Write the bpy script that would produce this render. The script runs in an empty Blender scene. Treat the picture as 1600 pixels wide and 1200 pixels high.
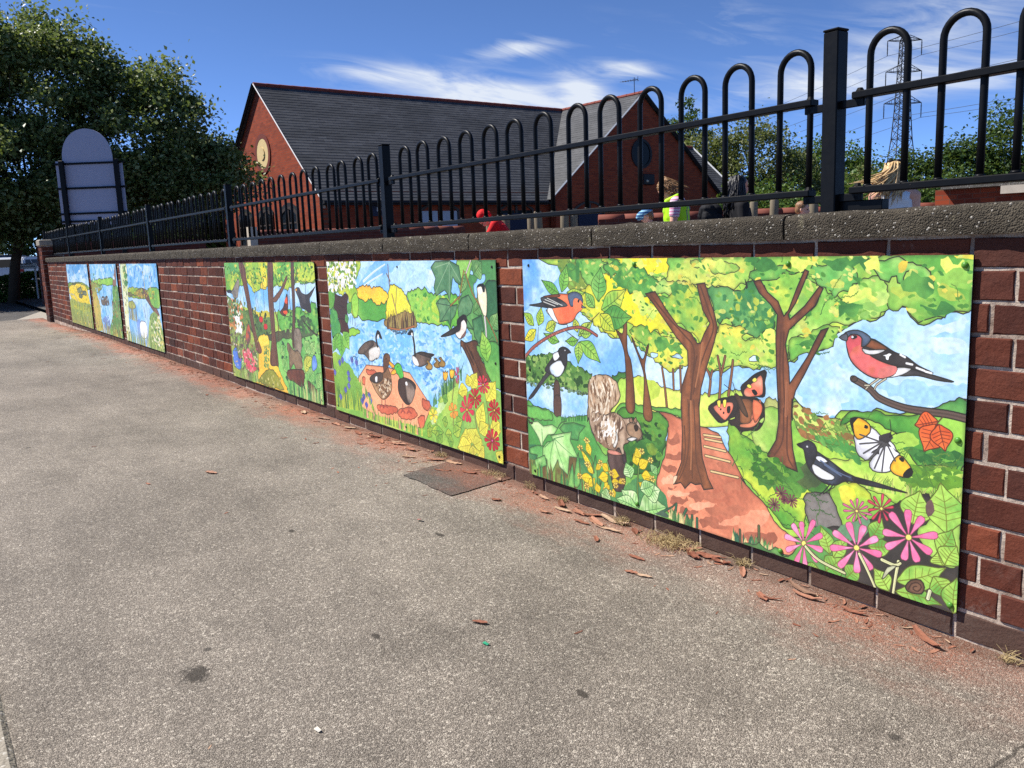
import bpy, bmesh, math, random
import numpy as np
from mathutils import Vector, Matrix

# ------------------------------------------------------------------ camera, sky, sun, exposure
scene = bpy.context.scene
col = scene.collection
rad = math.radians

GZ = -0.008                                  # pavement level
cam_data = bpy.data.cameras.new('camera')
cam_data.sensor_width = 36.0
cam_data.sensor_fit = 'HORIZONTAL'
cam_data.lens = 36.0 * 1350.0 / 1600.0
cam_data.clip_start = 0.05
cam_data.clip_end = 3000.0
cam = bpy.data.objects.new('camera', cam_data)
col.objects.link(cam)
_th, _p, _ro = rad(34.5786), rad(9.1936), rad(-2.0883)
_F0 = Vector((-math.cos(_th), math.sin(_th), 0)); _R0 = Vector((math.sin(_th), math.cos(_th), 0)); _U0 = Vector((0, 0, 1))
_FW = _F0 * math.cos(_p) - _U0 * math.sin(_p)
_UP = _F0 * math.sin(_p) + _U0 * math.cos(_p)
_RT = _R0 * math.cos(_ro) + _UP * math.sin(_ro)
_UP = _UP * math.cos(_ro) - _R0 * math.sin(_ro)
cam.matrix_world = Matrix(((_RT.x, _UP.x, -_FW.x, 0.0), (_RT.y, _UP.y, -_FW.y, -2.0868), (_RT.z, _UP.z, -_FW.z, 1.022), (0, 0, 0, 1)))
scene.camera = cam

SUN_EL = rad(50.0)
SUN_AZ = math.atan2(-0.66, -0.75)            # direction towards the sun in the xy plane
sun_dir = Vector((math.cos(SUN_EL) * math.cos(SUN_AZ), math.cos(SUN_EL) * math.sin(SUN_AZ), math.sin(SUN_EL)))
sun_data = bpy.data.lights.new('sun', 'SUN')
sun_data.energy = 5.0
sun_data.angle = rad(0.53)
sun_data.color = (1.0, 0.955, 0.89)
sun = bpy.data.objects.new('sun', sun_data)
col.objects.link(sun)
sun.rotation_euler = sun_dir.to_track_quat('Z', 'Y').to_euler()

world = bpy.data.worlds.new('World')
scene.world = world
world.use_nodes = True


def build_world():
    nt = world.node_tree
    N, L = nt.nodes, nt.links
    N.clear()
    out = N.new('ShaderNodeOutputWorld')
    bg = N.new('ShaderNodeBackground')
    bg.inputs['Strength'].default_value = 0.15
    L.new(bg.outputs[0], out.inputs[0])
    sky = N.new('ShaderNodeTexSky')
    sky.sky_type = 'NISHITA'
    sky.sun_disc = False
    sky.sun_elevation = SUN_EL
    sky.sun_rotation = math.pi / 2 - SUN_AZ
    sky.air_density = 0.40
    sky.altitude = 2200.0
    sky.dust_density = 0.0
    sky.ozone_density = 7.5
    tc = N.new('ShaderNodeTexCoord')
    sep = N.new('ShaderNodeSeparateXYZ')
    L.new(tc.outputs['Generated'], sep.inputs[0])

    def m(op, a, b=None, c=None, clamp=False):
        n = N.new('ShaderNodeMath'); n.operation = op; n.use_clamp = clamp
        for i, v in enumerate((a, b, c)):
            if v is None:
                continue
            if isinstance(v, (int, float)):
                n.inputs[i].default_value = v
            else:
                L.new(v, n.inputs[i])
        return n.outputs[0]
    az = m('ARCTAN2', sep.outputs[1], sep.outputs[0])
    el = m('ARCSINE', sep.outputs[2])
    # wisps of cirrus: noise stretched along a slanting direction
    comb = N.new('ShaderNodeCombineXYZ')
    L.new(m('ADD', m('MULTIPLY', az, -5.0), m('MULTIPLY', el, 5.0)), comb.inputs[0])
    L.new(m('ADD', m('MULTIPLY', el, 19.0), m('MULTIPLY', az, -3.0)), comb.inputs[1])
    nz = N.new('ShaderNodeTexNoise'); nz.inputs['Scale'].default_value = 2.1; nz.inputs['Detail'].default_value = 9; nz.inputs['Roughness'].default_value = 0.62
    nz.inputs['Distortion'].default_value = 0.9
    L.new(comb.outputs[0], nz.inputs['Vector'])
    nz2 = N.new('ShaderNodeTexNoise'); nz2.inputs['Scale'].default_value = 0.7; nz2.inputs['Detail'].default_value = 3
    L.new(comb.outputs[0], nz2.inputs['Vector'])
    # banks of cloud: (azimuth, elevation, half widths, slant, amount)
    acc = None
    for a0, e0, wa, we, sl, amt in CLOUDS:
        da = m('SUBTRACT', a0, az)
        de = m('SUBTRACT', m('SUBTRACT', el, e0), m('MULTIPLY', da, sl))
        q = m('ADD', m('POWER', m('ABSOLUTE', m('DIVIDE', da, wa)), 2.0), m('POWER', m('ABSOLUTE', m('DIVIDE', de, we)), 2.0))
        gss = m('MULTIPLY', m('POWER', 2.718, m('MULTIPLY', q, -1.0)), amt)
        acc = gss if acc is None else m('ADD', acc, gss)
    # everywhere else: sparse thin cirrus from the broad noise
    broad = m('MULTIPLY', m('SUBTRACT', nz2.outputs[0], 0.56, clamp=True), 0.9)
    acc = m('ADD', acc, broad)
    dens = m('MULTIPLY', m('SUBTRACT', m('ADD', nz.outputs[0], m('MULTIPLY', acc, 0.55)), 0.55, clamp=True), 2.3)
    dens = m('MULTIPLY', dens, m('MULTIPLY', acc, 1.9, clamp=True))
    dens = m('MINIMUM', dens, 0.9)
    mix = N.new('ShaderNodeMix'); mix.data_type = 'RGBA'
    L.new(dens, mix.inputs['Factor'])
    L.new(sky.outputs[0], mix.inputs[6])
    mix.inputs[7].default_value = (3.6, 3.85, 4.2, 1)
    L.new(mix.outputs[2], bg.inputs['Color'])


CLOUDS = [
    (2.53, 0.158, 0.115, 0.020, -0.10, 0.85),
    (2.66, 0.185, 0.080, 0.012, -0.10, 0.55),
    (2.525, 0.208, 0.050, 0.011, 0.06, 0.58),
    (2.40, 0.182, 0.038, 0.010, -0.12, 0.70),
    (2.45, 0.165, 0.026, 0.018, -0.40, 0.60),
    (2.20, 0.150, 0.120, 0.018, 0.05, 0.52),
    (2.10, 0.190, 0.110, 0.040, 0.15, 0.42),
    (2.02, 0.145, 0.10, 0.016, 0.05, 0.52),
    (2.28, 0.21, 0.05, 0.03, -0.2, 0.26),
]
build_world()

scene.view_settings.view_transform = 'Standard'
scene.view_settings.look = 'None'
scene.view_settings.exposure = 0.62
scene.view_settings.gamma = 1.0
scene.render.engine = 'CYCLES'
scene.cycles.use_denoising = False
scene.cycles.max_bounces = 5
scene.cycles.transparent_max_bounces = 6

# ------------------------------------------------------------------ helpers


def lin(r, g, b):
    f = lambda c: (c / 12.92 if c <= 0.04045 else ((c + 0.055) / 1.055) ** 2.4)
    return (f(r / 255.0), f(g / 255.0), f(b / 255.0), 1.0)


MATS = {}


class NT:
    """small node-building helper"""
    def __init__(self, name):
        self.mat = bpy.data.materials.new(name)
        self.mat.use_nodes = True
        self.t = self.mat.node_tree
        self.b = self.t.nodes['Principled BSDF']
        MATS[name] = self.mat

    def n(self, typ, **kw):
        nd = self.t.nodes.new(typ)
        for k, v in kw.items():
            setattr(nd, k, v)
        return nd

    def set(self, sock, v):
        if isinstance(v, bpy.types.NodeSocket):
            self.t.links.new(v, sock)
        elif isinstance(v, (tuple, list)) and sock.type == 'RGBA' and len(v) == 3:
            sock.default_value = (*v, 1)
        else:
            sock.default_value = v

    def math(self, op, a, b=0.0, clamp=False):
        nd = self.n('ShaderNodeMath', operation=op, use_clamp=clamp)
        self.set(nd.inputs[0], a); self.set(nd.inputs[1], b)
        return nd.outputs[0]

    def mix(self, fac, a, b, blend='MIX'):
        nd = self.n('ShaderNodeMix', data_type='RGBA', blend_type=blend)
        self.set(nd.inputs['Factor'], fac); self.set(nd.inputs[6], a); self.set(nd.inputs[7], b)
        return nd.outputs[2]

    def pos(self, scale=(1, 1, 1), obj=False):
        if obj:
            s = self.n('ShaderNodeTexCoord').outputs['Object']
        else:
            s = self.n('ShaderNodeNewGeometry').outputs['Position']
        mp = self.n('ShaderNodeMapping')
        mp.inputs['Scale'].default_value = scale
        self.t.links.new(s, mp.inputs[0])
        return mp.outputs[0]

    def noise(self, vec, scale, detail=4, rough=0.55, dist=0.0):
        nd = self.n('ShaderNodeTexNoise')
        self.t.links.new(vec, nd.inputs['Vector'])
        nd.inputs['Scale'].default_value = scale; nd.inputs['Detail'].default_value = detail
        nd.inputs['Roughness'].default_value = rough; nd.inputs['Distortion'].default_value = dist
        return nd.outputs[0]

    def voro(self, vec, scale, feature='F1', rnd=1.0):
        nd = self.n('ShaderNodeTexVoronoi', feature=feature)
        self.t.links.new(vec, nd.inputs['Vector'])
        nd.inputs['Scale'].default_value = scale
        nd.inputs['Randomness'].default_value = rnd
        return nd

    def ramp(self, fac, stops, interp='LINEAR'):
        nd = self.n('ShaderNodeValToRGB')
        cr = nd.color_ramp
        cr.interpolation = interp
        while len(cr.elements) < len(stops):
            cr.elements.new(0.5)
        for e_, (p_, c_) in zip(cr.elements, stops):
            e_.position = p_
            e_.color = c_ if len(c_) == 4 else (*c_, 1)
        self.set(nd.inputs[0], fac)
        return nd.outputs[0]

    def sstep(self, v, a, b):
        nd = self.n('ShaderNodeMapRange', interpolation_type='SMOOTHSTEP')
        self.set(nd.inputs[0], v)
        nd.inputs[1].default_value = a; nd.inputs[2].default_value = b
        return nd.outputs[0]

    def bump(self, h, strength=0.3, dist=0.01, normal=None):
        nd = self.n('ShaderNodeBump')
        nd.inputs['Strength'].default_value = strength
        nd.inputs['Distance'].default_value = dist
        self.set(nd.inputs['Height'], h)
        if normal is not None:
            self.set(nd.inputs['Normal'], normal)
        self.set(self.b.inputs['Normal'], nd.outputs[0])
        return nd.outputs[0]

    def done(self, color, rough=0.7, spec=0.3, metal=0.0):
        self.set(self.b.inputs['Base Color'], color)
        self.set(self.b.inputs['Roughness'], rough)
        self.set(self.b.inputs['Specular IOR Level'], spec)
        self.set(self.b.inputs['Metallic'], metal)
        return self.mat


def simple(name, c, rough=0.6, spec=0.3, var=0.12, scale=9.0, bump=0.0, metal=0.0):
    t = NT(name)
    v = t.pos(obj=True)
    nz = t.noise(v, scale, 5)
    lo = tuple(x * (1 - var) for x in c[:3]); hi = tuple(min(1, x * (1 + var)) for x in c[:3])
    colr = t.mix(nz, (*lo, 1), (*hi, 1))
    if bump:
        t.bump(nz, bump, 0.004)
    return t.done(colr, rough, spec, metal)


def tag(o, label=None, cat=None, group=None, kind=None):
    if label: o['label'] = label
    if cat: o['category'] = cat
    if group: o['group'] = group
    if kind: o['kind'] = kind
    return o


def empty(name, loc=(0, 0, 0), rz=0.0, parent=None):
    o = bpy.data.objects.new(name, None)
    col.objects.link(o)
    o.location = loc; o.rotation_euler = (0, 0, rz)
    o.empty_display_size = 0.1
    if parent: o.parent = parent
    return o


def link(name, me, mat=None, parent=None, smooth=False, loc=None):
    if mat is not None and len(me.materials) == 0:
        me.materials.append(mat)
    if smooth:
        me.polygons.foreach_set('use_smooth', np.ones(len(me.polygons), dtype=bool))
    o = bpy.data.objects.new(name, me)
    col.objects.link(o)
    if parent: o.parent = parent
    if loc is not None: o.location = loc
    return o


class MB:
    """collects geometry for ONE mesh"""
    def __init__(self):
        self.v = []; self.f = []; self.mi = []

    def add(self, vs, fs, mi=0):
        k = len(self.v)
        self.v.extend([tuple(p) for p in vs]); self.f.extend([tuple(i + k for i in f_) for f_ in fs]); self.mi.extend([mi] * len(fs))

    def box(self, x0, x1, y0, y1, z0, z1, mi=0):
        vs = [(x0, y0, z0), (x1, y0, z0), (x1, y1, z0), (x0, y1, z0), (x0, y0, z1), (x1, y0, z1), (x1, y1, z1), (x0, y1, z1)]
        self.add(vs, [(0, 3, 2, 1), (4, 5, 6, 7), (0, 1, 5, 4), (1, 2, 6, 5), (2, 3, 7, 6), (3, 0, 4, 7)], mi)

    def cbox(self, x0, x1, y0, y1, z0, z1, c, mi=0):
        """box with chamfered edges"""
        bm = bmesh.new()
        bmesh.ops.create_cube(bm, size=1.0)
        for v in bm.verts:
            v.co = Vector(((x0 + x1) / 2 + v.co.x * (x1 - x0), (y0 + y1) / 2 + v.co.y * (y1 - y0), (z0 + z1) / 2 + v.co.z * (z1 - z0)))
        bmesh.ops.bevel(bm, geom=list(bm.edges), offset=c, segments=1, affect='EDGES')
        bm.verts.index_update()
        self.add([v.co[:] for v in bm.verts], [[v.index for v in f_.verts] for f_ in bm.faces], mi)
        bm.free()

    def tube(self, pts, radii, seg=8, mi=0, cap=True, closed=False):
        pts = [Vector(p) for p in pts]
        n = len(pts)
        if isinstance(radii, (int, float)): radii = [radii] * n
        rings = []
        prev = None
        for i in range(n):
            if closed:
                d = pts[(i + 1) % n] - pts[i - 1]
            else:
                d = pts[min(i + 1, n - 1)] - pts[max(i - 1, 0)]
            d.normalize()
            if prev is None:
                a = Vector((0, 0, 1)) if abs(d.z) < 0.9 else Vector((1, 0, 0))
                u = d.cross(a).normalized()
            else:
                u = (prev - d * prev.dot(d)).normalized()
            prev = u
            w = d.cross(u)
            rings.append([pts[i] + (u * math.cos(2 * math.pi * k / seg) + w * math.sin(2 * math.pi * k / seg)) * radii[i] for k in range(seg)])
        vs = [p for r in rings for p in r]
        fs = []
        for i in range(n if closed else n - 1):
            j = (i + 1) % n
            for k in range(seg):
                fs.append((i * seg + k, i * seg + (k + 1) % seg, j * seg + (k + 1) % seg, j * seg + k))
        if cap and not closed:
            fs.append(tuple(range(seg))[::-1]); fs.append(tuple((n - 1) * seg + k for k in range(seg)))
        self.add(vs, fs, mi)

    def ellipsoid(self, c, r, seg=12, rings=8, mi=0):
        vs = [(c[0], c[1], c[2] - r[2])]
        for i in range(1, rings):
            a = -math.pi / 2 + math.pi * i / rings
            for k in range(seg):
                b = 2 * math.pi * k / seg
                vs.append((c[0] + r[0] * math.cos(a) * math.cos(b), c[1] + r[1] * math.cos(a) * math.sin(b), c[2] + r[2] * math.sin(a)))
        vs.append((c[0], c[1], c[2] + r[2]))
        fs = [(0, 1 + (k + 1) % seg, 1 + k) for k in range(seg)]
        for i in range(rings - 2):
            for k in range(seg):
                a, b = 1 + i * seg + k, 1 + i * seg + (k + 1) % seg
                fs.append((a, b, b + seg, a + seg))
        t = len(vs) - 1; o = 1 + (rings - 2) * seg
        fs += [(o + k, o + (k + 1) % seg, t) for k in range(seg)]
        self.add(vs, fs, mi)

    def prism(self, poly, axis, a, b, mi=0):
        """extrude a 2-D polygon along an axis between a and b; the two other axes in xyz order"""
        n = len(poly)

        def P(q, t):
            return {'x': (t, q[0], q[1]), 'y': (q[0], t, q[1]), 'z': (q[0], q[1], t)}[axis]
        vs = [P(q, a) for q in poly] + [P(q, b) for q in poly]
        fs = [tuple(range(n))[::-1], tuple(range(n, 2 * n))] + [(i, (i + 1) % n, n + (i + 1) % n, n + i) for i in range(n)]
        self.add(vs, fs, mi)

    def mesh(self, name, fix=True):
        me = bpy.data.meshes.new(name)
        me.from_pydata(self.v, [], self.f)
        if any(self.mi):
            me.polygons.foreach_set('material_index', self.mi)
        if fix:
            bm = bmesh.new(); bm.from_mesh(me)
            bmesh.ops.recalc_face_normals(bm, faces=bm.faces)
            bm.to_mesh(me); bm.free()
        me.update()
        return me

    def build(self, name, mat, parent=None, smooth=False, loc=None):
        me = self.mesh(name)
        for m_ in (mat if isinstance(mat, (list, tuple)) else [mat]):
            me.materials.append(m_)
        return link(name, me, None, parent, smooth, loc)


def smooth_angle(o, ang=40):
    me = o.data
    me.polygons.foreach_set('use_smooth', np.ones(len(me.polygons), dtype=bool))
    bm = bmesh.new(); bm.from_mesh(me)
    ca = rad(ang)
    for e_ in bm.edges:
        if len(e_.link_faces) == 2 and e_.calc_face_angle(0) > ca:
            e_.smooth = False
    bm.to_mesh(me); bm.free()
    return o


rng = random.Random(11)
nrs = np.random.RandomState(7)
# ------------------------------------------------------------------ materials of the setting


def mat_asphalt(name, tint=(1, 1, 1), base=0.25, dust=True):
    t = NT(name)
    p = t.pos()
    v1 = t.voro(p, 330.0)
    v2 = t.voro(p, 150.0)
    fine = t.noise(p, 420.0, 3)
    big = t.noise(p, 0.75, 5, 0.6)
    mid = t.noise(p, 5.0, 6, 0.65)
    sepc = t.n('ShaderNodeSeparateColor'); t.set(sepc.inputs[0], v1.outputs['Color'])
    sepd = t.n('ShaderNodeSeparateColor'); t.set(sepd.inputs[0], v2.outputs['Color'])
    k = base
    stone = t.ramp(sepc.outputs[0], [(0.0, (k * .34, k * .32, k * .30)), (0.42, (k * .76, k * .70, k * .65)), (0.78, (k * 1.25, k * 1.16, k * 1.06)), (0.93, (k * 1.7, k * 1.6, k * 1.48)), (1.0, (k * 2.3, k * 2.2, k * 2.05))])
    stone2 = t.ramp(sepd.outputs[0], [(0.0, (k * .6, k * .55, k * .5)), (0.6, (k, k * .92, k * .84)), (0.86, (k * 1.15, k * 1.07, k * .98)), (0.93, (k * 2.4, k * 2.3, k * 2.1)), (1.0, (k * 2.9, k * 2.8, k * 2.6))])
    c = t.mix(0.42, stone, stone2)
    gap = t.sstep(v1.outputs['Distance'], 0.36, 0.66)
    c = t.mix(t.math('MULTIPLY', gap, 0.7), c, (k * .22, k * .20, k * .18, 1))
    tone = t.math('ADD', t.math('MULTIPLY', t.sstep(big, .25, .75), 0.36), t.math('MULTIPLY', mid, 0.60))
    tone = t.math('ADD', tone, t.math('MULTIPLY', t.sstep(t.noise(t.pos((.7, 2.2, 1)), 1.6, 4, .6), .3, .7), .20))
    tone = t.math('ADD', tone, 0.38)
    comb = t.n('ShaderNodeCombineColor')
    for i in range(3): t.set(comb.inputs[i], tone)
    c = t.mix(1.0, c, comb.outputs[0], 'MULTIPLY')
    # dropped chewing gum and oil spots
    v3 = t.voro(p, 2.3)
    wob = t.math('ADD', v3.outputs['Distance'], t.math('MULTIPLY', t.noise(p, 30, 3), 0.04))
    sp3 = t.n('ShaderNodeSeparateColor'); t.set(sp3.inputs[0], v3.outputs['Color'])
    spot = t.math('MULTIPLY', t.sstep(wob, 0.062, 0.044), t.math('GREATER_THAN', sp3.outputs[0], 0.42))
    c = t.mix(t.math('MULTIPLY', spot, 0.82), c, (k * .17, k * .16, k * .15, 1))
    if dust:
        sep = t.n('ShaderNodeSeparateXYZ'); t.set(sep.inputs[0], t.pos())
        y, x = sep.outputs[1], sep.outputs[0]
        # two oil stains with a shape of their own
        for cx, cy, rx, ry in STAINS:
            dx = t.math('DIVIDE', t.math('SUBTRACT', x, cx), rx); dy = t.math('DIVIDE', t.math('SUBTRACT', y, cy), ry)
            dd = t.math('SQRT', t.math('ADD', t.math('MULTIPLY', dx, dx), t.math('MULTIPLY', dy, dy)))
            dd = t.math('ADD', dd, t.math('MULTIPLY', t.noise(p, 38, 6, .75), 2.4))
            c = t.mix(t.math('MULTIPLY', t.sstep(dd, 2.30, 1.85), 0.88), c, (k * .15, k * .135, k * .12, 1))
        # brick-red bark dust swept against the foot of the wall
        dn = t.noise(t.pos((1.0, 2.2, 1)), 3.2, 6, 0.7)
        near = t.sstep(t.math('ADD', y, t.math('MULTIPLY', t.math('SUBTRACT', dn, 0.5), 0.62)), -0.38, -0.02)
        gr = t.noise(p, 150, 5, 0.75)
        near = t.math('MULTIPLY', near, t.sstep(gr, 0.28, 0.66))
        along = t.noise(t.pos((1, 0.2, 1)), 0.9, 3)
        near = t.math('MULTIPLY', near, t.math('ADD', t.math('MULTIPLY', t.sstep(along, 0.30, 0.58), .75), t.math('MULTIPLY', t.sstep(x, -3.0, -5.5), .35)))
        c = t.mix(t.math('MULTIPLY', near, 0.88), c, lin(176, 100, 72))
        # dark silt lying in the angle at the wall foot
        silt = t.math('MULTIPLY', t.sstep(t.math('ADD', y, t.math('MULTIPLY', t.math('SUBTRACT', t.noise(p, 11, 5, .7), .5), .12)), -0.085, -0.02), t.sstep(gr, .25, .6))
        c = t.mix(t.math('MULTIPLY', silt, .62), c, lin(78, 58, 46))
        # a seam in the tarmac and a hairline crack
        wv = t.math('MULTIPLY', t.math('SUBTRACT', t.noise(p, 9, 4), .5), .05)
        seam = t.sstep(t.math('ABSOLUTE', t.math('ADD', t.math('ADD', x, .748), wv)), .006, .002)
        c = t.mix(t.math('MULTIPLY', seam, t.math('MULTIPLY', t.math('LESS_THAN', y, -.30), .7)), c, (k * .12, k * .11, k * .10, 1))
        wv2 = t.math('MULTIPLY', t.math('SUBTRACT', t.noise(p, 2.2, 5, .6), .5), .9)
        ck = t.sstep(t.math('ABSOLUTE', t.math('ADD', t.math('ADD', y, 1.15), t.math('ADD', wv2, t.math('MULTIPLY', x, .11)))), .0035, .001)
        c = t.mix(t.math('MULTIPLY', ck, t.math('MULTIPLY', t.math('LESS_THAN', x, -3.2), .55)), c, (k * .16, k * .15, k * .14, 1))
    c = t.mix(1.0, c, (*tint, 1), 'MULTIPLY')
    h = t.math('ADD', t.math('MULTIPLY', v1.outputs['Distance'], -1.0), t.math('MULTIPLY', fine, 0.5))
    h = t.math('ADD', h, t.math('MULTIPLY', v2.outputs['Distance'], -0.5))
    t.bump(h, 0.75, 0.0035)
    return t.done(c, 0.86, 0.25)


STAINS = [(-2.131, -1.612, 0.055, 0.036), (-2.016, -1.169, 0.020, 0.010), (-1.46, -0.917, 0.022, 0.012), (-1.30, -1.60, 0.05, 0.03), (-2.62, -0.62, 0.03, 0.012), (-3.03, -1.02, 0.025, 0.012)]
M_ASPH = mat_asphalt('asphalt', base=0.315, tint=(1.06, 0.985, 0.88))
M_PATCH = mat_asphalt('patch_asphalt', base=0.135, dust=True, tint=(1.03, .98, .94))
M_ROAD = mat_asphalt('road_asphalt', base=0.11, dust=False)
M_DRIVE = mat_asphalt('drive_asphalt', base=0.13, dust=False)


def mat_concrete(name, c, bump=0.4, stain=0.5, fleck=0.93, vs=130.0):
    t = NT(name)
    p = t.pos()
    v = t.voro(p, vs)
    sp = t.n('ShaderNodeSeparateColor'); t.set(sp.inputs[0], v.outputs['Color'])
    n1 = t.noise(p, 9, 6, 0.65); n2 = t.noise(p, 60, 4, 0.6)
    a = t.mix(n1, tuple(x * (1 - stain) for x in c[:3]) + (1,), tuple(min(1, x * (1 + stain * .6)) for x in c[:3]) + (1,))
    a = t.mix(t.math('MULTIPLY', t.math('GREATER_THAN', sp.outputs[0], fleck), 0.6), a, (0.55, 0.52, 0.46, 1))
    a = t.mix(t.math('MULTIPLY', t.sstep(n2, 0.52, 0.72), 0.55), a, tuple(x * .35 for x in c[:3]) + (1,))
    lich = t.math('MULTIPLY', t.sstep(t.noise(p, 17, 5, .7), .60, .68), t.sstep(n2, .35, .6))
    a = t.mix(t.math('MULTIPLY', lich, .45), a, lin(158, 150, 122))
    h = t.math('ADD', t.math('MULTIPLY', v.outputs['Distance'], -0.9), n2)
    t.bump(h, bump, 0.006)
    return t.done(a, 0.9, 0.2)


M_COPING = mat_concrete('exposed_aggregate_coping', lin(82, 75, 64), 1.0, 0.85, 0.972, 230.0)
M_KERB = mat_concrete('kerb_concrete', lin(150, 142, 128), 0.4, 0.25)
M_SLAB = mat_concrete('pale_concrete', lin(160, 152, 140), 0.25, 0.25)


def mat_wall_brick():
    t = NT('dark_red_brick')
    oi = t.n('ShaderNodeObjectInfo').outputs['Random']
    geo = t.n('ShaderNodeNewGeometry')
    isl = geo.outputs['Random Per Island']
    r = t.math('FRACT', t.math('ADD', oi, t.math('MULTIPLY', isl, 7.31)))
    p = t.pos()
    c = t.ramp(r, [(0.0, lin(74, 41, 33)), (0.25, lin(92, 49, 37)), (0.5, lin(104, 56, 41)), (0.72, lin(80, 46, 38)), (0.86, lin(134, 72, 48)), (0.94, lin(118, 62, 44)), (1.0, lin(58, 41, 37))])
    n1 = t.noise(p, 14, 6, 0.65); n2 = t.noise(p, 95, 5, 0.7); n3 = t.noise(p, 2.2, 4, 0.6)
    c = t.mix(t.math('MULTIPLY', t.sstep(n1, 0.45, 0.75), 0.55), c, lin(58, 36, 32))
    c = t.mix(t.math('MULTIPLY', t.sstep(n2, 0.55, 0.78), 0.35), c, lin(140, 92, 74))
    smear = t.math('MULTIPLY', t.sstep(t.noise(t.pos((1, 1, .6)), 4.3, 5, .7), .64, .72), t.sstep(n2, .38, .6))
    c = t.mix(t.math('MULTIPLY', smear, .6), c, lin(172, 156, 142))
    # pale salts in patches near the foot
    sep = t.n('ShaderNodeSeparateXYZ'); t.set(sep.inputs[0], t.pos())
    low = t.math('MULTIPLY', t.sstep(sep.outputs[2], 0.30, 0.04), t.sstep(n3, 0.50, 0.68))
    low = t.math('MULTIPLY', low, t.sstep(n2, 0.40, 0.62))
    c = t.mix(t.math('MULTIPLY', low, 0.55), c, lin(150, 138, 128))
    plinth = t.sstep(sep.outputs[2], 0.076, 0.058)
    c = t.mix(t.math('MULTIPLY', plinth, 0.85), c, t.mix(n1, lin(62, 50, 45), lin(96, 78, 68)))
    h = t.math('ADD', t.math('MULTIPLY', n1, 0.9), n2)
    t.bump(h, 0.75, 0.004)
    return t.done(c, 0.75, 0.14)


def mat_mortar():
    t = NT('lime_mortar')
    p = t.pos()
    n1 = t.noise(p, 7, 6, 0.7); n2 = t.noise(p, 70, 4, 0.7)
    c = t.mix(t.sstep(n1, 0.3, 0.72), lin(128, 108, 94), lin(212, 196, 178))
    c = t.mix(t.math('MULTIPLY', t.sstep(n2, 0.5, 0.75), 0.6), c, lin(92, 74, 66))
    t.bump(t.math('ADD', n1, n2), 0.7, 0.006)
    return t.done(c, 0.92, 0.15)


M_BRICK = mat_wall_brick()
M_MORTAR = mat_mortar()


def mat_paint_black():
    t = NT('black_gloss_paint')
    p = t.pos()
    n1 = t.noise(p, 40, 4, 0.6)
    n2 = t.noise(p, 16, 5, 0.7)
    c = t.mix(n1, (0.0045, 0.0048, 0.0055, 1), (0.009, 0.0095, 0.0105, 1))
    chip = t.sstep(n2, 0.70, 0.735)
    c = t.mix(t.math('MULTIPLY', chip, 0.7), c, lin(120, 112, 104))
    t.bump(n1, 0.12, 0.002)
    return t.done(c, t.math('ADD', t.math('MULTIPLY', n1, 0.2), 0.30), 0.13)


M_IRON = mat_paint_black()
M_EDGE = simple('panel_edge_black', (0.012, 0.012, 0.014, 1), 0.5)


# ------------------------------------------------------------------ ground
def sheet(name, pts, z, mat, n=1):
    mb = MB()
    mb.add([(x, y, z) for x, y in pts], [tuple(range(len(pts)))])
    o = mb.build(name, mat)
    for p_ in o.data.polygons:
        pass
    if o.data.polygons[0].normal.z < 0:
        o.data.flip_normals()
    return tag(o, kind='structure')


M_GROUND = mat_asphalt('far_ground', base=0.16, dust=False)
sheet('ground', [(-1500, -1500), (1500, -1500), (1500, 1500), (-1500, 1500)], GZ - 0.16, M_GROUND)
sheet('school_yard', [(-60, 0.33), (14, 0.33), (14, 60), (-60, 60)], GZ - 0.02, M_DRIVE)
sheet('road', [(-140, -2.17), (60, -2.17), (60, -14), (-140, -14)], GZ - 0.10, M_ROAD)


def build_pavement():
    # gently uneven sheet of tarmac
    xs = np.unique(np.concatenate([np.linspace(-19.2, -6, 60), np.linspace(-6, 3, 90)]))
    ys = np.linspace(-2.02, 0.02, 26)
    X, Y = np.meshgrid(xs, ys, indexing='ij')
    Zh = GZ + 0.006 * np.sin(X * 1.3 + 0.6 * np.sin(Y * 2.1)) + 0.004 * np.sin(X * 3.1 + Y * 4.0) + 0.003 * np.sin(Y * 5.2 - X * 0.7)
    Zh -= np.clip(-X - 12.5, 0, 6) * 0.012
    V = np.stack([X, Y, Zh], -1).reshape(-1, 3)
    nx, ny = len(xs), len(ys)
    F = []
    for i in range(nx - 1):
        for j in range(ny - 1):
            a = i * ny + j
            F.append((a, a + ny, a + ny + 1, a + 1))
    me = bpy.data.meshes.new('pavement')
    me.from_pydata(V.tolist(), [], F)
    tag(link('pavement', me, M_ASPH, smooth=True), kind='structure')


build_pavement()


def pav_z(x, y):
    return GZ + 0.006 * math.sin(x * 1.3 + 0.6 * math.sin(y * 2.1)) + 0.004 * math.sin(x * 3.1 + y * 4.0) + 0.003 * math.sin(y * 5.2 - x * 0.7) - max(0, min(6, -x - 12.5)) * 0.012


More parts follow.
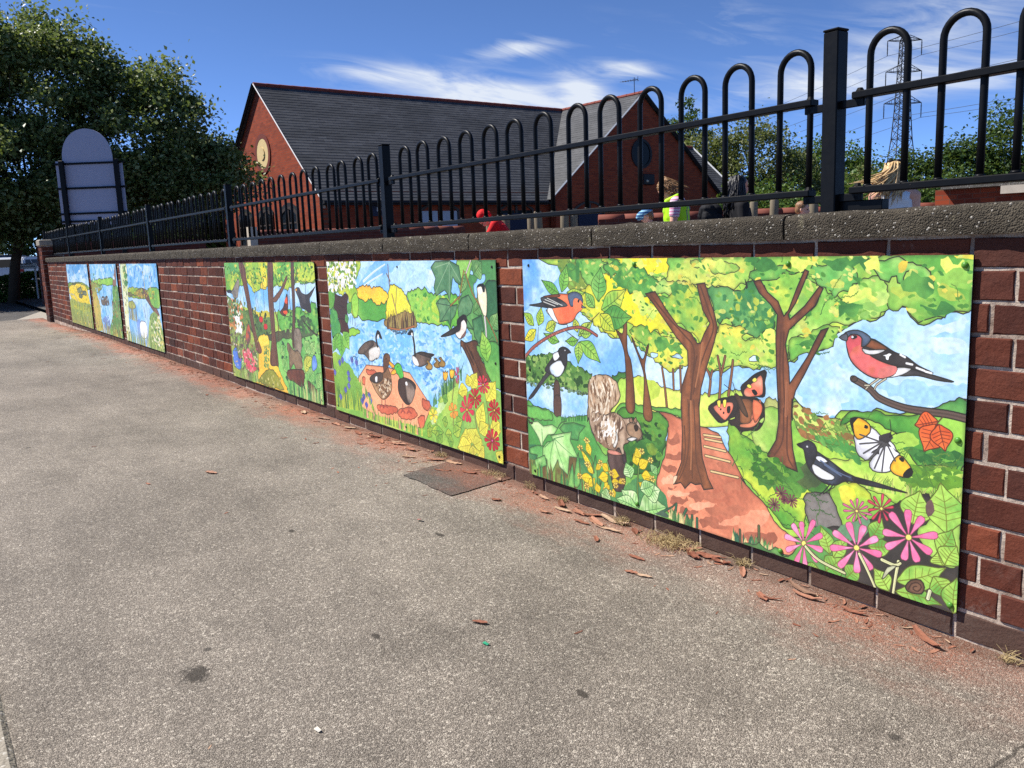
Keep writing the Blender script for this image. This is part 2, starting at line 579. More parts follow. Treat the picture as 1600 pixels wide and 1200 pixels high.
def build_patch():
    a, b, c_, d = (-3.43, -0.345), (-3.50, 0.004), (-3.06, 0.004), (-2.99, -0.345)
    mb = MB(); n = 12; vs = []; fs = []
    for i in range(n + 1):
        for j in range(n + 1):
            u, v = i / n, j / n
            x = (a[0] * (1 - u) + d[0] * u) * (1 - v) + (b[0] * (1 - u) + c_[0] * u) * v
            y = (a[1] * (1 - u) + d[1] * u) * (1 - v) + (b[1] * (1 - u) + c_[1] * u) * v
            if j == 0: y += rng.uniform(-.006, .006)
            if i in (0, n): x += rng.uniform(-.006, .006)
            vs.append((x, y, pav_z(x, y) + 0.004))
    for i in range(n):
        for j in range(n):
            k = i * (n + 1) + j
            fs.append((k, k + n + 1, k + n + 2, k + 1))
    mb.add(vs, fs)
    o = mb.build('pavement_patch', M_PATCH)
    tag(o, kind='structure')
    if o.data.polygons[0].normal.z < 0: o.data.flip_normals()


build_patch()


def build_kerb():
    root = empty('kerb'); tag(root, kind='structure')
    mb = MB(); mb.cbox(-0.455, 0.455, -2.145, -2.02, GZ - 0.16, GZ + 0.004, 0.012)
    me = mb.mesh('kerb_stone'); me.materials.append(M_KERB)
    for k in range(9):
        link('kerb_stone', me, None, root, loc=(1.6 - 0.92 * k, 0, 0))
    mb = MB(); mb.box(-19.2, -6.25, -2.145, -2.02, GZ - 0.16, GZ - 0.001)
    mb.build('kerb_run', M_KERB, root)


build_kerb()


# ------------------------------------------------------------------ the boundary wall: bricks, mortar, coping
PANELS = [  # x left, x right of the six printed boards (front plane of the wall is y = 0)
    (-15.157, -13.274), (-13.079, -11.272), (-11.049, -9.221), (-6.953, -5.115), (-4.920, -3.100), (-2.902, -1.069)]
PZ0, PZ1 = 0.058, 0.958
COURSE = 0.0779
STR = 0.2165                                  # stretcher pitch
WALL_X0, WALL_X1 = -17.42, 2.6


def brick_mesh(name, w, h, seed, d=0.03):
    """front-chamfered, slightly uneven brick face; origin at the centre of its front"""
    r = random.Random(seed)
    c = 0.0028
    nx, nz = 4, 2
    vs = []; fs = []
    xs = [-w / 2] + [-w / 2 + c] + [(-w / 2 + c) + (w - 2 * c) * i / nx for i in range(1, nx)] + [w / 2 - c] + [w / 2]
    zs = [-h / 2, -h / 2 + c, 0.0, h / 2 - c, h / 2]
    for i, x in enumerate(xs):
        for j, z in enumerate(zs):
            edge = i in (0, len(xs) - 1) or j in (0, len(zs) - 1)
            y = (0.0026 if edge else 0.0) + r.uniform(-.0012, .0012)
            if edge:
                x2 = x + r.uniform(-.0012, .0012); z2 = z + r.uniform(-.0012, .0012)
            else:
                x2, z2 = x, z
            vs.append((x2, y, z2))
    m_ = len(zs)
    for i in range(len(xs) - 1):
        for j in range(m_ - 1):
            fs.append((i * m_ + j, (i + 1) * m_ + j, (i + 1) * m_ + j + 1, i * m_ + j + 1))
    # sides back to the mortar bed
    loop = [i * m_ for i in range(len(xs))] + [(len(xs) - 1) * m_ + j for j in range(1, m_)] + [i * m_ + m_ - 1 for i in range(len(xs) - 2, -1, -1)] + [j for j in range(m_ - 2, 0, -1)]
    k = len(vs)
    for q in loop: vs.append((vs[q][0], d, vs[q][2]))
    n = len(loop)
    for q in range(n):
        fs.append((loop[q], k + q, k + (q + 1) % n, loop[(q + 1) % n]))
    mb = MB(); mb.add(vs, fs)
    me = mb.mesh(name)
    me.materials.append(M_BRICK)
    return me


def build_wall():
    root = empty('boundary_wall', (-7.5, 0.12, GZ))
    tag(root, 'long dark red brick boundary wall with concrete coping along the pavement', 'wall')
    off = (7.5, -0.12, -GZ)
    mb = MB(); mb.box(WALL_X0, WALL_X1, 0.0032, 0.235, GZ - 0.15, 1.006)
    mb.build('mortar_core', M_MORTAR, root, loc=off)
    jw = 0.0096
    variants = {}

    def get(w):
        key = round(w, 3)
        if key not in variants:
            variants[key] = [brick_mesh('brick', w, COURSE - jw, 100 + i + int(w * 1000)) for i in range(4)]
        return rng.choice(variants[key])
    z_top = 0.924 + COURSE
    cands = []
    for k in range(13):
        zc = z_top - (k + 0.5) * COURSE
        flem = k in (2, 6, 10)
        x = WALL_X1 - (0.11 if k % 2 else 0.0) - (0.055 if flem else 0)
        i = 0
        while x > WALL_X0 + 0.02:
            pitch = STR if (not flem or i % 2 == 0) else STR / 2
            w = pitch - jw
            x0 = x - pitch
            if x0 < WALL_X0:
                pitch = x - WALL_X0; w = max(0.03, round(pitch - jw, 2)); x0 = WALL_X0
            xc = x - pitch / 2
            hidden = False
            for a, b in PANELS:
                if zc + COURSE / 2 < PZ1 + 0.0 and zc - COURSE / 2 > PZ0 - 0.012 and xc - w / 2 > a + 0.02 and xc + w / 2 < b - 0.02:
                    hidden = True
            if not hidden:
                cands.append((xc, zc, w))
            x -= pitch; i += 1
    # the bricks that show largest are parts of their own, the rest one joined part
    cpos = Vector((0, -2.0868, 1.022))

    def size(c_):
        d = (Vector((c_[0], 0, c_[1])) - cpos)
        r_ = d.length
        vis = 1.0
        if c_[1] > 0.93: vis = 0.55
        if c_[0] > -0.85: vis = 0.02            # outside the picture
        return vis * c_[2] * COURSE * (abs(d.y) / r_) / (r_ * r_)
    cands.sort(key=size, reverse=True)
    for xc, zc, w in cands[:300]:
        o = link('brick', get(w), None, root)
        o.location = (xc + off[0] + rng.uniform(-.0015, .0015), off[1] + rng.uniform(-0.0025, 0.002), zc + off[2] + rng.uniform(-.0012, .0012))
        o.rotation_euler = (rng.uniform(-.006, .006), rng.uniform(-.006, .006), rng.uniform(-.008, .008))
    mb = MB()
    for xc, zc, w in cands[300:]:
        me = get(w)
        dy = rng.uniform(-0.0025, 0.002)
        mb.add([(v.co.x + xc, v.co.y + dy, v.co.z + zc) for v in me.vertices], [tuple(p.vertices) for p in me.polygons])
    me = mb.mesh('bricks', fix=False); me.materials.append(M_BRICK)
    o = link('bricks', me, None, root, loc=off); tag(o, kind='stuff')
    # coping stones
    x = 2.62; pitch = 0.846; i = 0
    xj = [-1.605 + pitch * j for j in range(5, -20, -1)]
    for j in range(len(xj) - 1):
        x1, x0 = xj[j] - 0.004, xj[j + 1] + 0.004
        if x0 < WALL_X0: x0 = WALL_X0
        if x1 <= WALL_X0 + .05: break
        o = coping_stone(x0, x1, j)
        o.parent = root; o.location = off
    # end pier, a little taller, with its own stone cap
    pz = MB(); pz.box(-17.86, -17.43, -0.050, 0.29, GZ - 0.20, 1.28)
    pz.build('pier_core', M_MORTAR, root, loc=off)
    for k in range(18):
        zc = 1.275 - (k + .5) * COURSE
        for (xc, w) in (((-17.75, .207), (-17.53, .187)) if k % 2 else ((-17.80, .10), (-17.64, .205), (-17.485, .095))):
            o = link('pier_brick', get(w), None, root)
            o.location = (xc + off[0], off[1] - 0.060, zc + off[2])
        for (yc, w) in (((0.04, .207), (0.22, .12)) if k % 2 else ((0.0, .10), (0.16, .207))):
            o = link('pier_brick', get(w), None, root)
            o.location = (-17.42 + off[0], yc + off[1], zc + off[2]); o.rotation_euler = (0, 0, rad(90))
    o = MB(); o.cbox(-17.89, -17.40, -0.085, 0.31, 1.282, 1.40, 0.02)
    o.build('pier_cap', M_KERB, root, loc=off)


def coping_stone(x0, x1, seed):
    r = np.random.RandomState(seed + 50)
    # profile in (y, z), weathered, slightly sloping top
    prof = [(-0.024, 1.0065), (-0.026, 1.03), (-0.026, 1.062), (-0.018, 1.073), (0.02, 1.077), (0.12, 1.079), (0.22, 1.077), (0.262, 1.072), (0.268, 1.055), (0.268, 1.0065)]
    P = []
    for i in range(len(prof) - 1):
        a, b = np.array(prof[i]), np.array(prof[i + 1])
        n = 3 if i in (0, 1, 4, 5) else 1
        for k in range(n): P.append(a + (b - a) * k / n)
    P.append(np.array(prof[-1]))
    P = np.array(P)
    nx = 30
    xs = np.linspace(x0, x1, nx)
    vs = []
    for i, x in enumerate(xs):
        e_ = 0.0
        if i in (0, nx - 1): e_ = 0.007
        for (y, z) in P:
            ny, nz = y - 0.12, z - 1.03
            s = 1 - e_ * 3.0
            vs.append((x, 0.12 + ny * s + r.normal(0, 0.0011) * (1 if y < 0.0 else .6), 1.0066 + (z - 1.0066) * s + (r.normal(0, 0.0013) if z > 1.01 else 0)))
    m_ = len(P)
    fs = []
    for i in range(nx - 1):
        for j in range(m_):
            fs.append((i * m_ + j, (i + 1) * m_ + j, (i + 1) * m_ + (j + 1) % m_, i * m_ + (j + 1) % m_))
    fs.append(tuple(range(m_))); fs.append(tuple((nx - 1) * m_ + j for j in range(m_))[::-1])
    mb = MB(); mb.add(vs, fs)
    o = mb.build('coping_stone', M_COPING)
    return smooth_angle(o, 50)


build_wall()


# ------------------------------------------------------------------ bow-top railing
def build_fence():
    FY = 0.12
    root = empty('bow_top_railing', (-7.5, FY, 1.078))
    tag(root, 'black bow-top iron railing standing on the brick wall coping', 'railing')
    off = Vector((7.5, -FY, -1.078))

    def put(name, me, x, mat=M_IRON):
        o = link(name, me, None, root)
        o.location = off + Vector((x, FY, 0))
        return o
    L_ = 2.79
    posts = [-1.549 - L_ * k for k in range(-1, 7)]
    # post: square tube with a slightly domed cap and a foot plate
    mb = MB(); mb.cbox(-.024, .024, -.024, .024, 1.074, 1.572, 0.003); post = mb.mesh('post'); post.materials.append(M_IRON)
    mb = MB(); mb.cbox(-.026, .026, -.026, .026, 1.5725, 1.579, 0.003); cap = mb.mesh('post_cap'); cap.materials.append(M_IRON)
    mb = MB(); mb.cbox(0.0245, 0.155, .002, .036, 1.0795, 1.108, 0.002); foot = mb.mesh('foot_plate'); foot.materials.append(M_IRON)
    mb = MB(); mb.cbox(-.038, .038, -.0055, .0055, -0.011, 0.011, 0.002); cleat = mb.mesh('cleat'); cleat.materials.append(M_IRON)
    mb = MB()
    mb.tube([(0, 0, -.030), (0, 0, .012)], .0045, 8); mb.tube([(0, 0, -.026), (0, 0, -.016)], .009, 6); mb.tube([(0, 0, .010), (0, 0, .0185)], [.012, .007], 10)
    bolt = mb.mesh('bolt'); bolt.materials.append(M_IRON)
    # hoop
    r = 0.0535; zt = 1.553 - 0.0095 - r
    pts = [(-r, 0, 1.137), (-r, 0, 1.30), (-r, 0, zt)] + [(-r * math.cos(math.pi * k / 14), 0, zt + r * math.sin(math.pi * k / 14)) for k in range(1, 14)] + [(r, 0, zt), (r, 0, 1.30), (r, 0, 1.137)]
    mb = MB(); mb.tube(pts, 0.0095, 10)
    for s in (-1, 1):
        mb.tube([(s * r, 0, 1.1455), (s * r, 0, 1.152)], [.015, .0105], 8)      # weld collar
    hoop = mb.mesh('hoop'); hoop.materials.append(M_IRON)
    hoop.polygons.foreach_set('use_smooth', np.ones(len(hoop.polygons), dtype=bool))
    rl = L_ - 0.13
    mb = MB(); mb.cbox(-rl / 2, rl / 2, -.019, .019, -.0095, .0095, .0025); rail = mb.mesh('rail'); rail.materials.append(M_IRON)
    for x in posts:
        put('post', post, x); put('post_cap', cap, x)
        if abs(x + 1.549) < .1: put('foot_plate', foot, x)
    for i in range(len(posts) - 1):
        xr, xl = posts[i], posts[i + 1]
        xm = (xr + xl) / 2
        sag = rng.uniform(-.004, .004)
        for nm, z in (('top_rail', 1.392), ('bottom_rail', 1.137)):
            o = put(nm, rail, xm + rng.uniform(-.004, .004)); o.location.z += z
            o.rotation_euler = (0, sag / 2.7, 0)
            for xe, s in ((xl, 1), (xr, -1)):
                o = put('cleat', cleat, xe + s * 0.058); o.location.z += z - 0.0195
                o = put('bolt', bolt, xe + s * 0.080); o.location.z += z
        for k in range(13):
            o = put('hoop', hoop, xl + (0.152 if i else 0.110) + (0.2037 if i else 0.1975) * k + r)
            o.location.z += rng.uniform(-.0025, .0025)
            o.rotation_euler = (rng.uniform(-.008, .008), rng.uniform(-.004, .004), 0)


build_fence()
# ------------------------------------------------------------------ school building


def mat_brickwork(name, c1, c2, mortar, axis, bw=0.225, bh=0.075):
    """small far-off brickwork; axis 'x' or 'y' is the direction along the wall in object space"""
    t = NT(name)
    tc = t.n('ShaderNodeTexCoord').outputs['Object']
    sep = t.n('ShaderNodeSeparateXYZ'); t.set(sep.inputs[0], tc)
    comb = t.n('ShaderNodeCombineXYZ')
    t.set(comb.inputs[0], sep.outputs[0 if axis == 'x' else 1]); t.set(comb.inputs[1], sep.outputs[2])
    br = t.n('ShaderNodeTexBrick')
    t.set(br.inputs['Vector'], comb.outputs[0])
    br.inputs['Scale'].default_value = 1.0
    br.inputs['Brick Width'].default_value = bw; br.inputs['Row Height'].default_value = bh
    br.inputs['Mortar Size'].default_value = 0.006
    br.inputs['Color1'].default_value = c1; br.inputs['Color2'].default_value = c2; br.inputs['Mortar'].default_value = mortar
    n1 = t.noise(tc, 1.3, 5, 0.6); n2 = t.noise(tc, 9, 4, 0.7)
    c = t.mix(t.math('MULTIPLY', t.sstep(n1, 0.4, 0.75), 0.30), br.outputs[0], tuple(x * .5 for x in c1[:3]) + (1,))
    c = t.mix(t.math('MULTIPLY', t.sstep(n2, 0.55, 0.8), 0.35), c, tuple(min(1, x * 1.5) for x in c2[:3]) + (1,))
    t.bump(br.outputs['Fac'], -0.5, 0.01)
    return t.done(c, 0.8, 0.2)


RB1, RB2, RBM = lin(160, 70, 40), lin(126, 52, 33), lin(118, 78, 60)
M_BGX = mat_brickwork('orange_red_brickwork_x', RB1, RB2, RBM, 'x')
M_BGY = mat_brickwork('orange_red_brickwork_y', RB1, RB2, RBM, 'y')


def mat_slate(name, axis='x', drop=0.085):
    t = NT(name)
    tc = t.n('ShaderNodeTexCoord').outputs['Object']
    sep = t.n('ShaderNodeSeparateXYZ'); t.set(sep.inputs[0], tc)
    comb = t.n('ShaderNodeCombineXYZ')
    t.set(comb.inputs[0], sep.outputs[0 if axis == 'x' else 1]); t.set(comb.inputs[1], sep.outputs[2])
    br = t.n('ShaderNodeTexBrick'); t.set(br.inputs['Vector'], comb.outputs[0])
    br.inputs['Scale'].default_value = 1.0; br.inputs['Brick Width'].default_value = 0.30; br.inputs['Row Height'].default_value = drop
    br.inputs['Mortar Size'].default_value = 0.005
    br.inputs['Color1'].default_value = lin(72, 73, 76); br.inputs['Color2'].default_value = lin(90, 91, 93); br.inputs['Mortar'].default_value = lin(40, 40, 43)
    n1 = t.noise(t.pos((0.5, 0.5, 2), True), 1.2, 5, 0.6); n2 = t.noise(tc, 11, 5, 0.7)
    c = t.mix(t.math('MULTIPLY', t.sstep(n1, 0.38, 0.66), 0.6), br.outputs[0], lin(60, 61, 62))
    c = t.mix(t.math('MULTIPLY', t.sstep(n2, 0.58, 0.8), 0.4), c, lin(116, 116, 114))
    t.bump(t.math('ADD', n2, br.outputs['Fac']), 0.3, 0.006)
    return t.done(c, 0.62, 0.25)


SL_DROP = 0.1
M_SLX = mat_slate('blue_grey_slate_x', 'x', SL_DROP)
M_SLY = mat_slate('blue_grey_slate_y', 'y', SL_DROP)
M_RIDGE = simple('terracotta_ridge', lin(128, 62, 50), 0.8, var=.25)
M_VERGE = simple('white_verge', lin(196, 198, 200), 0.6)
M_DARKTRIM = simple('dark_fascia', lin(30, 30, 34), 0.6)
M_GLASS = NT('dark_window_glass'); M_GLASS.bump(M_GLASS.noise(M_GLASS.pos(obj=True), 2.0, 2), 0.05, 0.02); M_GLASS = M_GLASS.done(lin(14, 16, 20), 0.25, 0.12)
M_BLIND = simple('pale_blind_behind_glass', lin(168, 176, 188), 0.4)
M_BLUE = simple('blue_paint', lin(22, 28, 56), 0.5)
M_FRAME = simple('brown_window_frame', lin(62, 52, 48), 0.55)
M_WHITE = simple('white_paint', lin(214, 214, 210), 0.5, var=.05)
M_CREAM = simple('cream_stone', lin(214, 190, 138), 0.8, var=.15, scale=5, bump=.3)
M_RINGBR = simple('dark_red_brick_ring', lin(112, 50, 40), 0.8, var=.25, scale=30)
M_STONE = simple('pale_stone', lin(190, 178, 160), 0.8, var=.2)


def slate_slope(mb, u0, u1, e0, r0, ax, thick=0.011):
    """rows of overlapping slates on a slope: u along the eave, from eave point e0=(v,z) to ridge point r0=(v,z)"""
    e0 = np.array(e0, float); r0 = np.array(r0, float)
    rows = max(2, int(round(abs(r0[1] - e0[1]) / SL_DROP)))
    d = (r0 - e0) / rows
    nrm = np.array([-d[1], d[0]]); nrm /= np.linalg.norm(nrm)
    if nrm[1] < 0: nrm = -nrm

    def P(u, q): return (u, q[0], q[1]) if ax == 'x' else (q[0], u, q[1])
    for k in range(rows):
        a = e0 + d * k
        b = a + d * 1.08
        a_up = a + nrm * thick
        b_up = b + nrm * 0.002
        j = 0.0
        if callable(u0): ua, ub = u0(k / rows), u0((k + 1) / rows)
        else: ua = ub = u0
        if callable(u1): uc, ud = u1(k / rows), u1((k + 1) / rows)
        else: uc = ud = u1
        vs = [P(ua, a_up), P(uc, a_up), P(ud, b_up), P(ub, b_up), P(ua, a - nrm * .004), P(uc, a - nrm * .004)]
        mb.add(vs, [(0, 1, 2, 3), (4, 5, 1, 0)])


def arch_poly(x0, x1, z0, zs, zt, n=10):
    """rectangle with a segmental arch top from the springing zs to the crown zt"""
    pts = [(x0, z0), (x1, z0), (x1, zs)]
    for k in range(1, n):
        f_ = k / n
        x = x1 + (x0 - x1) * f_
        pts.append((x, zs + (zt - zs) * (1 - (2 * f_ - 1) ** 2)))
    pts.append((x0, zs))
    return pts


def disc_poly(cx, cz, r, n=28):
    return [(cx + r * math.cos(2 * math.pi * k / n), cz + r * math.sin(2 * math.pi * k / n)) for k in range(n)]


def build_school():
    root = empty('school_building', (-25.077, 8.442, GZ), rad(92.517))
    tag(root, 'red brick school building with steep slate roof and cross gable', 'building')
    root_z = -GZ
    EAVE, RZ, HD = 2.80, 6.56, 4.25          # eave, ridge, half depth
    WX, WH, WY = 13.40, 4.47, -0.41          # cross wing: centre, half width, front plane
    dz = root_z
    # walls: thin slabs, so that nothing is coplanar
    mb = MB(); mb.prism([(0, 0), (2 * HD, 0), (2 * HD, EAVE), (HD, RZ - .08), (0, EAVE)], 'x', 0.0, 0.3)
    mb.build('gable_wall', M_BGY, root)
    mb = MB(); mb.box(0.301, WX - WH + .1, 0.0, 0.3, 0, EAVE + .02); mb.build('front_wall', M_BGX, root)
    mb = MB(); mb.box(0.301, WX + WH, 2 * HD - .3, 2 * HD, 0, EAVE + .02); mb.build('rear_wall', M_BGX, root)
    mb = MB(); mb.prism([(WX - WH, 0), (WX + WH, 0), (WX + WH, EAVE), (WX, RZ - .08), (WX - WH, EAVE)], 'y', WY, WY + .3)
    mb.build('wing_gable_wall', M_BGX, root)
    mb = MB(); mb.box(WX + WH - .3, WX + WH - .002, WY + .301, 2 * HD, 0, EAVE); mb.build('side_wall', M_BGY, root)
    # roofs
    sl = (RZ - EAVE) / HD
    ov = 0.32
    sw = (RZ - EAVE) / WH
    mb = MB()
    # front slope of the main roof, cut along the valley where the wing roof meets it
    def vall(f_):
        z = EAVE - ov * sl + (RZ - EAVE + ov * sl) * f_
        return WX - (RZ - z) / sw + 0.0
    slate_slope(mb, -0.10, vall, (-ov, EAVE - ov * sl), (HD, RZ), 'x')
    mb.build('main_roof', M_SLX, root)
    mb = MB(); slate_slope(mb, -0.10, WX + WH, (2 * HD + ov, EAVE - ov * sl), (HD, RZ), 'x'); mb.build('rear_roof', M_SLX, root)
    mb = MB()

    def vy(f_):
        z = EAVE - .3 * sw + (RZ - EAVE + .3 * sw) * f_
        return (z - EAVE) / sl
    slate_slope(mb, WY - .10, vy, (WX - WH - .3, EAVE - .3 * sw), (WX, RZ), 'y')
    mb.build('wing_roof', M_SLY, root)
    mb = MB(); slate_slope(mb, WY - .10, 2 * HD, (WX + WH + .3, EAVE - .3 * sw), (WX, RZ), 'y'); mb.build('wing_roof', M_SLY, root)
    # ridges: half-round terracotta tiles
    mb = MB()
    x = -0.12
    while x < WX - .2:
        mb.tube([(x, HD, RZ - .005), (x + .44, HD, RZ - .005)], [.085, .078], 8); x += .45
    mb.build('ridge_tiles', M_RIDGE, root)
    mb = MB(); y = WY - .12
    while y < HD:
        mb.tube([(WX, y, RZ - .003), (WX, y + .44, RZ - .003)], [.085, .078], 8); y += .45
    mb.build('ridge_tiles', M_RIDGE, root)
    # verges and fascias

    def bar(mb_, a, b, w, h):
        a, b = Vector(a), Vector(b)
        mb_.tube([a, b], w, 4)
    mb = MB(); mb.tube([(-.13, -ov, EAVE - ov * sl + .02), (-.13, HD, RZ + .02)], .022, 4); mb.build('verge', M_VERGE, root)
    mb = MB(); mb.tube([(-.13, 2 * HD + ov, EAVE - ov * sl + .02), (-.13, HD, RZ + .02)], .06, 4); mb.build('verge', M_DARKTRIM, root)
    for s in (-1, 1):
        mb = MB(); mb.tube([(WX + s * (WH + .3), WY - .12, EAVE - .3 * sw + .02), (WX, WY - .12, RZ + .02)], .035 if s < 0 else .07, 4)
        mb.build('verge', M_VERGE if s < 0 else M_DARKTRIM, root)
    mb = MB(); mb.box(-.1, WX - WH - .31, -ov - .03, -ov + .02, EAVE - ov * sl - .14, EAVE - ov * sl - .005); mb.build('fascia', M_DARKTRIM, root)
    mb = MB(); mb.tube([(-.1, -ov - .09, EAVE - ov * sl - .05), (WX - WH - .35, -ov - .09, EAVE - ov * sl - .05)], .06, 8); mb.build('gutter', M_DARKTRIM, root)
    mb = MB(); mb.box(-.05, WX - WH, -ov + .03, -.005, EAVE - ov * sl - .1, EAVE - ov * sl - .06); mb.build('soffit', M_DARKTRIM, root)
    mb = MB(); mb.ellipsoid((WX - WH - .2, -.55, EAVE - .12), (.06, .06, .06)); mb.build('lamp', M_WHITE, root, True)
    # corner downpipe bracket stone
    mb = MB(); mb.box(-.04, .12, -.06, -.002, 2.3, 2.6); mb.build('corner_stone', M_STONE, root)
    # round plaque on the gable with a ring of darker brick
    mb = MB()
    outer, inner = disc_poly(4.17, 4.32, .66), disc_poly(4.17, 4.32, .50)
    n = len(outer)
    vs = [(-.03, *q) for q in outer] + [(-.03, *q) for q in inner] + [(-.001, *q) for q in outer] + [(-.001, *q) for q in inner]
    fs = []
    for k in range(n):
        j = (k + 1) % n
        fs += [(k, j, n + j, n + k), (k, 2 * n + k, 2 * n + j, j), (n + k, n + j, 3 * n + j, 3 * n + k)]
    mb.add(vs, fs); pl = mb.build('plaque_ring', M_RINGBR, root)
    mb = MB(); mb.prism(disc_poly(4.17, 4.32, .495), 'x', -.022, -.002); pl = mb.build('plaque', M_CREAM, root)
    mb = MB(); mb.prism(disc_poly(4.17, 4.32, .20, 16), 'x', -.05, -.0225); mb.build('boss', M_CREAM, pl)
    mb = MB(); mb.tube([(-.02, 3.9, 3.66), (-.30, 3.9, 3.66)], .03, 6); mb.tube([(-.30, 3.9, 3.72), (-.30, 3.9, 3.35)], [.07, .09], 8); mb.build('security_lamp', M_DARKTRIM, root)

    # windows
    def window_x(y0, y1, z0, zt, glass):
        """arched window in the gable wall (plane x = 0)"""
        pane = MB(); pane.prism(arch_poly(y0 + .05, y1 - .05, z0 + .05, zt - .27, zt - .06), 'x', -.012, -.004)
        w = MB()
        out_ = arch_poly(y0, y1, z0, zt - .22, zt); inn = arch_poly(y0 + .08, y1 - .08, z0 + .08, zt - .29, zt - .09)
        n_ = len(out_)
        vs_ = [(-.045, *q) for q in out_] + [(-.045, *q) for q in inn] + [(-.001, *q) for q in out_] + [(-.001, *q) for q in inn]
        fs_ = []
        for k in range(n_):
            j = (k + 1) % n_
            fs_ += [(k, j, n_ + j, n_ + k), (k, 2 * n_ + k, 2 * n_ + j, j), (n_ + k, n_ + j, 3 * n_ + j, 3 * n_ + k)]
        w.add(vs_, fs_)
        ym = (y0 + y1) / 2
        w.box(-.040, -.013, ym - .035, ym + .035, z0 + .08, zt - .12)
        w.box(-.038, -.0135, y0 + .08, y1 - .08, z0 + (zt - z0) * .55, z0 + (zt - z0) * .55 + .05)
        wo = w.build('window', M_FRAME, root)
        pane.build('pane', glass, wo)
        s_ = MB(); s_.box(-.09, -.0015, y0 - .06, y1 + .06, z0 - .09, z0 - .002); s_.build('sill', M_STONE, wo)
        a_ = MB()
        ar = [(y, z + .006) for y, z in arch_poly(y0 - .02, y1 + .02, zt - .23, zt - .22, zt)[2:]]
        hd = [(y, z + .11) for y, z in ar][::-1]
        a_.prism(ar + hd, 'x', -.03, -.0012); a_.build('arch', M_DARKTRIM, wo)

    for (ya, yb) in ((5.6, 6.85), (3.68, 4.92), (1.69, 3.07)):
        window_x(ya, yb, 1.25, 2.49, M_GLASS)

    def window_y(x0, x1, z0, zt, glass, y=0.0, n_=2, arch=True):
        P_ = arch_poly if arch else (lambda a, b, c, d, e_, n=4: [(a, c), (b, c), (b, e_), (a, e_)])
        w = MB()
        out_ = P_(x0, x1, z0, zt - .25, zt); inn = P_(x0 + .07, x1 - .07, z0 + .07, zt - .31, zt - .07)
        k_ = len(out_)
        vs_ = [(q[0], y - .05, q[1]) for q in out_] + [(q[0], y - .05, q[1]) for q in inn] + [(q[0], y - .001, q[1]) for q in out_] + [(q[0], y - .001, q[1]) for q in inn]
        fs_ = []
        for k in range(k_):
            j = (k + 1) % k_
            fs_ += [(k, j, k_ + j, k_ + k), (k, 2 * k_ + k, 2 * k_ + j, j), (k_ + k, k_ + j, 3 * k_ + j, 3 * k_ + k)]
        w.add(vs_, fs_)
        for i in range(1, n_):
            xm = x0 + (x1 - x0) * i / n_
            w.box(xm - .05, xm + .05, y - .045, y - .014, z0 + .07, zt - .1)
        wo = w.build('window', M_FRAME, root)
        for i in range(n_):
            a, b = x0 + (x1 - x0) * i / n_ + .08, x0 + (x1 - x0) * (i + 1) / n_ - .08
            pn = MB(); pn.box(a, b, y - .012, y - .003, z0 + .08, zt - .3); pn.build('pane', glass, wo)
        return wo
    window_y(3.45, 5.0, 1.15, 2.50, M_BLIND)
    window_y(6.65, 8.2, 1.15, 2.50, M_GLASS)
    window_y(9.8, 11.3, 1.15, 2.50, M_GLASS, y=WY)
    for xa in (6.65, 9.8):
        d = MB(); yy = -.005 if xa < 8 else WY - .005
        d.box(xa + .15, xa + 1.35, yy - .06, yy - .046, 1.5, 2.1); d.build('window_panel', M_BLUE, root)
    mb = MB(); mb.box(1.62, 2.23, -.08, -.002, 2.05, 2.47); nb = mb.build('notice_box', M_BLUE, root)
    mb = MB(); mb.box(1.85, 2.0, -.088, -.081, 2.2, 2.32); mb.build('notice', M_WHITE, nb)
    mb = MB(); mb.box(4.25, 4.55, -.06, -.002, 2.62, 2.70); mb.build('light_fitting', M_STONE, root)
    # round window and meter box on the wing gable
    mb = MB()
    outer, inner = disc_poly(13.33, 4.29, .56), disc_poly(13.33, 4.29, .46)
    n = len(outer)
    vs = [(q[0], WY - .04, q[1]) for q in outer] + [(q[0], WY - .04, q[1]) for q in inner] + [(q[0], WY - .001, q[1]) for q in outer] + [(q[0], WY - .001, q[1]) for q in inner]
    fs = []
    for k in range(n):
        j = (k + 1) % n
        fs += [(k, j, n + j, n + k), (k, 2 * n + k, 2 * n + j, j), (n + k, n + j, 3 * n + j, 3 * n + k)]
    mb.add(vs, fs); rw = mb.build('round_window', M_DARKTRIM, root)
    mb = MB(); mb.prism(disc_poly(13.33, 4.29, .47), 'y', WY - .012, WY - .002); mb.build('pane', M_GLASS, rw)
    mb = MB(); mb.cbox(13.3, 13.9, WY - .16, WY - .001, 3.12, 3.52, .02); bx = mb.build('alarm_box', M_DARKTRIM, root)
    mb = MB(); mb.ellipsoid((13.48, WY - .17, 3.25), (.07, .04, .05)); mb.build('alarm_lamp', M_STONE, bx, True)
    # lower range at the far end
    X2, Y2, Z2 = 20.0, 2.95, 5.12
    mb = MB(); slate_slope(mb, WX + 1.0, X2 + .1, (Y2 - 3.1, Z2 - 3.1 * .8425), (Y2, Z2), 'x'); mb.build('far_roof', M_SLX, root)
    mb = MB(); slate_slope(mb, WX + 1.0, X2 + .1, (Y2 + 3.1, Z2 - 3.1 * .8425), (Y2, Z2), 'x'); mb.build('far_roof', M_SLX, root)
    mb = MB(); mb.prism([(Y2 - 2.8, 0), (Y2 + 2.8, 0), (Y2 + 2.8, Z2 - 2.8 * .8425 - .05), (Y2, Z2 - .05), (Y2 - 2.8, Z2 - 2.8 * .8425 - .05)], 'x', X2 - .3, X2 - .02); mb.build('far_gable_wall', M_BGY, root)
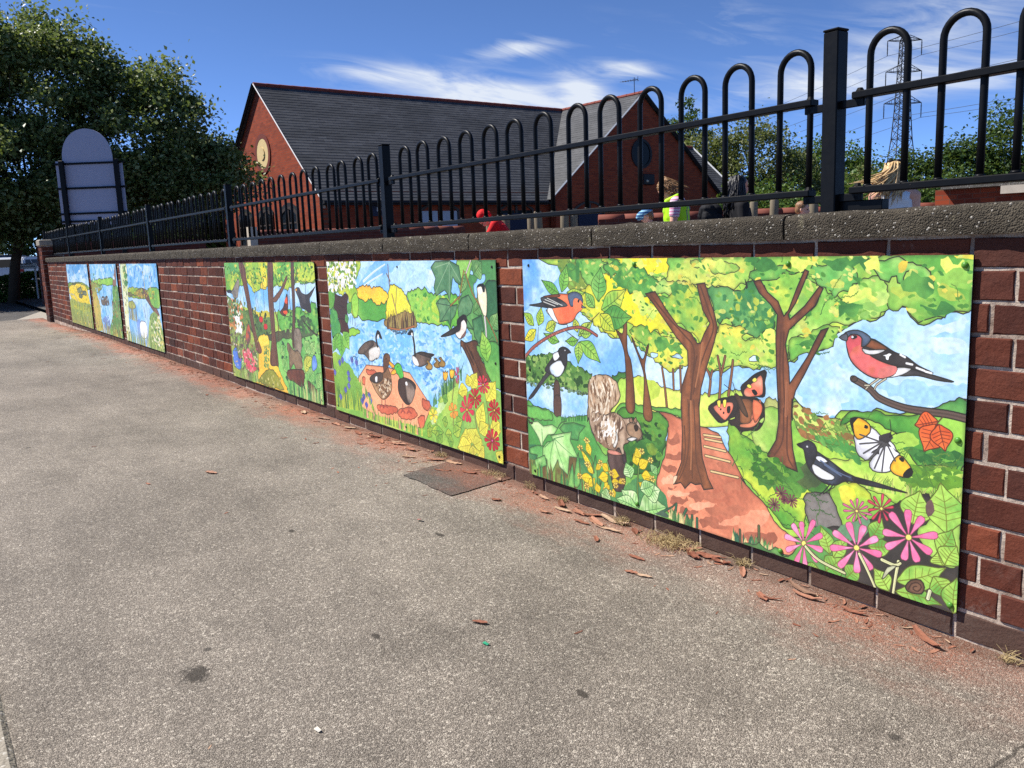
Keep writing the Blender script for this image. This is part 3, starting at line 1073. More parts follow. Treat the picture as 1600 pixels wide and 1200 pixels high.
    mb = MB(); mb.box(WX + WH + .002, X2 - .31, Y2 - 2.8, Y2 - 2.5, 0, Z2 - 2.8 * .8425); mb.build('far_front_wall', M_BGX, root)
    mb = MB(); mb.tube([(X2 + .12, Y2 - 3.1, Z2 - 3.1 * .8425 + .03), (X2 + .12, Y2, Z2 + .03)], .045, 4); mb.build('verge', M_VERGE, root)
    mb = MB(); mb.tube([(WX + 1.2, Y2, Z2), (X2 + .1, Y2, Z2)], .08, 8); mb.build('ridge_tiles', M_RIDGE, root)
    # aerial
    mb = MB()
    mb.tube([(WX - .05, WY + .35, RZ), (WX - .05, WY + .35, RZ + .62)], .014, 6)
    mb.tube([(WX - .62, WY + .45, RZ + .42), (WX + .10, WY + .3, RZ + .55)], .010, 5)
    for k in range(7):
        f_ = k / 6.0
        cx, cy, cz = WX - .62 + .68 * f_, WY + .45 - .14 * f_, RZ + .42 + .12 * f_
        mb.tube([(cx, cy - .11, cz - .02 - .04 * f_), (cx, cy + .11, cz + .02 + .04 * f_)], .007, 4)
    mb.tube([(WX + .09, WY + .3, RZ + .48), (WX + .10, WY + .3, RZ + .66)], .012, 4)
    mb.build('tv_aerial', M_DARKTRIM, root)


build_school()

# ------------------------------------------------------------------ low walls, hut, log posts in the yard
M_LWX = mat_brickwork('yard_brickwork', lin(112, 56, 42), lin(88, 44, 36), lin(96, 74, 66), 'x')
M_TERRA = simple('terracotta_coping', lin(118, 62, 48), 0.8, var=.35, scale=4)


def low_wall(name, a, b, h, label, cap_r=0.11, thick=0.24):
    a, b = Vector((*a, GZ - .02)), Vector((*b, GZ - .02))
    d = b - a
    root = empty(name, a, math.atan2(d.y, d.x)); tag(root, label, 'wall')
    ln = d.length
    mb = MB(); mb.box(0, ln, -thick / 2, thick / 2, 0, h - cap_r * .8); mb.build('brickwork', M_LWX, root)
    mb = MB()
    x = 0.0
    while x < ln - .05:
        e_ = min(x + .44, ln)
        mb.tube([(x, 0, h - cap_r), (e_, 0, h - cap_r)], cap_r * rng.uniform(.98, 1.03), 10); x += .45
    mb.build('half_round_coping', M_TERRA, root, True)
    return root


low_wall('yard_wall', (-20.5, 4.85), (-20.5, 10.6), 1.60, 'low red brick yard wall in front of the gable with rounded terracotta coping')
low_wall('yard_wall', (-24.0, 0.6), (-24.0, 4.6), 1.50, 'low red brick wall behind the railing under the big tree')
low_wall('yard_wall', (-11.66, 7.90), (-7.4, 13.6), 1.50, 'low dark brick playground wall behind the people')
mb = MB(); mb.box(-20.62, -20.40, 4.66, 4.84, GZ - .02, 1.64)
tag(mb.build('wall_pier', M_STONE), 'pale stone pier at the end of the low yard wall', 'pier')


def build_hut():
    root = empty('brick_hut', (-7.80, 11.75, GZ - .02), rad(10)); tag(root, 'small red brick hut with flat grey roof at the right edge', 'hut')
    mb = MB(); mb.box(0, 4.2, 0, .22, 0, 1.66); mb.build('front_wall', M_BGX, root)
    mb = MB(); mb.box(0.0, .22, .221, 3.2, 0, 1.66); mb.build('side_wall', M_BGY, root)
    mb = MB(); mb.box(3.98, 4.2, .221, 3.2, 0, 1.66); mb.build('side_wall', M_BGY, root)
    mb = MB(); mb.prism([(-.12, 1.662), (3.3, 1.662), (3.3, 1.80), (-.12, 1.70)], 'x', .12, 4.35)
    mb.build('flat_roof', mat_concrete('felt_roof', lin(96, 92, 86), .3, .4), root)
    mb = MB(); mb.box(1.0, 4.3, -.14, -.122, 1.54, 1.66); mb.build('fascia_board', M_STONE, root)


build_hut()


def mat_log():
    t = NT('weathered_timber')
    v = t.pos((14, 14, 1.2), True)
    n1 = t.noise(v, 2.2, 6, 0.65)
    c = t.mix(n1, lin(92, 82, 68), lin(150, 138, 116))
    t.bump(n1, 0.5, 0.01)
    return t.done(c, 0.85, 0.15)


M_LOG = mat_log()
LOGS = [(-11.04, 5.227, 1.465, 'weathered timber post, leftmost of the row beside the red jumper'),
        (-10.905, 5.426, 1.475, 'weathered timber post standing just behind the red jumper'),
        (-11.30, 6.30, 1.44, 'short timber post showing right above the red jumper'),
        (-10.687, 5.744, 1.48, 'slim pale timber post, left one of the pair right of the red jumper'),
        (-10.227, 5.524, 1.496, 'thick timber post, right one of the pair right of the red jumper'),
        (-10.004, 5.842, 1.482, 'lower timber post of the pair left of the low wall end'),
        (-9.934, 5.953, 1.514, 'taller timber post of the pair left of the low wall end'),
        (-8.79, 8.513, 1.54, 'timber post directly behind the woman in black'),
        (-8.617, 8.769, 1.558, 'timber post between the woman in black and the small boy'),
        (-7.96, 8.824, 1.535, 'timber post right beside the small boy near the thick railing post')]


def build_logs():
    for x, y, h, lab in LOGS:
        r = rng.uniform(.058, .068)
        mb = MB()
        pts = [(rng.uniform(-.006, .006), rng.uniform(-.006, .006), h_ * (h - GZ)) for h_ in (0, .3, .6, .85)] + [(0, 0, h - GZ - .02), (0, 0, h - GZ)]
        mb.tube(pts, [r * 1.04, r, r * .99, r * .98, r * .97, r * .86], 14)
        o = mb.build('timber_post', M_LOG, loc=(x, y, GZ - .02))
        smooth_angle(o, 50)
        tag(o, lab, 'post', 'timber posts in the playground')


build_logs()


# ------------------------------------------------------------------ sign board seen from behind
M_BOARD = simple('grey_board_back', lin(168, 170, 188), 0.55, var=.05)


def build_sign():
    TL, TR, BL = Vector((-20.596, 0.764, 3.132)), Vector((-19.795, 1.853, 2.90)), Vector((-20.35, 0.90, 1.80))
    rz = math.atan2(TR.y - TL.y, TR.x - TL.x)
    w = 1.40
    root = empty('sign_board', (TL.x, TL.y, GZ - .02), rz); tag(root, 'grey back of an arched notice board on two black posts', 'sign')
    b = GZ - .02
    pts = [(0, 1.78), (w, 1.72), (w, 2.99), (w - .13, 3.0)]
    cx, cz, rr = w / 2 - .02, 3.04, .53
    for k in range(0, 19):
        a = math.pi * k / 18
        pts.append((cx + rr * math.cos(a), cz + .02 + .64 * math.sin(a) ** .85))
    pts += [(.12, 3.06), (0, 3.06)]
    mb = MB(); mb.prism([(x, z - b) for x, z in pts], 'y', -.012, .012); mb.build('board', M_BOARD, root)
    for x in (.16, w - .09):
        mb = MB(); mb.cbox(x - .045, x + .045, -.125, -.045, 0, 3.06 - b, .006); mb.build('post', M_IRON, root)
    for z in (3.0, 2.50, 1.98, 1.82):
        mb = MB(); mb.box(-.02, w + .05, -.0445, -.0125, z - .02 - b, z + .02 - b); mb.build('batten', M_IRON, root)


build_sign()


# ------------------------------------------------------------------ trees, hedge


def mat_leaf(name, c1, c2, c3, rough=0.38, trans=0.35, spec=0.5):
    t = NT(name)
    at = t.n('ShaderNodeAttribute'); at.attribute_name = 'rnd'; at.attribute_type = 'GEOMETRY'
    c = t.ramp(at.outputs['Fac'], [(0, c1), (.55, c2), (1, c3)])
    t.done(c, rough, spec)
    tr = t.n('ShaderNodeBsdfTranslucent')
    t.set(tr.inputs[0], t.mix(0.5, c, (0.20, 0.26, 0.03, 1)))
    mx = t.n('ShaderNodeMixShader'); mx.inputs[0].default_value = trans
    t.t.links.new(t.b.outputs[0], mx.inputs[1]); t.t.links.new(tr.outputs[0], mx.inputs[2])
    out = [n for n in t.t.nodes if n.type == 'OUTPUT_MATERIAL'][0]
    t.t.links.new(mx.outputs[0], out.inputs[0])
    return t.mat


M_LEAF_A = mat_leaf('glossy_dark_leaf', lin(64, 80, 42), lin(104, 122, 68), lin(164, 170, 120), 0.45, 0.36, 0.35)
M_LEAF_B = mat_leaf('olive_leaf', lin(70, 82, 46), lin(108, 116, 68), lin(150, 152, 102), 0.5, 0.3, 0.3)
M_LEAF_C = mat_leaf('fresh_green_leaf', lin(48, 76, 32), lin(78, 108, 44), lin(112, 138, 64), 0.5, 0.3, 0.3)
M_LEAF_D = mat_leaf('dark_green_leaf', lin(40, 62, 30), lin(62, 88, 40), lin(92, 116, 58), 0.5, 0.28, 0.3)
M_BARK = simple('grey_brown_bark', lin(72, 60, 48), 0.9, var=.4, scale=6, bump=.6)


def leaf_mesh(name, C, size, rs, mat, upbias=0.5):
    n = len(C)
    N = rs.normal(0, 1, (n, 3)); N[:, 2] = np.abs(N[:, 2]) * (1 + upbias) + .1
    N /= np.linalg.norm(N, axis=1, keepdims=True)
    A = rs.normal(0, 1, (n, 3)); U = np.cross(N, A); U /= np.linalg.norm(U, axis=1, keepdims=True)
    W = np.cross(N, U)
    s = size * rs.uniform(.6, 1.25, (n, 1))
    # leaf: base, two sides (drooping), tip, folded on the midrib
    v0 = C - U * s * .5
    v1 = C + W * s * .36 + N * s * .10 - U * s * .08
    v2 = C + U * s * .5 - N * s * .06
    v3 = C - W * s * .36 + N * s * .10 - U * s * .08
    V = np.stack([v0, v1, v2, v3], 1).reshape(-1, 3)
    me = bpy.data.meshes.new(name)
    me.vertices.add(4 * n); me.vertices.foreach_set('co', V.astype(np.float32).ravel())
    idx = np.arange(n) * 4
    F = np.stack([idx, idx + 1, idx + 2, idx, idx + 2, idx + 3], 1).ravel()
    me.loops.add(6 * n); me.loops.foreach_set('vertex_index', F.astype(np.int32))
    me.polygons.add(2 * n)
    me.polygons.foreach_set('loop_start', (np.arange(2 * n) * 3).astype(np.int32))
    me.update(calc_edges=True)
    at = me.attributes.new('rnd', 'FLOAT', 'FACE')
    at.data.foreach_set('value', np.repeat(rs.uniform(0, 1, n), 2).astype(np.float32))
    me.materials.append(mat)
    me.validate()
    return me


def crown_points(lobes, nclump, nleaf, rs, spread, shell=0.55):
    """leaf clumps spread through a set of ellipsoidal lobes, mostly towards their surface"""
    vol = np.array([l[3] * l[4] * l[5] for l in lobes]) ** .75
    pick = rs.choice(len(lobes), nclump, p=vol / vol.sum())
    D = rs.normal(0, 1, (nclump, 3)); D /= np.linalg.norm(D, axis=1, keepdims=True)
    rr = shell + (1 - shell) * rs.uniform(0, 1, nclump) ** .6
    Lb = np.array(lobes)
    CC = Lb[pick, :3] + D * rr[:, None] * Lb[pick, 3:6]
    k = rs.randint(0, nclump, nleaf)
    sp = spread * rs.uniform(.45, 1.3, nclump)
    off = rs.normal(0, 1, (nleaf, 3)) * sp[k][:, None]
    off[:, 2] *= .7
    return CC, CC[k] + off


def tree(name, label, base, trunk_h, r0, lobes, nclump, nleaf, leaf, mat, seed, spread=.45, group=None, shell=.55, cat='tree'):
    """lobes are relative to the base"""
    rs = np.random.RandomState(seed)
    root = empty(name, base); tag(root, label, cat, group)
    CC, P_ = crown_points(lobes, nclump, nleaf, rs, spread, shell)
    P_[:, 2] = np.maximum(P_[:, 2], .15)
    link('crown', leaf_mesh('crown', P_, leaf, rs, mat), None, root)
    mb = MB()
    top = np.array([np.mean([l[0] for l in lobes]) * .5, np.mean([l[1] for l in lobes]) * .5, trunk_h])
    mb.tube([(0, 0, -.1), (top[0] * .2, top[1] * .2, trunk_h * .35), (top[0] * .6, top[1] * .6, trunk_h * .75), tuple(top)], [r0 * 1.25, r0, r0 * .82, r0 * .62], 10)
    mb.build('trunk', M_BARK, root, True)
    br = MB()
    sel = rs.choice(len(CC), min(len(CC), 46), replace=False)
    for i in sel:
        t = rs.uniform(.55, 1.0)
        s = np.array([top[0] * t, top[1] * t, trunk_h * t])
        e_ = CC[i]
        m1 = s + (e_ - s) * .5 + rs.normal(0, .12, 3) * np.linalg.norm(e_ - s) + np.array([0, 0, .08 * np.linalg.norm(e_ - s)])
        br.tube([s, s + (m1 - s) * .5, m1, e_], [r0 * .34, r0 * .24, r0 * .15, r0 * .04], 5)
    br.build('limbs', M_BARK, root, True)
    return root


# the big broad tree on the left
tree('broad_tree', 'big dark leafy tree filling the upper left corner', (-27.9, 0.30, GZ - .1), 3.0, .13,
     [(0.0, 0.9, 5.6, 2.3, 2.6, 2.3), (1.2, 3.4, 4.6, 1.9, 2.3, 1.9), (-.5, -1.4, 5.2, 2.3, 2.3, 2.1), (1.6, -.4, 3.4, 2.0, 2.4, 1.4), (2.3, 4.9, 3.3, 1.2, 1.5, 1.0), (1.6, 2.4, 2.7, 1.6, 2.6, 1.0), (.2, .6, 7.2, 1.0, 1.1, .8), (0.9, 2.3, 6.3, .9, 1.0, .9), (1.7, 4.0, 5.2, .8, 1.2, .7), (.8, -1.6, 2.6, 1.8, 1.8, 1.2), (.5, 1.2, 2.2, 1.3, 1.5, .7)],
     520, 150000, .13, M_LEAF_A, 3, spread=.30)
tree('broad_tree', 'dark tree with its trunk left of the hedge sign, behind the big tree', (-33.5, -3.2, GZ - .1), 3.2, .2,
     [(0, 0, 5.4, 2.6, 2.8, 2.6), (.6, 2.0, 4.2, 2.0, 2.0, 1.8), (0, -2.0, 4.0, 2.2, 2.2, 1.8)], 220, 26000, .18, M_LEAF_A, 5, spread=.5)
tree('broad_tree', 'shaded tree between the grey sign back and the school gable', (-36.0, 8.5, GZ - .1), 2.4, .16,
     [(0, 0, 3.6, 2.0, 2.6, 2.0), (.5, 2.4, 3.0, 1.6, 2.0, 1.5), (0, -2.6, 3.2, 1.7, 2.2, 1.6)], 200, 24000, .18, M_LEAF_D, 6, spread=.45)
G_T = 'trees beyond the playground'
tree('round_tree', 'olive green bushy tree directly right of the school roof', (-28.6, 32.0, GZ - .1), 2.0, .2,
     [(0, 0, 4.1, 2.2, 2.5, 2.3), (-1.6, -1.7, 4.1, 1.8, 1.8, 1.8), (1.2, 1.7, 3.0, 1.8, 2.0, 2.0), (0, 0, 1.8, 2.6, 3.4, 1.6)], 330, 44000, .16, M_LEAF_B, 21, spread=.42, group=G_T, shell=.7)
tree('birch_tree', 'slender airy tree rising above the olive tree beside the roof', (-33.0, 32.2, GZ - .1), 6.4, .10,
     [(0, 0, 6.9, .9, 1.0, 1.5), (-.5, -.8, 6.2, .6, .7, 1.4), (.5, .9, 6.2, .6, .7, 1.2), (0, 0, 4.8, 1.3, 1.6, 1.6)], 70, 3600, .16, M_LEAF_D, 22, spread=.20, group=G_T, shell=.2)
tree('birch_tree', 'thin twig tips poking over the slate roof left of the gable', (-34.0, 26.4, GZ - .1), 6.6, .08,
     [(0, 0, 6.9, .7, .9, .55), (0, .2, 5.6, 1.0, 1.2, 1.0)], 40, 1500, .15, M_LEAF_D, 23, spread=.16, group=G_T, shell=.2)
tree('round_tree', 'fresh green tree behind the thick railing post', (-31.4, 42.6, GZ - .1), 2.2, .2,
     [(0, .2, 4.6, 1.8, 2.0, 2.0), (-1.4, -1.6, 4.0, 1.6, 1.6, 1.8), (.9, 2.0, 3.2, 1.6, 2.0, 1.8), (0, 0, 2.0, 2.6, 3.6, 1.8)], 280, 36000, .18, M_LEAF_C, 24, spread=.42, group=G_T, shell=.65)
tree('shrub', 'greyish low bushy tree in front of the foot of the pylon', (-26.4, 37.6, GZ - .1), 1.0, .1,
     [(0, 0, 2.6, 1.4, 1.9, 1.7), (.5, 1.7, 2.2, 1.2, 1.3, 1.3)], 110, 13000, .15, M_LEAF_B, 25, spread=.34, group=G_T)
tree('round_tree', 'tall dark green tree cut by the right picture edge', (-19.6, 39.2, GZ - .1), 2.2, .22,
     [(0.2, .3, 4.4, 1.9, 2.1, 2.1), (-1.2, -1.7, 3.2, 1.4, 1.7, 1.7), (1.9, 2.0, 4.0, 2.0, 2.2, 2.0), (-.3, -.5, 1.9, 2.2, 3.2, 1.8)], 280, 38000, .17, M_LEAF_D, 26, spread=.42, group=G_T, shell=.6)
tree('round_tree', 'dark green tree right of the pylon, lower than its neighbour', (-22.6, 36.2, GZ - .1), 1.8, .18,
     [(0, 0, 2.9, 1.2, 1.5, 1.7), (-.6, -1.0, 2.3, 1.0, 1.1, 1.3), (.6, 1.0, 1.8, 1.4, 1.6, 1.5)], 170, 21000, .16, M_LEAF_D, 27, spread=.38, group=G_T, shell=.6)
tree('shrub', 'dense green bush behind the small boy and timber posts', (-17.4, 24.2, GZ - .1), .8, .08,
     [(0, 0, 1.7, 1.5, 2.0, 1.2), (-2.2, -2.2, 1.7, 1.6, 1.7, 1.2), (1.6, 2.4, 1.4, 1.4, 1.8, 1.1)], 220, 24000, .13, M_LEAF_C, 28, spread=.3, group=G_T, shell=.6)
tree('shrub', 'dark bush between the woman in white and the brick hut', (-14.6, 24.6, GZ - .1), .8, .08,
     [(0, 0, 1.2, 1.6, 2.0, 1.3), (1.6, 2.0, 1.1, 1.4, 1.8, 1.2), (2.6, 4.2, 1.3, 1.6, 2.0, 1.4)], 190, 22000, .13, M_LEAF_D, 29, spread=.3, group=G_T, shell=.6)

G_B = 'dark trees closing the view behind the car park'
tree('broad_tree', 'dark far tree above the white parked car at the left edge', (-84.0, -8.0, GZ - .2), 2.5, .25,
     [(0, 0, 5.0, 3.5, 6.0, 4.0), (0, 6.0, 4.6, 3.0, 5.0, 3.6), (0, 0, 2.4, 3.0, 9.0, 2.4)], 220, 22000, .36, M_LEAF_D, 31, spread=.7, group=G_B)
tree('broad_tree', 'dark far tree behind the dark blue estate car', (-86.0, 9.0, GZ - .2), 2.5, .25,
     [(0, 0, 4.8, 3.5, 6.0, 4.0), (0, 6.0, 4.2, 3.0, 5.0, 3.6), (0, 0, 2.4, 3.0, 9.0, 2.4)], 220, 22000, .36, M_LEAF_D, 32, spread=.7, group=G_B)

tree('broad_tree', 'dark far tree glimpsed through the railing left of the school gable', (-77.5, 19.5, GZ - .2), 2.2, .22,
     [(0, 0, 4.2, 3.0, 4.5, 3.4), (0, 3.5, 3.4, 2.6, 3.6, 2.8), (0, -4.0, 3.2, 2.6, 3.6, 2.6), (0, 0, 2.0, 2.6, 7.0, 2.0)], 200, 18000, .34, M_LEAF_D, 33, spread=.65, group=G_B)


def build_hedge():
    root = empty('hedge', (-29.2, -1.5, GZ - .1)); tag(root, 'clipped dark green hedge in front of the parked cars', 'hedge')
    rs = np.random.RandomState(44)
    n = 60000
    x = rs.uniform(-.55, .55, n); y = rs.uniform(-4.0, 4.4, n); z = rs.uniform(.02, .80, n)
    # keep the shell
    keep = (np.abs(x) > .30) | (z > .62)
    P_ = np.stack([x, y, z], 1)[keep]
    P_[:, 2] += .05 * np.sin(P_[:, 1] * 3) * (P_[:, 2] > .6)
    link('foliage', leaf_mesh('foliage', P_, .085, rs, M_LEAF_C), None, root)
    mb = MB()
    for k in range(16):
        yy = -3.9 + k * .55
        mb.tube([(0, yy, -.05), (rng.uniform(-.1, .1), yy + rng.uniform(-.1, .1), .4), (rng.uniform(-.3, .3), yy + rng.uniform(-.3, .3), .75)], [.03, .022, .01], 5)
    mb.build('stems', M_BARK, root)


build_hedge()
# ------------------------------------------------------------------ sign in the hedge, parked cars


def text_mesh(body, size, name='lettering'):
    cu = bpy.data.curves.new(name, 'FONT'); cu.body = body; cu.size = size; cu.align_x = 'CENTER'; cu.align_y = 'CENTER'; cu.extrude = 0.0015
    o = bpy.data.objects.new(name, cu); col.objects.link(o)
    dg = bpy.context.evaluated_depsgraph_get()
    me = bpy.data.meshes.new_from_object(o.evaluated_get(dg))
    bpy.data.objects.remove(o); bpy.data.curves.remove(cu)
    return me


M_INK = simple('black_ink', (0.012, 0.012, 0.014, 1), 0.6)


def build_hedge_sign():
    root = empty('hedge_sign', (-28.25, 0.70, GZ - .1), rad(62)); tag(root, 'small white name board above the hedge reading Stanley Library Community Centre', 'sign')
    mb = MB(); mb.cbox(-.36, .36, -.015, .015, .93, 1.09, .004); bd = mb.build('board', M_WHITE, root)
    for i, s in enumerate(('STANLEY LIBRARY', 'COMMUNITY CENTRE')):
        me = text_mesh(s, .062); me.materials.clear(); me.materials.append(M_INK)
        o = link('lettering', me, None, bd); o.rotation_euler = (rad(90), 0, 0); o.location = (0, -.0165, 1.068 - .078 * i)
    for x in (-.28, .28):
        mb = MB(); mb.box(x - .02, x + .02, .016, .05, 0, 1.1); mb.build('post', M_WHITE, root)


build_hedge_sign()

M_TYRE = simple('tyre_rubber', lin(28, 28, 30), .8)
M_RIM = simple('alloy_rim', lin(150, 152, 156), .35, metal=.8)
M_LAMPR = simple('red_tail_lamp', lin(150, 20, 18), .3)
M_LAMPW = simple('clear_head_lamp', lin(210, 214, 216), .2)


def car(label, loc, rz, paint, suv=True):
    t = NT(label.split()[0] + '_car_paint'); nz = t.noise(t.pos(obj=True), 3, 2)
    m_ = t.done(t.mix(nz, paint, tuple(x * 1.1 for x in paint[:3]) + (1,)), .25, .6)
    h = 1.68 if suv else 1.45
    root = empty('parked_car', loc, rz); tag(root, label, 'car', 'cars parked behind the hedge')
    L2, W2 = 2.25, .90
    belt = .98 if suv else .90
    low = [(-L2, .35), (L2, .35), (L2 + .02, .6), (L2 - .05, .78), (L2 - 1.15, belt), (-L2 + .05, belt + .03), (-L2 - .03, .62)]
    up = [(L2 - 1.2, belt - .01), (L2 - 1.85, h - .06), (L2 - 2.2, h), (-L2 + .75, h), (-L2 + .45, h - .05), (-L2 + .08, belt - .01)]
    bm_ = MB()
    bm_.prism(low, 'y', -W2, W2)
    n = len(up)
    vs = [(x, -W2 * (.97 - .19 * (z - belt) / (h - belt)), z) for x, z in up] + [(x, W2 * (.97 - .19 * (z - belt) / (h - belt)), z) for x, z in up]
    bm_.add(vs, [tuple(range(n)), tuple(range(n, 2 * n))[::-1]] + [(i, (i + 1) % n, n + (i + 1) % n, n + i) for i in range(n)])
    body = bm_.build('body', m_, root)
    bv = bmesh.new(); bv.from_mesh(body.data); bmesh.ops.bevel(bv, geom=list(bv.edges), offset=.045, segments=2, affect='EDGES', clamp_overlap=True); bv.to_mesh(body.data); bv.free()
    smooth_angle(body, 35)
    # side windows, windscreen, rear screen
    for s in (-1, 1):
        for a, b in (((L2 - 1.42, L2 - 1.9), (L2 - 2.35, L2 - 2.35)), ((L2 - 2.43, L2 - 2.43), (-L2 + 1.25, -L2 + 1.25)), ((-L2 + 1.17, -L2 + 1.17), (-L2 + .35, -L2 + .62))):
            zl, zh = belt + .05, h - .14
            def Y(z): return s * (W2 * (.97 - .19 * (z - belt) / (h - belt)) + .006)
            w = MB(); w.add([(a[0], Y(zl), zl), (b[0], Y(zl), zl), (b[1], Y(zh), zh), (a[1], Y(zh), zh), (a[0], Y(zl) - s * .02, zl), (b[0], Y(zl) - s * .02, zl), (b[1], Y(zh) - s * .02, zh), (a[1], Y(zh) - s * .02, zh)],
                            [(0, 1, 2, 3), (4, 7, 6, 5), (0, 4, 5, 1), (1, 5, 6, 2), (2, 6, 7, 3), (3, 7, 4, 0)])
            w.build('side_window', M_GLASS, root)
        w = MB(); w.tube([(L2 - 2.3, s * W2 * .74, h + .02), (-L2 + .9, s * W2 * .74, h + .02)], .02, 6); w.build('roof_rail', M_RIM, root)
        mr = MB(); mr.ellipsoid((L2 - 1.5, s * (W2 + .09), belt + .06), (.10, .10, .08)); mr.build('mirror', m_, root, True)
        for nm, x, mt in (('headlight', L2 - .05, M_LAMPW), ('tail_light', -L2 + .03, M_LAMPR)):
            q = MB(); q.cbox(x - .07, x + .075, s * W2 - .28 if s > 0 else s * W2 + .02, s * W2 - .02 if s > 0 else s * W2 + .28, .68, .86, .02); q.build(nm, mt, root)
        for x in (L2 - .85, -L2 + .85):
            q = MB(); q.tube([(x, s * (W2 - .20), .34), (x, s * (W2 + .012), .34)], .34, 20); ty = q.build('wheel', M_TYRE, root, False)
            q = MB(); q.tube([(x, s * (W2 + .013), .34), (x, s * (W2 + .022), .34)], [.22, .19], 14); q.build('rim', M_RIM, ty)
    zl, zh = belt + .04, h - .1
    w = MB(); w.add([(L2 - 1.22, -.72, zl), (L2 - 1.22, .72, zl), (L2 - 1.80, .62, zh), (L2 - 1.80, -.62, zh)], [(0, 1, 2, 3)]); w.build('windscreen', M_GLASS, root)
    w = MB(); w.add([(-L2 + .07, -.70, zl), (-L2 + .07, .70, zl), (-L2 + .38, .62, zh), (-L2 + .38, -.62, zh)], [(0, 3, 2, 1)]); w.build('rear_screen', M_GLASS, root)
    return root


car('dark blue parked estate car with silver roof rails behind the hedge', (-68.9, 4.3, GZ - .16), rad(60), lin(24, 28, 44))
car('white parked car at the left picture edge behind the hedge', (-64.6, 1.2, GZ - .16), rad(40), lin(210, 212, 214), False)
car('silver white parked car nosing out beside the brick wall end', (-54.6, 3.4, GZ - .16), rad(150), lin(200, 204, 208), False)


# ------------------------------------------------------------------ pylon and wires
M_STEEL = simple('galvanised_steel', lin(44, 47, 52), .6, var=.2)
M_WIRE = simple('dark_cable', lin(70, 74, 80), .7)


def build_pylon():
    C0 = Vector((-117.6, 191.2, GZ - .16))
    rz = math.atan2(.82, .57)
    root = empty('lattice_pylon', C0, rz); tag(root, 'tall grey lattice electricity pylon with three pairs of arms', 'pylon')
    levels = [(0, 4.0), (8, 3.1), (15.5, 2.35), (22, 1.70), (26.5, 1.42), (30, 1.25), (33.5, 1.12), (37, 1.0), (40.5, .88), (43.7, .78), (45.6, .08)]
    mb = MB()
    r = .10
    for i in range(len(levels) - 1):
        (z0, a), (z1, b) = levels[i], levels[i + 1]
        cs0 = [(-a, -a), (a, -a), (a, a), (-a, a)]; cs1 = [(-b, -b), (b, -b), (b, b), (-b, b)]
        for k in range(4):
            j = (k + 1) % 4
            mb.tube([(*cs0[k], z0), (*cs1[k], z1)], r * 1.25, 4)
            n = 1 if i < 2 else 2
            for q in range(n):
                f0, f1 = q / n, (q + 1) / n
                def P(c0, c1, f_): return (c0[0] + (c1[0] - c0[0]) * f_, c0[1] + (c1[1] - c0[1]) * f_, z0 + (z1 - z0) * f_)
                mb.tube([P(cs0[k], cs1[k], f0), P(cs0[j], cs1[j], f1)], r * .7, 4); mb.tube([P(cs0[j], cs1[j], f0), P(cs0[k], cs1[k], f1)], r * .7, 4)
            mb.tube([(*cs1[k], z1), (*cs1[j], z1)], r * .7, 4)
    mb.build('lattice_tower', M_STEEL, root)
    tips = []
    for z, ln, hw in ((43.7, 3.9, .78), (36.9, 4.1, 1.0), (29.9, 4.3, 1.25)):
        for s in (-1, 1):
            arm = MB(); tip = (s * ln, 0, z + .1)
            for y in (-hw, hw):
                arm.tube([(s * hw, y, z), tip], r * .8, 4); arm.tube([(s * hw, y, z + 1.5 if z < 43 else z + 1.1), tip], r * .8, 4)
                for f_ in (.33, .66):
                    x = s * (hw + (ln - hw) * f_)
                    arm.tube([(x, y * (1 - f_), z + .1 * f_), (x, y * (1 - f_), z + 1.4 * (1 - f_))], r * .5, 4)
            ao = arm.build('cross_arm', M_STEEL, root)
            ins = MB(); ins.tube([tip, (s * ln, 0, z - 3.2)], .09, 6)
            for q in range(8): ins.tube([(s * ln, 0, z - .5 - q * .3), (s * ln, 0, z - .58 - q * .3)], .16, 8)
            ins.build('insulator', M_STEEL, ao)
            tips.append((s, z, Vector((s * ln, 0, z - 3.2))))
    R_ = Matrix.Rotation(rz, 3, 'Z')
    names = {(-1, 43.7): 'top left', (1, 43.7): 'top right', (-1, 36.9): 'middle left', (1, 36.9): 'middle right', (-1, 29.9): 'lowest left', (1, 29.9): 'lowest right'}
    perp = Vector((RT_.x, RT_.y, 0))
    for s, z, tl in tips:
        p = C0 + R_ @ tl
        a = p + Vector((-150.0, 58.0, -5.5)); b = p + Vector((112.0, -43.0, -1.5))
        w = MB()
        for e_, n in ((a, 14), (b, 10)):
            pts = []
            for k in range(n + 1):
                f_ = k / n
                q = p + (e_ - p) * f_; q.z -= 9.0 * f_ * (1 - f_) * (1.1 if n == 14 else .6); pts.append(q - C0)
            w.tube(pts, .045, 4)
        o = w.build('power_line', M_WIRE, loc=C0)
        tag(o, 'thin power cable hung from the %s arm of the pylon' % names[(s, z)], 'cable', 'power cables')


RT_ = _RT
build_pylon()


# ------------------------------------------------------------------ people in the playground
M_SKIN = simple('skin', lin(222, 168, 142), .55, var=.06)
M_SKIN2 = simple('skin_tanned', lin(205, 140, 112), .55, var=.06)


def remesh(mb, name, mat, vox=.012, smooth=6, parent=None):
    me = mb.mesh(name + '_raw')
    o = bpy.data.objects.new(name, me); col.objects.link(o)
    m1 = o.modifiers.new('r', 'REMESH'); m1.mode = 'VOXEL'; m1.voxel_size = vox; m1.use_smooth_shade = True
    m2 = o.modifiers.new('s', 'SMOOTH'); m2.iterations = smooth; m2.factor = .5
    dg = bpy.context.evaluated_depsgraph_get()
    out = bpy.data.meshes.new_from_object(o.evaluated_get(dg))
    bpy.data.objects.remove(o); bpy.data.meshes.remove(me)
    out.name = name
    out.materials.clear(); out.materials.append(mat)
    return link(name, out, None, parent, True)


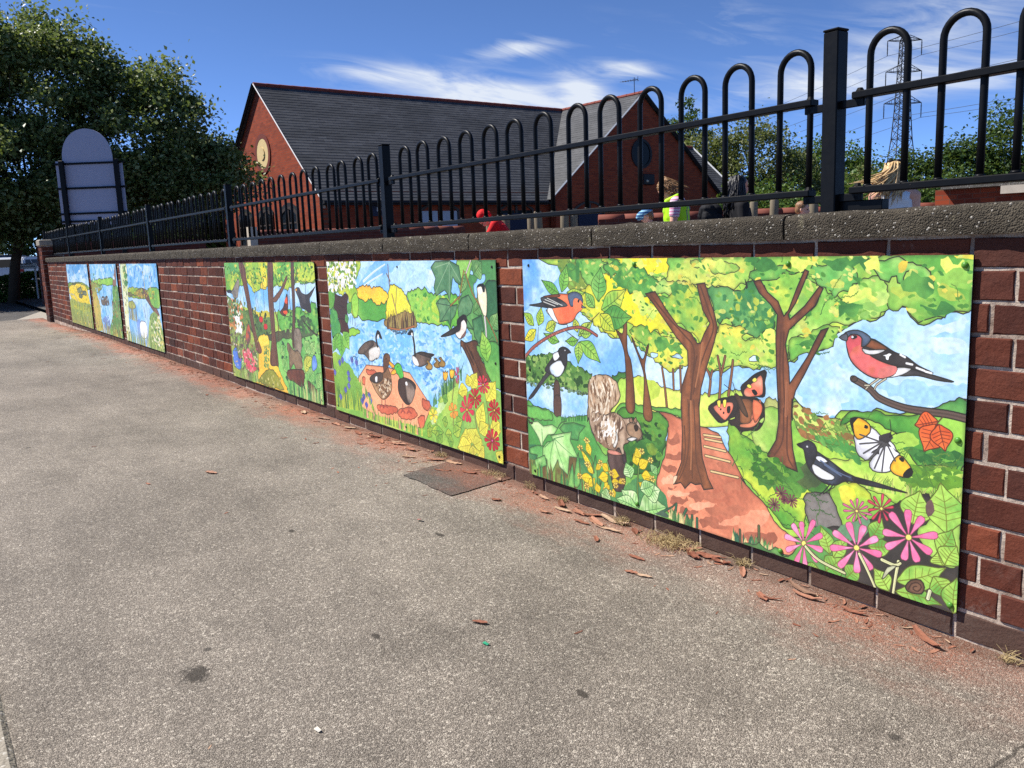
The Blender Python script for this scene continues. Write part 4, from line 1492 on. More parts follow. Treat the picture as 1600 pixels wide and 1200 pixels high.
def person(label, loc, rz, H, top, legs, hair, hairmat, skin=None, lean=0.0, head=(0, 0), arms=None, sleeve=1.0, grp=None, female=True, vest=None, cap=None, pack=None, wind=None):
    """facing +x in its own frame; lean bends the trunk forward, head = (pitch, yaw)"""
    skin = skin or M_SKIN
    s = H / 1.70
    root = empty('person', loc, rz); tag(root, label, 'person', grp)
    cl, sl = math.cos(lean), math.sin(lean)
    piv = Vector((0, 0, .95))

    def T(x, y, z):
        v = Vector((x, y, z)) - piv
        if v.z > 0 or lean == 0:
            v = Vector((v.x * cl + v.z * sl, v.y, -v.x * sl + v.z * cl))
        return (v + piv) * s
    sw = .17 if female else .18
    body = MB()
    for y in (-.09, .09):
        body.tube([T(0, y, .95), T(.01, y * 1.02, .50), T(-.01, y * 1.05, .09)], [.092 * s, .062 * s, .042 * s], 10)
        body.ellipsoid(T(.0, y * 1.02, .50), (.062 * s, .06 * s, .07 * s)); body.ellipsoid(T(-.03, y, .36), (.056 * s, .055 * s, .11 * s))
        body.tube([T(-.05, y * 1.1, .045), T(.16, y * 1.25, .035)], [.042 * s, .032 * s], 8); body.ellipsoid(T(.16, y * 1.25, .034), (.04 * s, .042 * s, .03 * s))
    trunk = [(0, .95, .135), (.01, 1.08, .122), (.015, 1.22, .135), (.0, 1.36, .120), (-.005, 1.43, .07)]
    for (x0, z0, r0), (x1, z1, r1) in zip(trunk, trunk[1:]):
        for yy in (-.055, 0, .055):
            body.tube([T(x0, yy, z0), T(x1, yy * .9, z1)], [r0 * s * .78, r1 * s * .78], 10)
    body.tube([T(-.02, -sw, 1.40), T(-.015, 0, 1.43), T(-.02, sw, 1.40)], [.056 * s, .07 * s, .056 * s], 10)
    body.tube([T(-.01, 0, 1.42), T(.012, 0, 1.53)], [.055 * s, .050 * s], 10)
    hp, hy = head
    Rm = Matrix.Rotation(lean * .55 + hp, 3, 'Y')
    Rh = Matrix.Rotation(hy, 3, 'Z') @ Rm
    hc = T(.012, 0, 1.51)

    def Hd(x, y, z): return hc + (Rh @ Vector((x, y, z))) * s
    def ell(mb_, c, r):
        k = len(mb_.v); mb_.ellipsoid((0, 0, 0), r, 14, 10)
        for i in range(k, len(mb_.v)):
            v = Vector(mb_.v[i]); mb_.v[i] = tuple(Hd(c[0] + v.x, c[1] + v.y, c[2] + v.z))
    ell(body, (.008, 0, .115), (.092, .074, .078)); ell(body, (.030, 0, .05), (.066, .056, .062)); ell(body, (.05, 0, .012), (.036, .034, .026))
    body.tube([Hd(.093, 0, .095), Hd(.110, 0, .055), Hd(.100, 0, .045)], [.010 * s, .017 * s, .012 * s], 8)
    for q in (-1, 1): ell(body, (-.002, q * .076, .07), (.018, .010, .028))
    ell(body, (.090, 0, .018), (.010, .026, .008))
    arms = arms or [((.02, .04, -1), (.12, .0, -1)), ((.02, -.04, -1), (.12, .0, -1))]
    slv = MB()
    for (d1, d2), sg in zip(arms, (1, -1)):
        sh = T(-.02, sg * (sw + .012), 1.39)
        e_ = sh + Vector(d1).normalized() * .29 * s
        w_ = e_ + Vector(d2).normalized() * .25 * s
        body.tube([sh, sh + (e_ - sh) * .5, e_], [.050 * s, .046 * s, .038 * s], 10); body.ellipsoid(sh, (.054 * s,) * 3); body.ellipsoid(e_, (.038 * s,) * 3)
        body.tube([e_, e_ + (w_ - e_) * .35, w_], [.037 * s, .038 * s, .025 * s], 10)
        f_ = Vector(d2).normalized()
        u = f_.cross(Vector((0, 1, 0))).normalized(); v = f_.cross(u).normalized()
        pc = w_ + f_ * .05 * s
        body.tube([w_, pc + v * 0, w_ + f_ * .09 * s], [.024 * s, .030 * s, .028 * s], 8)
        for k, ln in enumerate((.068, .078, .073, .058)):
            b0 = w_ + f_ * .085 * s + v * (k - 1.5) * .018 * s
            body.tube([b0, b0 + (f_ * .6 + u * .12) * ln * s, b0 + (f_ * .85 + u * .45) * ln * s], [.0095 * s, .009 * s, .0075 * s], 6)
        b0 = w_ + f_ * .035 * s - v * .026 * s
        body.tube([b0, b0 + (f_ * .7 - v * .6) * .045 * s, b0 + (f_ * 1.0 - v * .5 + u * .3) * .06 * s], [.012 * s, .011 * s, .008 * s], 6)
        end = sh + (e_ - sh) * min(sleeve, 1.0)
        if sleeve > 0:
            slv.tube([sh, end], [.066 * s, .056 * s], 10); slv.ellipsoid(sh, (.067 * s,) * 3)
            if sleeve > 1: slv.tube([e_, w_], [.056 * s, .040 * s], 10); slv.ellipsoid(e_, (.055 * s,) * 3)
    remesh(body, 'body', skin, .0115 * s, 5, root)
    # top
    tp = MB()
    k = 1.0 if sleeve > 0 else .96
    for (x0, z0, r0), (x1, z1, r1) in zip(trunk[:4], trunk[1:4]):
        for yy in (-.06, 0, .06):
            tp.tube([T(x0, yy, z0 - (.10 if z0 < 1 else 0)), T(x1, yy * .92, z1)], [(r0 * .8 + .016) * s, (r1 * .8 + .016) * s], 10)
    if sleeve > 0:
        tp.tube([T(-.02, -sw, 1.395), T(-.015, 0, 1.405), T(-.02, sw, 1.395)], [.064 * s, .085 * s, .064 * s], 10)
        k0 = len(tp.v); tp.v += slv.v; tp.f += [tuple(i + k0 for i in f_) for f_ in slv.f]; tp.mi += slv.mi
    else:
        tp.tube([T(-.03, -.115, 1.345), T(-.025, 0, 1.375), T(-.03, .115, 1.345)], .092 * s, 12)
        for y in (-.085, .085): tp.tube([T(-.085, y, 1.30), T(-.03, y, 1.455), T(.06, y, 1.42), T(.10, y, 1.30)], .030 * s, 8)
    remesh(tp, 'top', top, .013 * s, 4, root)
    lg = MB()
    for y in (-.09, .09):
        lg.tube([T(0, y, .97), T(.01, y * 1.02, .50), T(-.01, y * 1.05, .10)], [.112 * s, .080 * s, .068 * s], 10)
    lg.tube([T(0, -.07, .93), T(0, .07, .93)], .115 * s, 10)
    remesh(lg, 'trousers', legs, .015 * s, 3, root)
    sh_ = MB()
    for y in (-.09, .09):
        sh_.tube([T(-.06, y * 1.1, .045), T(.05, y * 1.2, .045), T(.19, y * 1.25, .035)], [.05 * s, .052 * s, .04 * s], 8)
    remesh(sh_, 'shoes', M_TYRE, .014 * s, 3, root)
    # eyes and brows
    ey = MB()
    for q in (-1, 1): ell(ey, (.090, q * .030, .085), (.008, .013, .008))
    ey.build('eyes', M_INK, root, True)
    # hair
    hr = MB()
    ell(hr, (-.012, 0, .132), (.098, .086, .080)); ell(hr, (-.045, 0, .08), (.062, .080, .080))
    if hair == 'long':
        w = Vector(wind or (0, 0, 0))
        rs = random.Random(len(label))
        ho = remesh(hr, 'hair', hairmat, .010 * s, 2, root)
        st_ = MB()
        for k_ in range(150):
            a = rad(rs.uniform(-120, 120))
            st = Hd(-.015 - .075 * math.cos(a), .084 * math.sin(a), rs.uniform(.06, .20))
            ln = rs.uniform(.22, .36) * s * (.62 if vest else 1)
            bk = Rh @ Vector((-math.cos(a) * .22, math.sin(a) * .14, -1))
            bk = Vector((bk.x, bk.y, -abs(bk.z))).normalized()
            gust = rs.uniform(.15, 1.2) if rs.random() < .6 else rs.uniform(0, .25)
            pts = [st + bk * ln * f_ + w * (f_ ** 1.7) * gust * s + Vector((rs.uniform(-.01, .01), rs.uniform(-.01, .01), 0)) * f_ for f_ in (0, .25, .5, .75, 1.0)]
            st_.tube(pts, [.010 * s, .011 * s, .009 * s, .006 * s, .002 * s], 5)
        st_.build('hair_strands', hairmat, ho, True)
    elif hair == 'bun':
        ell(hr, (-.115, 0, .12), (.05, .05, .05)); remesh(hr, 'hair', hairmat, .010 * s, 2, root)
    else:
        remesh(hr, 'hair', hairmat, .010 * s, 2, root)
    if cap:
        cp = MB(); ell(cp, (-.005, 0, .150), (.105, .092, .075)); cp.tube([Hd(.07, 0, .135), Hd(.13, 0, .120), Hd(.175, 0, .105)], [.075 * s, .062 * s, .03 * s], 10)
        for i in range(len(cp.v)): pass
        remesh(cp, 'cap', cap, .010 * s, 3, root)
    if vest:
        vs_ = MB()
        for (x0, z0, r0), (x1, z1, r1) in zip(trunk[:4], trunk[1:4]):
            for yy in (-.065, 0, .065):
                vs_.tube([T(x0, yy, z0 - (.02 if z0 < 1 else 0)), T(x1, yy * .95, z1)], [(r0 * .8 + .034) * s, (r1 * .8 + .032) * s], 10)
        for y in (-.10, .10): vs_.tube([T(-.10, y, 1.30), T(-.03, y, 1.462), T(.08, y, 1.42), T(.11, y, 1.30)], .042 * s, 8)
        vo = remesh(vs_, 'hi_vis_vest', vest, .012 * s, 3, root)
    if pack:
        pk = MB(); rs = random.Random(5)
        for k_ in range(16):
            pk.ellipsoid(tuple(T(-.26 + rs.uniform(-.09, .09), rs.uniform(-.13, .13), 1.27 + rs.uniform(-.16, .12))), tuple(rs.uniform(.05, .10) * s for _ in range(3)), 8, 6)
        remesh(pk, 'shoulder_bag', pack, .011, 1, root)
    return root


def mat_vest():
    t = NT('hi_vis_yellow')
    sep = t.n('ShaderNodeSeparateXYZ'); t.set(sep.inputs[0], t.pos(obj=True))
    z = sep.outputs[2]
    band = t.math('MULTIPLY', t.math('GREATER_THAN', z, 1.135), t.math('LESS_THAN', z, 1.185))
    y = t.math('ABSOLUTE', sep.outputs[1])
    strap = t.math('MULTIPLY', t.math('MULTIPLY', t.math('GREATER_THAN', y, .075), t.math('LESS_THAN', y, .118)), t.math('GREATER_THAN', z, 1.16))
    c = t.mix(t.math('MAXIMUM', band, strap), lin(176, 232, 34), lin(120, 124, 118))
    return t.done(c, .6, .2)


def mat_stripe(name, a, b, sc):
    t = NT(name)
    sep = t.n('ShaderNodeSeparateXYZ'); t.set(sep.inputs[0], t.pos(obj=True))
    w = t.math('SINE', t.math('MULTIPLY', sep.outputs[2], sc))
    return t.done(t.mix(t.math('GREATER_THAN', w, 0.1), a, b), .8, .15)


def mat_hair(name, a, b):
    t = NT(name)
    n1 = t.noise(t.pos((26, 26, 5), True), 5, 5, .6)
    t.bump(n1, .6, .01)
    return t.done(t.mix(t.sstep(n1, .3, .7), a, b), .42, .4)


M_HBLOND = mat_hair('blonde_hair', lin(150, 112, 66), lin(232, 200, 146))
M_HBROWN = mat_hair('light_brown_hair', lin(92, 64, 40), lin(176, 132, 84))
M_HBLACK = mat_hair('black_hair', lin(14, 13, 15), lin(38, 36, 40))
M_HSAND = mat_hair('short_sandy_hair', lin(110, 78, 52), lin(160, 118, 80))
M_CWHITE = simple('white_cotton', lin(226, 230, 232), .8, var=.04, scale=14, bump=.25)
M_CBLACK = simple('black_cotton', lin(26, 25, 28), .9, var=.2, scale=14, bump=.25)
M_CRED = simple('red_jersey', lin(214, 20, 26), .8, var=.12, scale=14, bump=.3)
M_CNAVY = simple('navy_trousers', lin(34, 38, 52), .9)
M_CGREY = simple('grey_trousers', lin(84, 86, 92), .9)
M_PINK = mat_stripe('pink_striped_cotton', lin(214, 138, 168), lin(236, 214, 222), 190)
M_CAPM = mat_stripe('blue_patterned_cap', lin(52, 96, 148), lin(150, 196, 216), 150)
M_VEST = mat_vest()
M_FUR = simple('black_fur', lin(20, 20, 24), .8, var=.5, scale=60, bump=.8)


def build_people():
    zg = GZ - .02
    view = math.atan2(_F0.y, _F0.x)
    left = view + math.pi / 2
    G_ = 'people in the playground'
    p = person('woman in white sleeveless top with long blonde hair, back turned', (-4.73, 5.60, zg), view - .25, 1.665, M_CWHITE, M_CNAVY, 'long', M_HBLOND, sleeve=0, grp=G_, wind=tuple(0.0 for _ in range(3)) if False else (-.05, .26, .12), head=(.05, .1))
    g_ = MB()
    for q in (-1, 1): g_.ellipsoid((.045, q * .034, 1.685), (.016, .030, .022), 10, 6)
    g_.tube([(.05, -.06, 1.69), (.05, .06, 1.69)], .005, 5)
    g_.tube([(.05, -.062, 1.69), (-.05, -.088, 1.655)], .004, 5); g_.tube([(.05, .062, 1.69), (-.05, .088, 1.655)], .004, 5)
    g_.build('sunglasses', M_INK, p, True)
    person('woman in yellow hi-vis vest over a pink striped shirt, looking down', (-7.22, 5.34, zg), left - .35, 1.77, M_PINK, M_CNAVY, 'long', M_HBROWN, lean=.10, head=(.95, .1), sleeve=.55, grp=G_, vest=M_VEST, wind=(.14, .02, .06),
           arms=[((.10, .10, -1), (.5, .1, -.8)), ((.10, -.10, -1), (.5, .0, -.8))])
    person('woman in black top with black hair, facing right, furry bag on her back', (-6.22, 5.16, zg), left + math.pi + .15, 1.66, M_CBLACK, M_CNAVY, 'long', M_HBLACK, skin=M_SKIN2, head=(.0, .0), sleeve=1.2, grp=G_, pack=M_FUR, female=False, wind=(-.02, 0, .10))
    person('child in white shirt and blue patterned cap, head bowed', (-8.93, 6.50, zg), left - .1, 1.46, M_CWHITE, M_CGREY, 'short', M_HSAND, head=(.35, 0), sleeve=.6, grp=G_, cap=M_CAPM, female=True)
    person('child in red hooded jumper bending forward beside the timber posts', (-9.98, 4.93, zg), left - .2, 1.70, M_CRED, M_CGREY, 'short', M_CRED, lean=.62, head=(.9, 0), sleeve=1.2, grp=G_,
           arms=[((.55, .1, -1), (.7, .1, -.8)), ((.55, -.1, -1), (.7, 0, -.8))])
    person('small boy with short sandy hair and white collar beside a timber post', (-7.23, 7.55, zg), left + 2.6, 1.45, M_CWHITE, M_CGREY, 'short', M_HSAND, sleeve=.6, grp=G_, female=True, head=(.1, 0))


build_people()


# ------------------------------------------------------------------ bark, dry leaves and grass at the foot of the wall
def mat_bark_flake():
    t = NT('red_brown_bark_flake')
    oi = t.n('ShaderNodeObjectInfo').outputs['Random']; isl = t.n('ShaderNodeNewGeometry').outputs['Random Per Island']
    r = t.math('FRACT', t.math('ADD', oi, t.math('MULTIPLY', isl, 5.3)))
    n1 = t.noise(t.pos((1, 1, 1)), 120, 5, .7)
    c = t.ramp(r, [(0, lin(120, 74, 58)), (.4, lin(148, 98, 78)), (.75, lin(166, 120, 98)), (.9, lin(186, 158, 132)), (1, lin(104, 68, 56))])
    c = t.mix(t.math('MULTIPLY', t.sstep(n1, .45, .75), .5), c, lin(92, 56, 42))
    t.bump(n1, .5, .003)
    return t.done(c, .8, .2)


M_FLAKE = mat_bark_flake()
M_STRAW = simple('dry_grass', lin(170, 150, 108), .85, var=.4, scale=60)
M_REDLEAF = simple('red_petal', lin(190, 34, 40), .6)


def flake_mesh(seed, L_, W_, curl):
    r = random.Random(seed)
    n = 7
    vs = []; fs = []
    bend = r.uniform(-.2, .2)
    for i in range(n + 1):
        f_ = i / n
        w = W_ * (math.sin(math.pi * min(1, max(0, .08 + f_ * .86))) ** .55) * r.uniform(.86, 1.1)
        x = (f_ - .5) * L_; y0 = bend * L_ * (f_ - .5) ** 2
        z = .0025 + curl * L_ * (f_ - .5) ** 2 * 1.2 + r.uniform(0, .001)
        up = r.uniform(.02, .22) * W_
        vs += [(x, y0 - w / 2, z + up), (x, y0, z), (x, y0 + w / 2, z + up * r.uniform(.5, 1.1))]
    k0 = len(vs)
    vs += [(x, y, z + .0016) for x, y, z in vs]
    for i in range(n):
        a = i * 3
        for q in (0, 1):
            fs.append((a + q, a + q + 1, a + q + 4, a + q + 3))
            fs.append((k0 + a + q, k0 + a + q + 3, k0 + a + q + 4, k0 + a + q + 1))
        fs.append((a, a + 3, k0 + a + 3, k0 + a)); fs.append((a + 2, k0 + a + 2, k0 + a + 5, a + 5))
    fs.append((0, k0, k0 + 1, 1)); fs.append((1, k0 + 1, k0 + 2, 2))
    e_ = n * 3
    fs.append((e_, e_ + 1, k0 + e_ + 1, k0 + e_)); fs.append((e_ + 1, e_ + 2, k0 + e_ + 2, k0 + e_ + 1))
    mb = MB(); mb.add(vs, fs)
    me = mb.mesh('bark_flake'); me.materials.append(M_FLAKE)
    return me


FLAKES = [  # x, y, length, width, turn, label
    (-1.115, -0.07, .125, .026, -0.55, 'long curled bark flake under the lower right corner of the nearest mural'),
    (-1.545, -0.175, .060, .026, -0.5, 'short bark flake with a torn end lying clear of the wall below the pink flowers'),
    (-1.515, -0.165, .050, .010, 0.5, 'pale thin sliver beside the torn bark flake'),
    (-1.915, -0.903, .045, .018, 0.6, 'single orange brown leaf far out on the tarmac'),
    (-2.01, -0.23, .070, .020, 0.05, 'bark flake on open tarmac, farthest left below the dry grass tuft'),
    (-1.93, -0.325, .048, .018, 0.25, 'upper left flake of the close pair on open tarmac'),
    (-1.885, -0.318, .058, .018, 0.30, 'lower right flake of the close pair on open tarmac'),
    (-1.70, -0.075, .080, .022, -0.85, 'bent bark flake pointing at the wall below the painted path'),
    (-4.122, -1.005, .075, .030, 0.4, 'curled pale leaf out on the tarmac left of the dark patch'),
    (-2.33, -0.045, .140, .030, 0.05, 'long bark strip on top of the pile under the painted path'),
    (-2.37, -0.10, .120, .034, -0.35, 'broad bark flake leaning on the long strip of the pile'),
    (-2.28, -0.115, .130, .022, 0.10, 'thin bark strip along the front of the pile'),
    (-2.43, -0.055, .085, .030, 0.7, 'short broad flake at the left of the bark pile'),
    (-2.40, -0.14, .075, .020, 0.15, 'small flake in front of the bark pile'),
    (-2.20, -0.06, .070, .026, -0.6, 'small flake at the right end of the bark pile'),
    (-2.23, -0.215, .055, .020, -0.6, 'lone small flake between the pile and the open tarmac pair'),
    (-1.50, -0.055, .120, .024, -0.25, 'long bark strip against the plinth below the left pink flower'),
    (-1.46, -0.085, .095, .020, 0.05, 'straight bark strip in front of the plinth below the middle pink flower'),
    (-1.32, -0.07, .070, .018, 0.1, 'thin dark sliver by the plinth between two pink flowers'),
    (-1.86, -0.055, .085, .040, 0.3, 'wide red flake right of the dry grass tuft'),
    (-1.90, -0.085, .080, .036, -0.4, 'wide red flake lying against the dry grass tuft'),
    (-1.80, -0.06, .070, .028, 0.15, 'flake between the grass tuft and the bent flake'),
    (-1.94, -0.045, .070, .026, 1.0, 'flake standing on edge behind the dry grass tuft'),
    (-2.62, -0.065, .085, .030, -0.5, 'curved flake below the painted yellow flowers'),
    (-2.56, -0.105, .090, .026, 0.05, 'flat flake below the painted ivy leaves'),
    (-2.50, -0.075, .090, .034, -0.25, 'pale flake below the painted squirrel'),
    (-2.585, -0.175, .065, .020, 0.15, 'small flake set apart below the painted ivy leaves'),
    (-2.74, -0.065, .080, .024, -0.2, 'flake in the corner beside the bare brick strip'),
    (-2.83, -0.235, .045, .028, 0.4, 'small red brown flake right of the tarmac patch'),
    (-3.24, -0.105, .085, .028, 0.35, 'pale flake lying on the dark tarmac patch'),
    (-3.36, -0.175, .085, .022, 0.55, 'thin straw coloured flake across the tarmac patch'),
    (-3.08, -0.060, .080, .030, -0.35, 'curled flake where the tarmac patch meets the wall'),
    (-3.44, -0.065, .100, .034, 0.2, 'flake under the painted red flowers at the patch edge'),
    (-3.56, -0.095, .110, .026, 0.6, 'raised flake left of the tarmac patch'),
    (-3.72, -0.160, .085, .024, 0.45, 'flake set away from the wall left of the tarmac patch'),
    (-3.85, -0.075, .095, .030, -0.1, 'flake under the painted yellow flower of the duck mural'),
    (-4.02, -0.060, .100, .034, 0.3, 'flake under the painted ducks'),
    (-4.15, -0.095, .090, .032, -0.4, 'reddish flake under the painted drake'),
    (-4.30, -0.060, .095, .030, 0.15, 'reddish flake under the painted brown duck'),
    (-4.46, -0.085, .100, .036, -0.2, 'flake under the painted bluebells'),
    (-4.62, -0.060, .100, .034, 0.5, 'flake under the left end of the duck mural'),
    (-4.80, -0.075, .105, .034, 0.0, 'flake left of the bluebells against the plinth'),
    (-5.02, -0.060, .110, .036, 0.3, 'flake below the narrow brick strip between the middle murals'),
    (-5.30, -0.080, .110, .036, -0.3, 'flake under the right end of the squirrel stump mural'),
]


def build_debris():
    for i, (x, y, L_, W_, a, lab) in enumerate(FLAKES):
        me = flake_mesh(500 + i, L_, W_ * .85, rng.uniform(-.05, .25))
        o = link('bark_flake', me, None)
        o.location = (x, y, pav_z(x, y) - .0005); o.rotation_euler = (rng.uniform(-.05, .05), rng.uniform(-.02, .02), a)
        tag(o, lab, 'bark', 'bark flakes along the wall')
    # small litter: nobody could count it
    rs = random.Random(77)
    protos = [flake_mesh(900 + i, 1.0, rs.uniform(.22, .45), rs.uniform(-.1, .25)) for i in range(8)]
    mb = MB()
    for k in range(2600):
        x = -1.0 - (rs.random() ** 1.15) * 15.5
        clump = .5 + .5 * math.sin(x * 2.1) * math.sin(x * .77 + 1)
        y = -.018 - abs(rs.gauss(0, .055 + .05 * clump))
        if rs.random() < .10: y = -rs.uniform(.1, .55)
        if rs.random() < .02: y = -rs.uniform(.3, 1.9)
        if rs.random() > .12 + .75 * clump ** 1.5: continue
        L_ = rs.uniform(.008, .036) * (1.0 + .6 * (x < -4))
        me = rs.choice(protos)
        a = rs.uniform(0, math.pi); ca, sa = math.cos(a), math.sin(a)
        z = pav_z(x, y) + .0003 + rs.uniform(0, .005) * (y > -.06)
        mb.add([(x + (v.co.x * ca - v.co.y * sa) * L_, y + (v.co.x * sa + v.co.y * ca) * L_, z + v.co.z * L_ * .8) for v in me.vertices], [tuple(p.vertices) for p in me.polygons])
    me = mb.mesh('bark_litter', fix=False); me.materials.append(M_FLAKE)
    tag(link('bark_litter', me), 'small reddish bark crumbs swept along the wall foot', 'litter', kind='stuff')
    # tufts of dry grass

    def tuft(x, y, r, n, lab, h=.05):
        t = MB(); q = random.Random(int(x * 1000))
        for k in range(n):
            a = q.uniform(0, 2 * math.pi); d = q.uniform(0, r)
            b = (d * math.cos(a), d * math.sin(a) * .6, 0)
            ang = q.uniform(0, 2 * math.pi); ln = q.uniform(.4, 1.0) * h
            sx, sy = math.cos(ang) * ln * q.uniform(.5, 1.3), math.sin(ang) * ln * q.uniform(.3, .9)
            t.tube([b, (b[0] + sx * .4, b[1] + sy * .4, ln * q.uniform(.3, .7)), (b[0] + sx, b[1] + sy, ln * q.uniform(.2, .8))], [.0009, .0008, .0004], 3, cap=False)
        o = t.build('dry_grass_tuft', M_STRAW, loc=(x, y, pav_z(x, y) + .002))
        tag(o, lab, 'grass', 'tufts of dry grass at the wall foot')
    tuft(-2.03, -.06, .12, 420, 'largest straw yellow grass tuft under the painted path', .042)
    tuft(-1.74, -.03, .03, 60, 'small straw tuft right of the wide red flakes', .04)
    tuft(-2.66, -.03, .03, 60, 'small straw tuft below the painted yellow flowers', .03)
    tuft(-2.30, -.03, .05, 70, 'thin straw tuft behind the bark pile', .04)
    tuft(-2.88, -.03, .04, 30, 'few pale straws below the bare brick strip between two murals', .05)
    tuft(-.93, -.025, .03, 40, 'small dry tuft at the wall foot by the right picture edge', .04)
    tuft(-3.15, -.035, .08, 120, 'flat dry tuft on the wall side of the tarmac patch', .03)
    tuft(-3.62, -.035, .06, 80, 'straw scraps left of the tarmac patch', .03)
    mb = MB(); mb.add([(0, 0, 0), (.02, .008, .004), (.03, 0, .008), (.012, -.01, .003)], [(0, 1, 2, 3)])
    o = mb.build('red_petal', M_REDLEAF, loc=(-2.82, -.60, pav_z(-2.82, -.6) + .004)); tag(o, 'tiny bright red petal on the tarmac below the patch', 'petal')
    for x, y, m_, lab in ((-1.80, -.96, simple('green_plastic', lin(30, 150, 110), .5), 'tiny green plastic scrap on the tarmac'), (-1.69, -1.47, simple('pale_paper', lin(214, 206, 190), .8), 'tiny crumpled white paper scrap near the dark stain')):
        mb = MB(); mb.add([(-.010, -.004, .001), (0, -.007, .004), (.011, -.002, .001), (.013, .004, .005), (.001, .006, .0015), (-.009, .004, .004)], [(0, 1, 4, 5), (1, 2, 3, 4)])
        tag(mb.build('litter_scrap', m_, loc=(x, y, pav_z(x, y) + .001)), lab, 'litter')


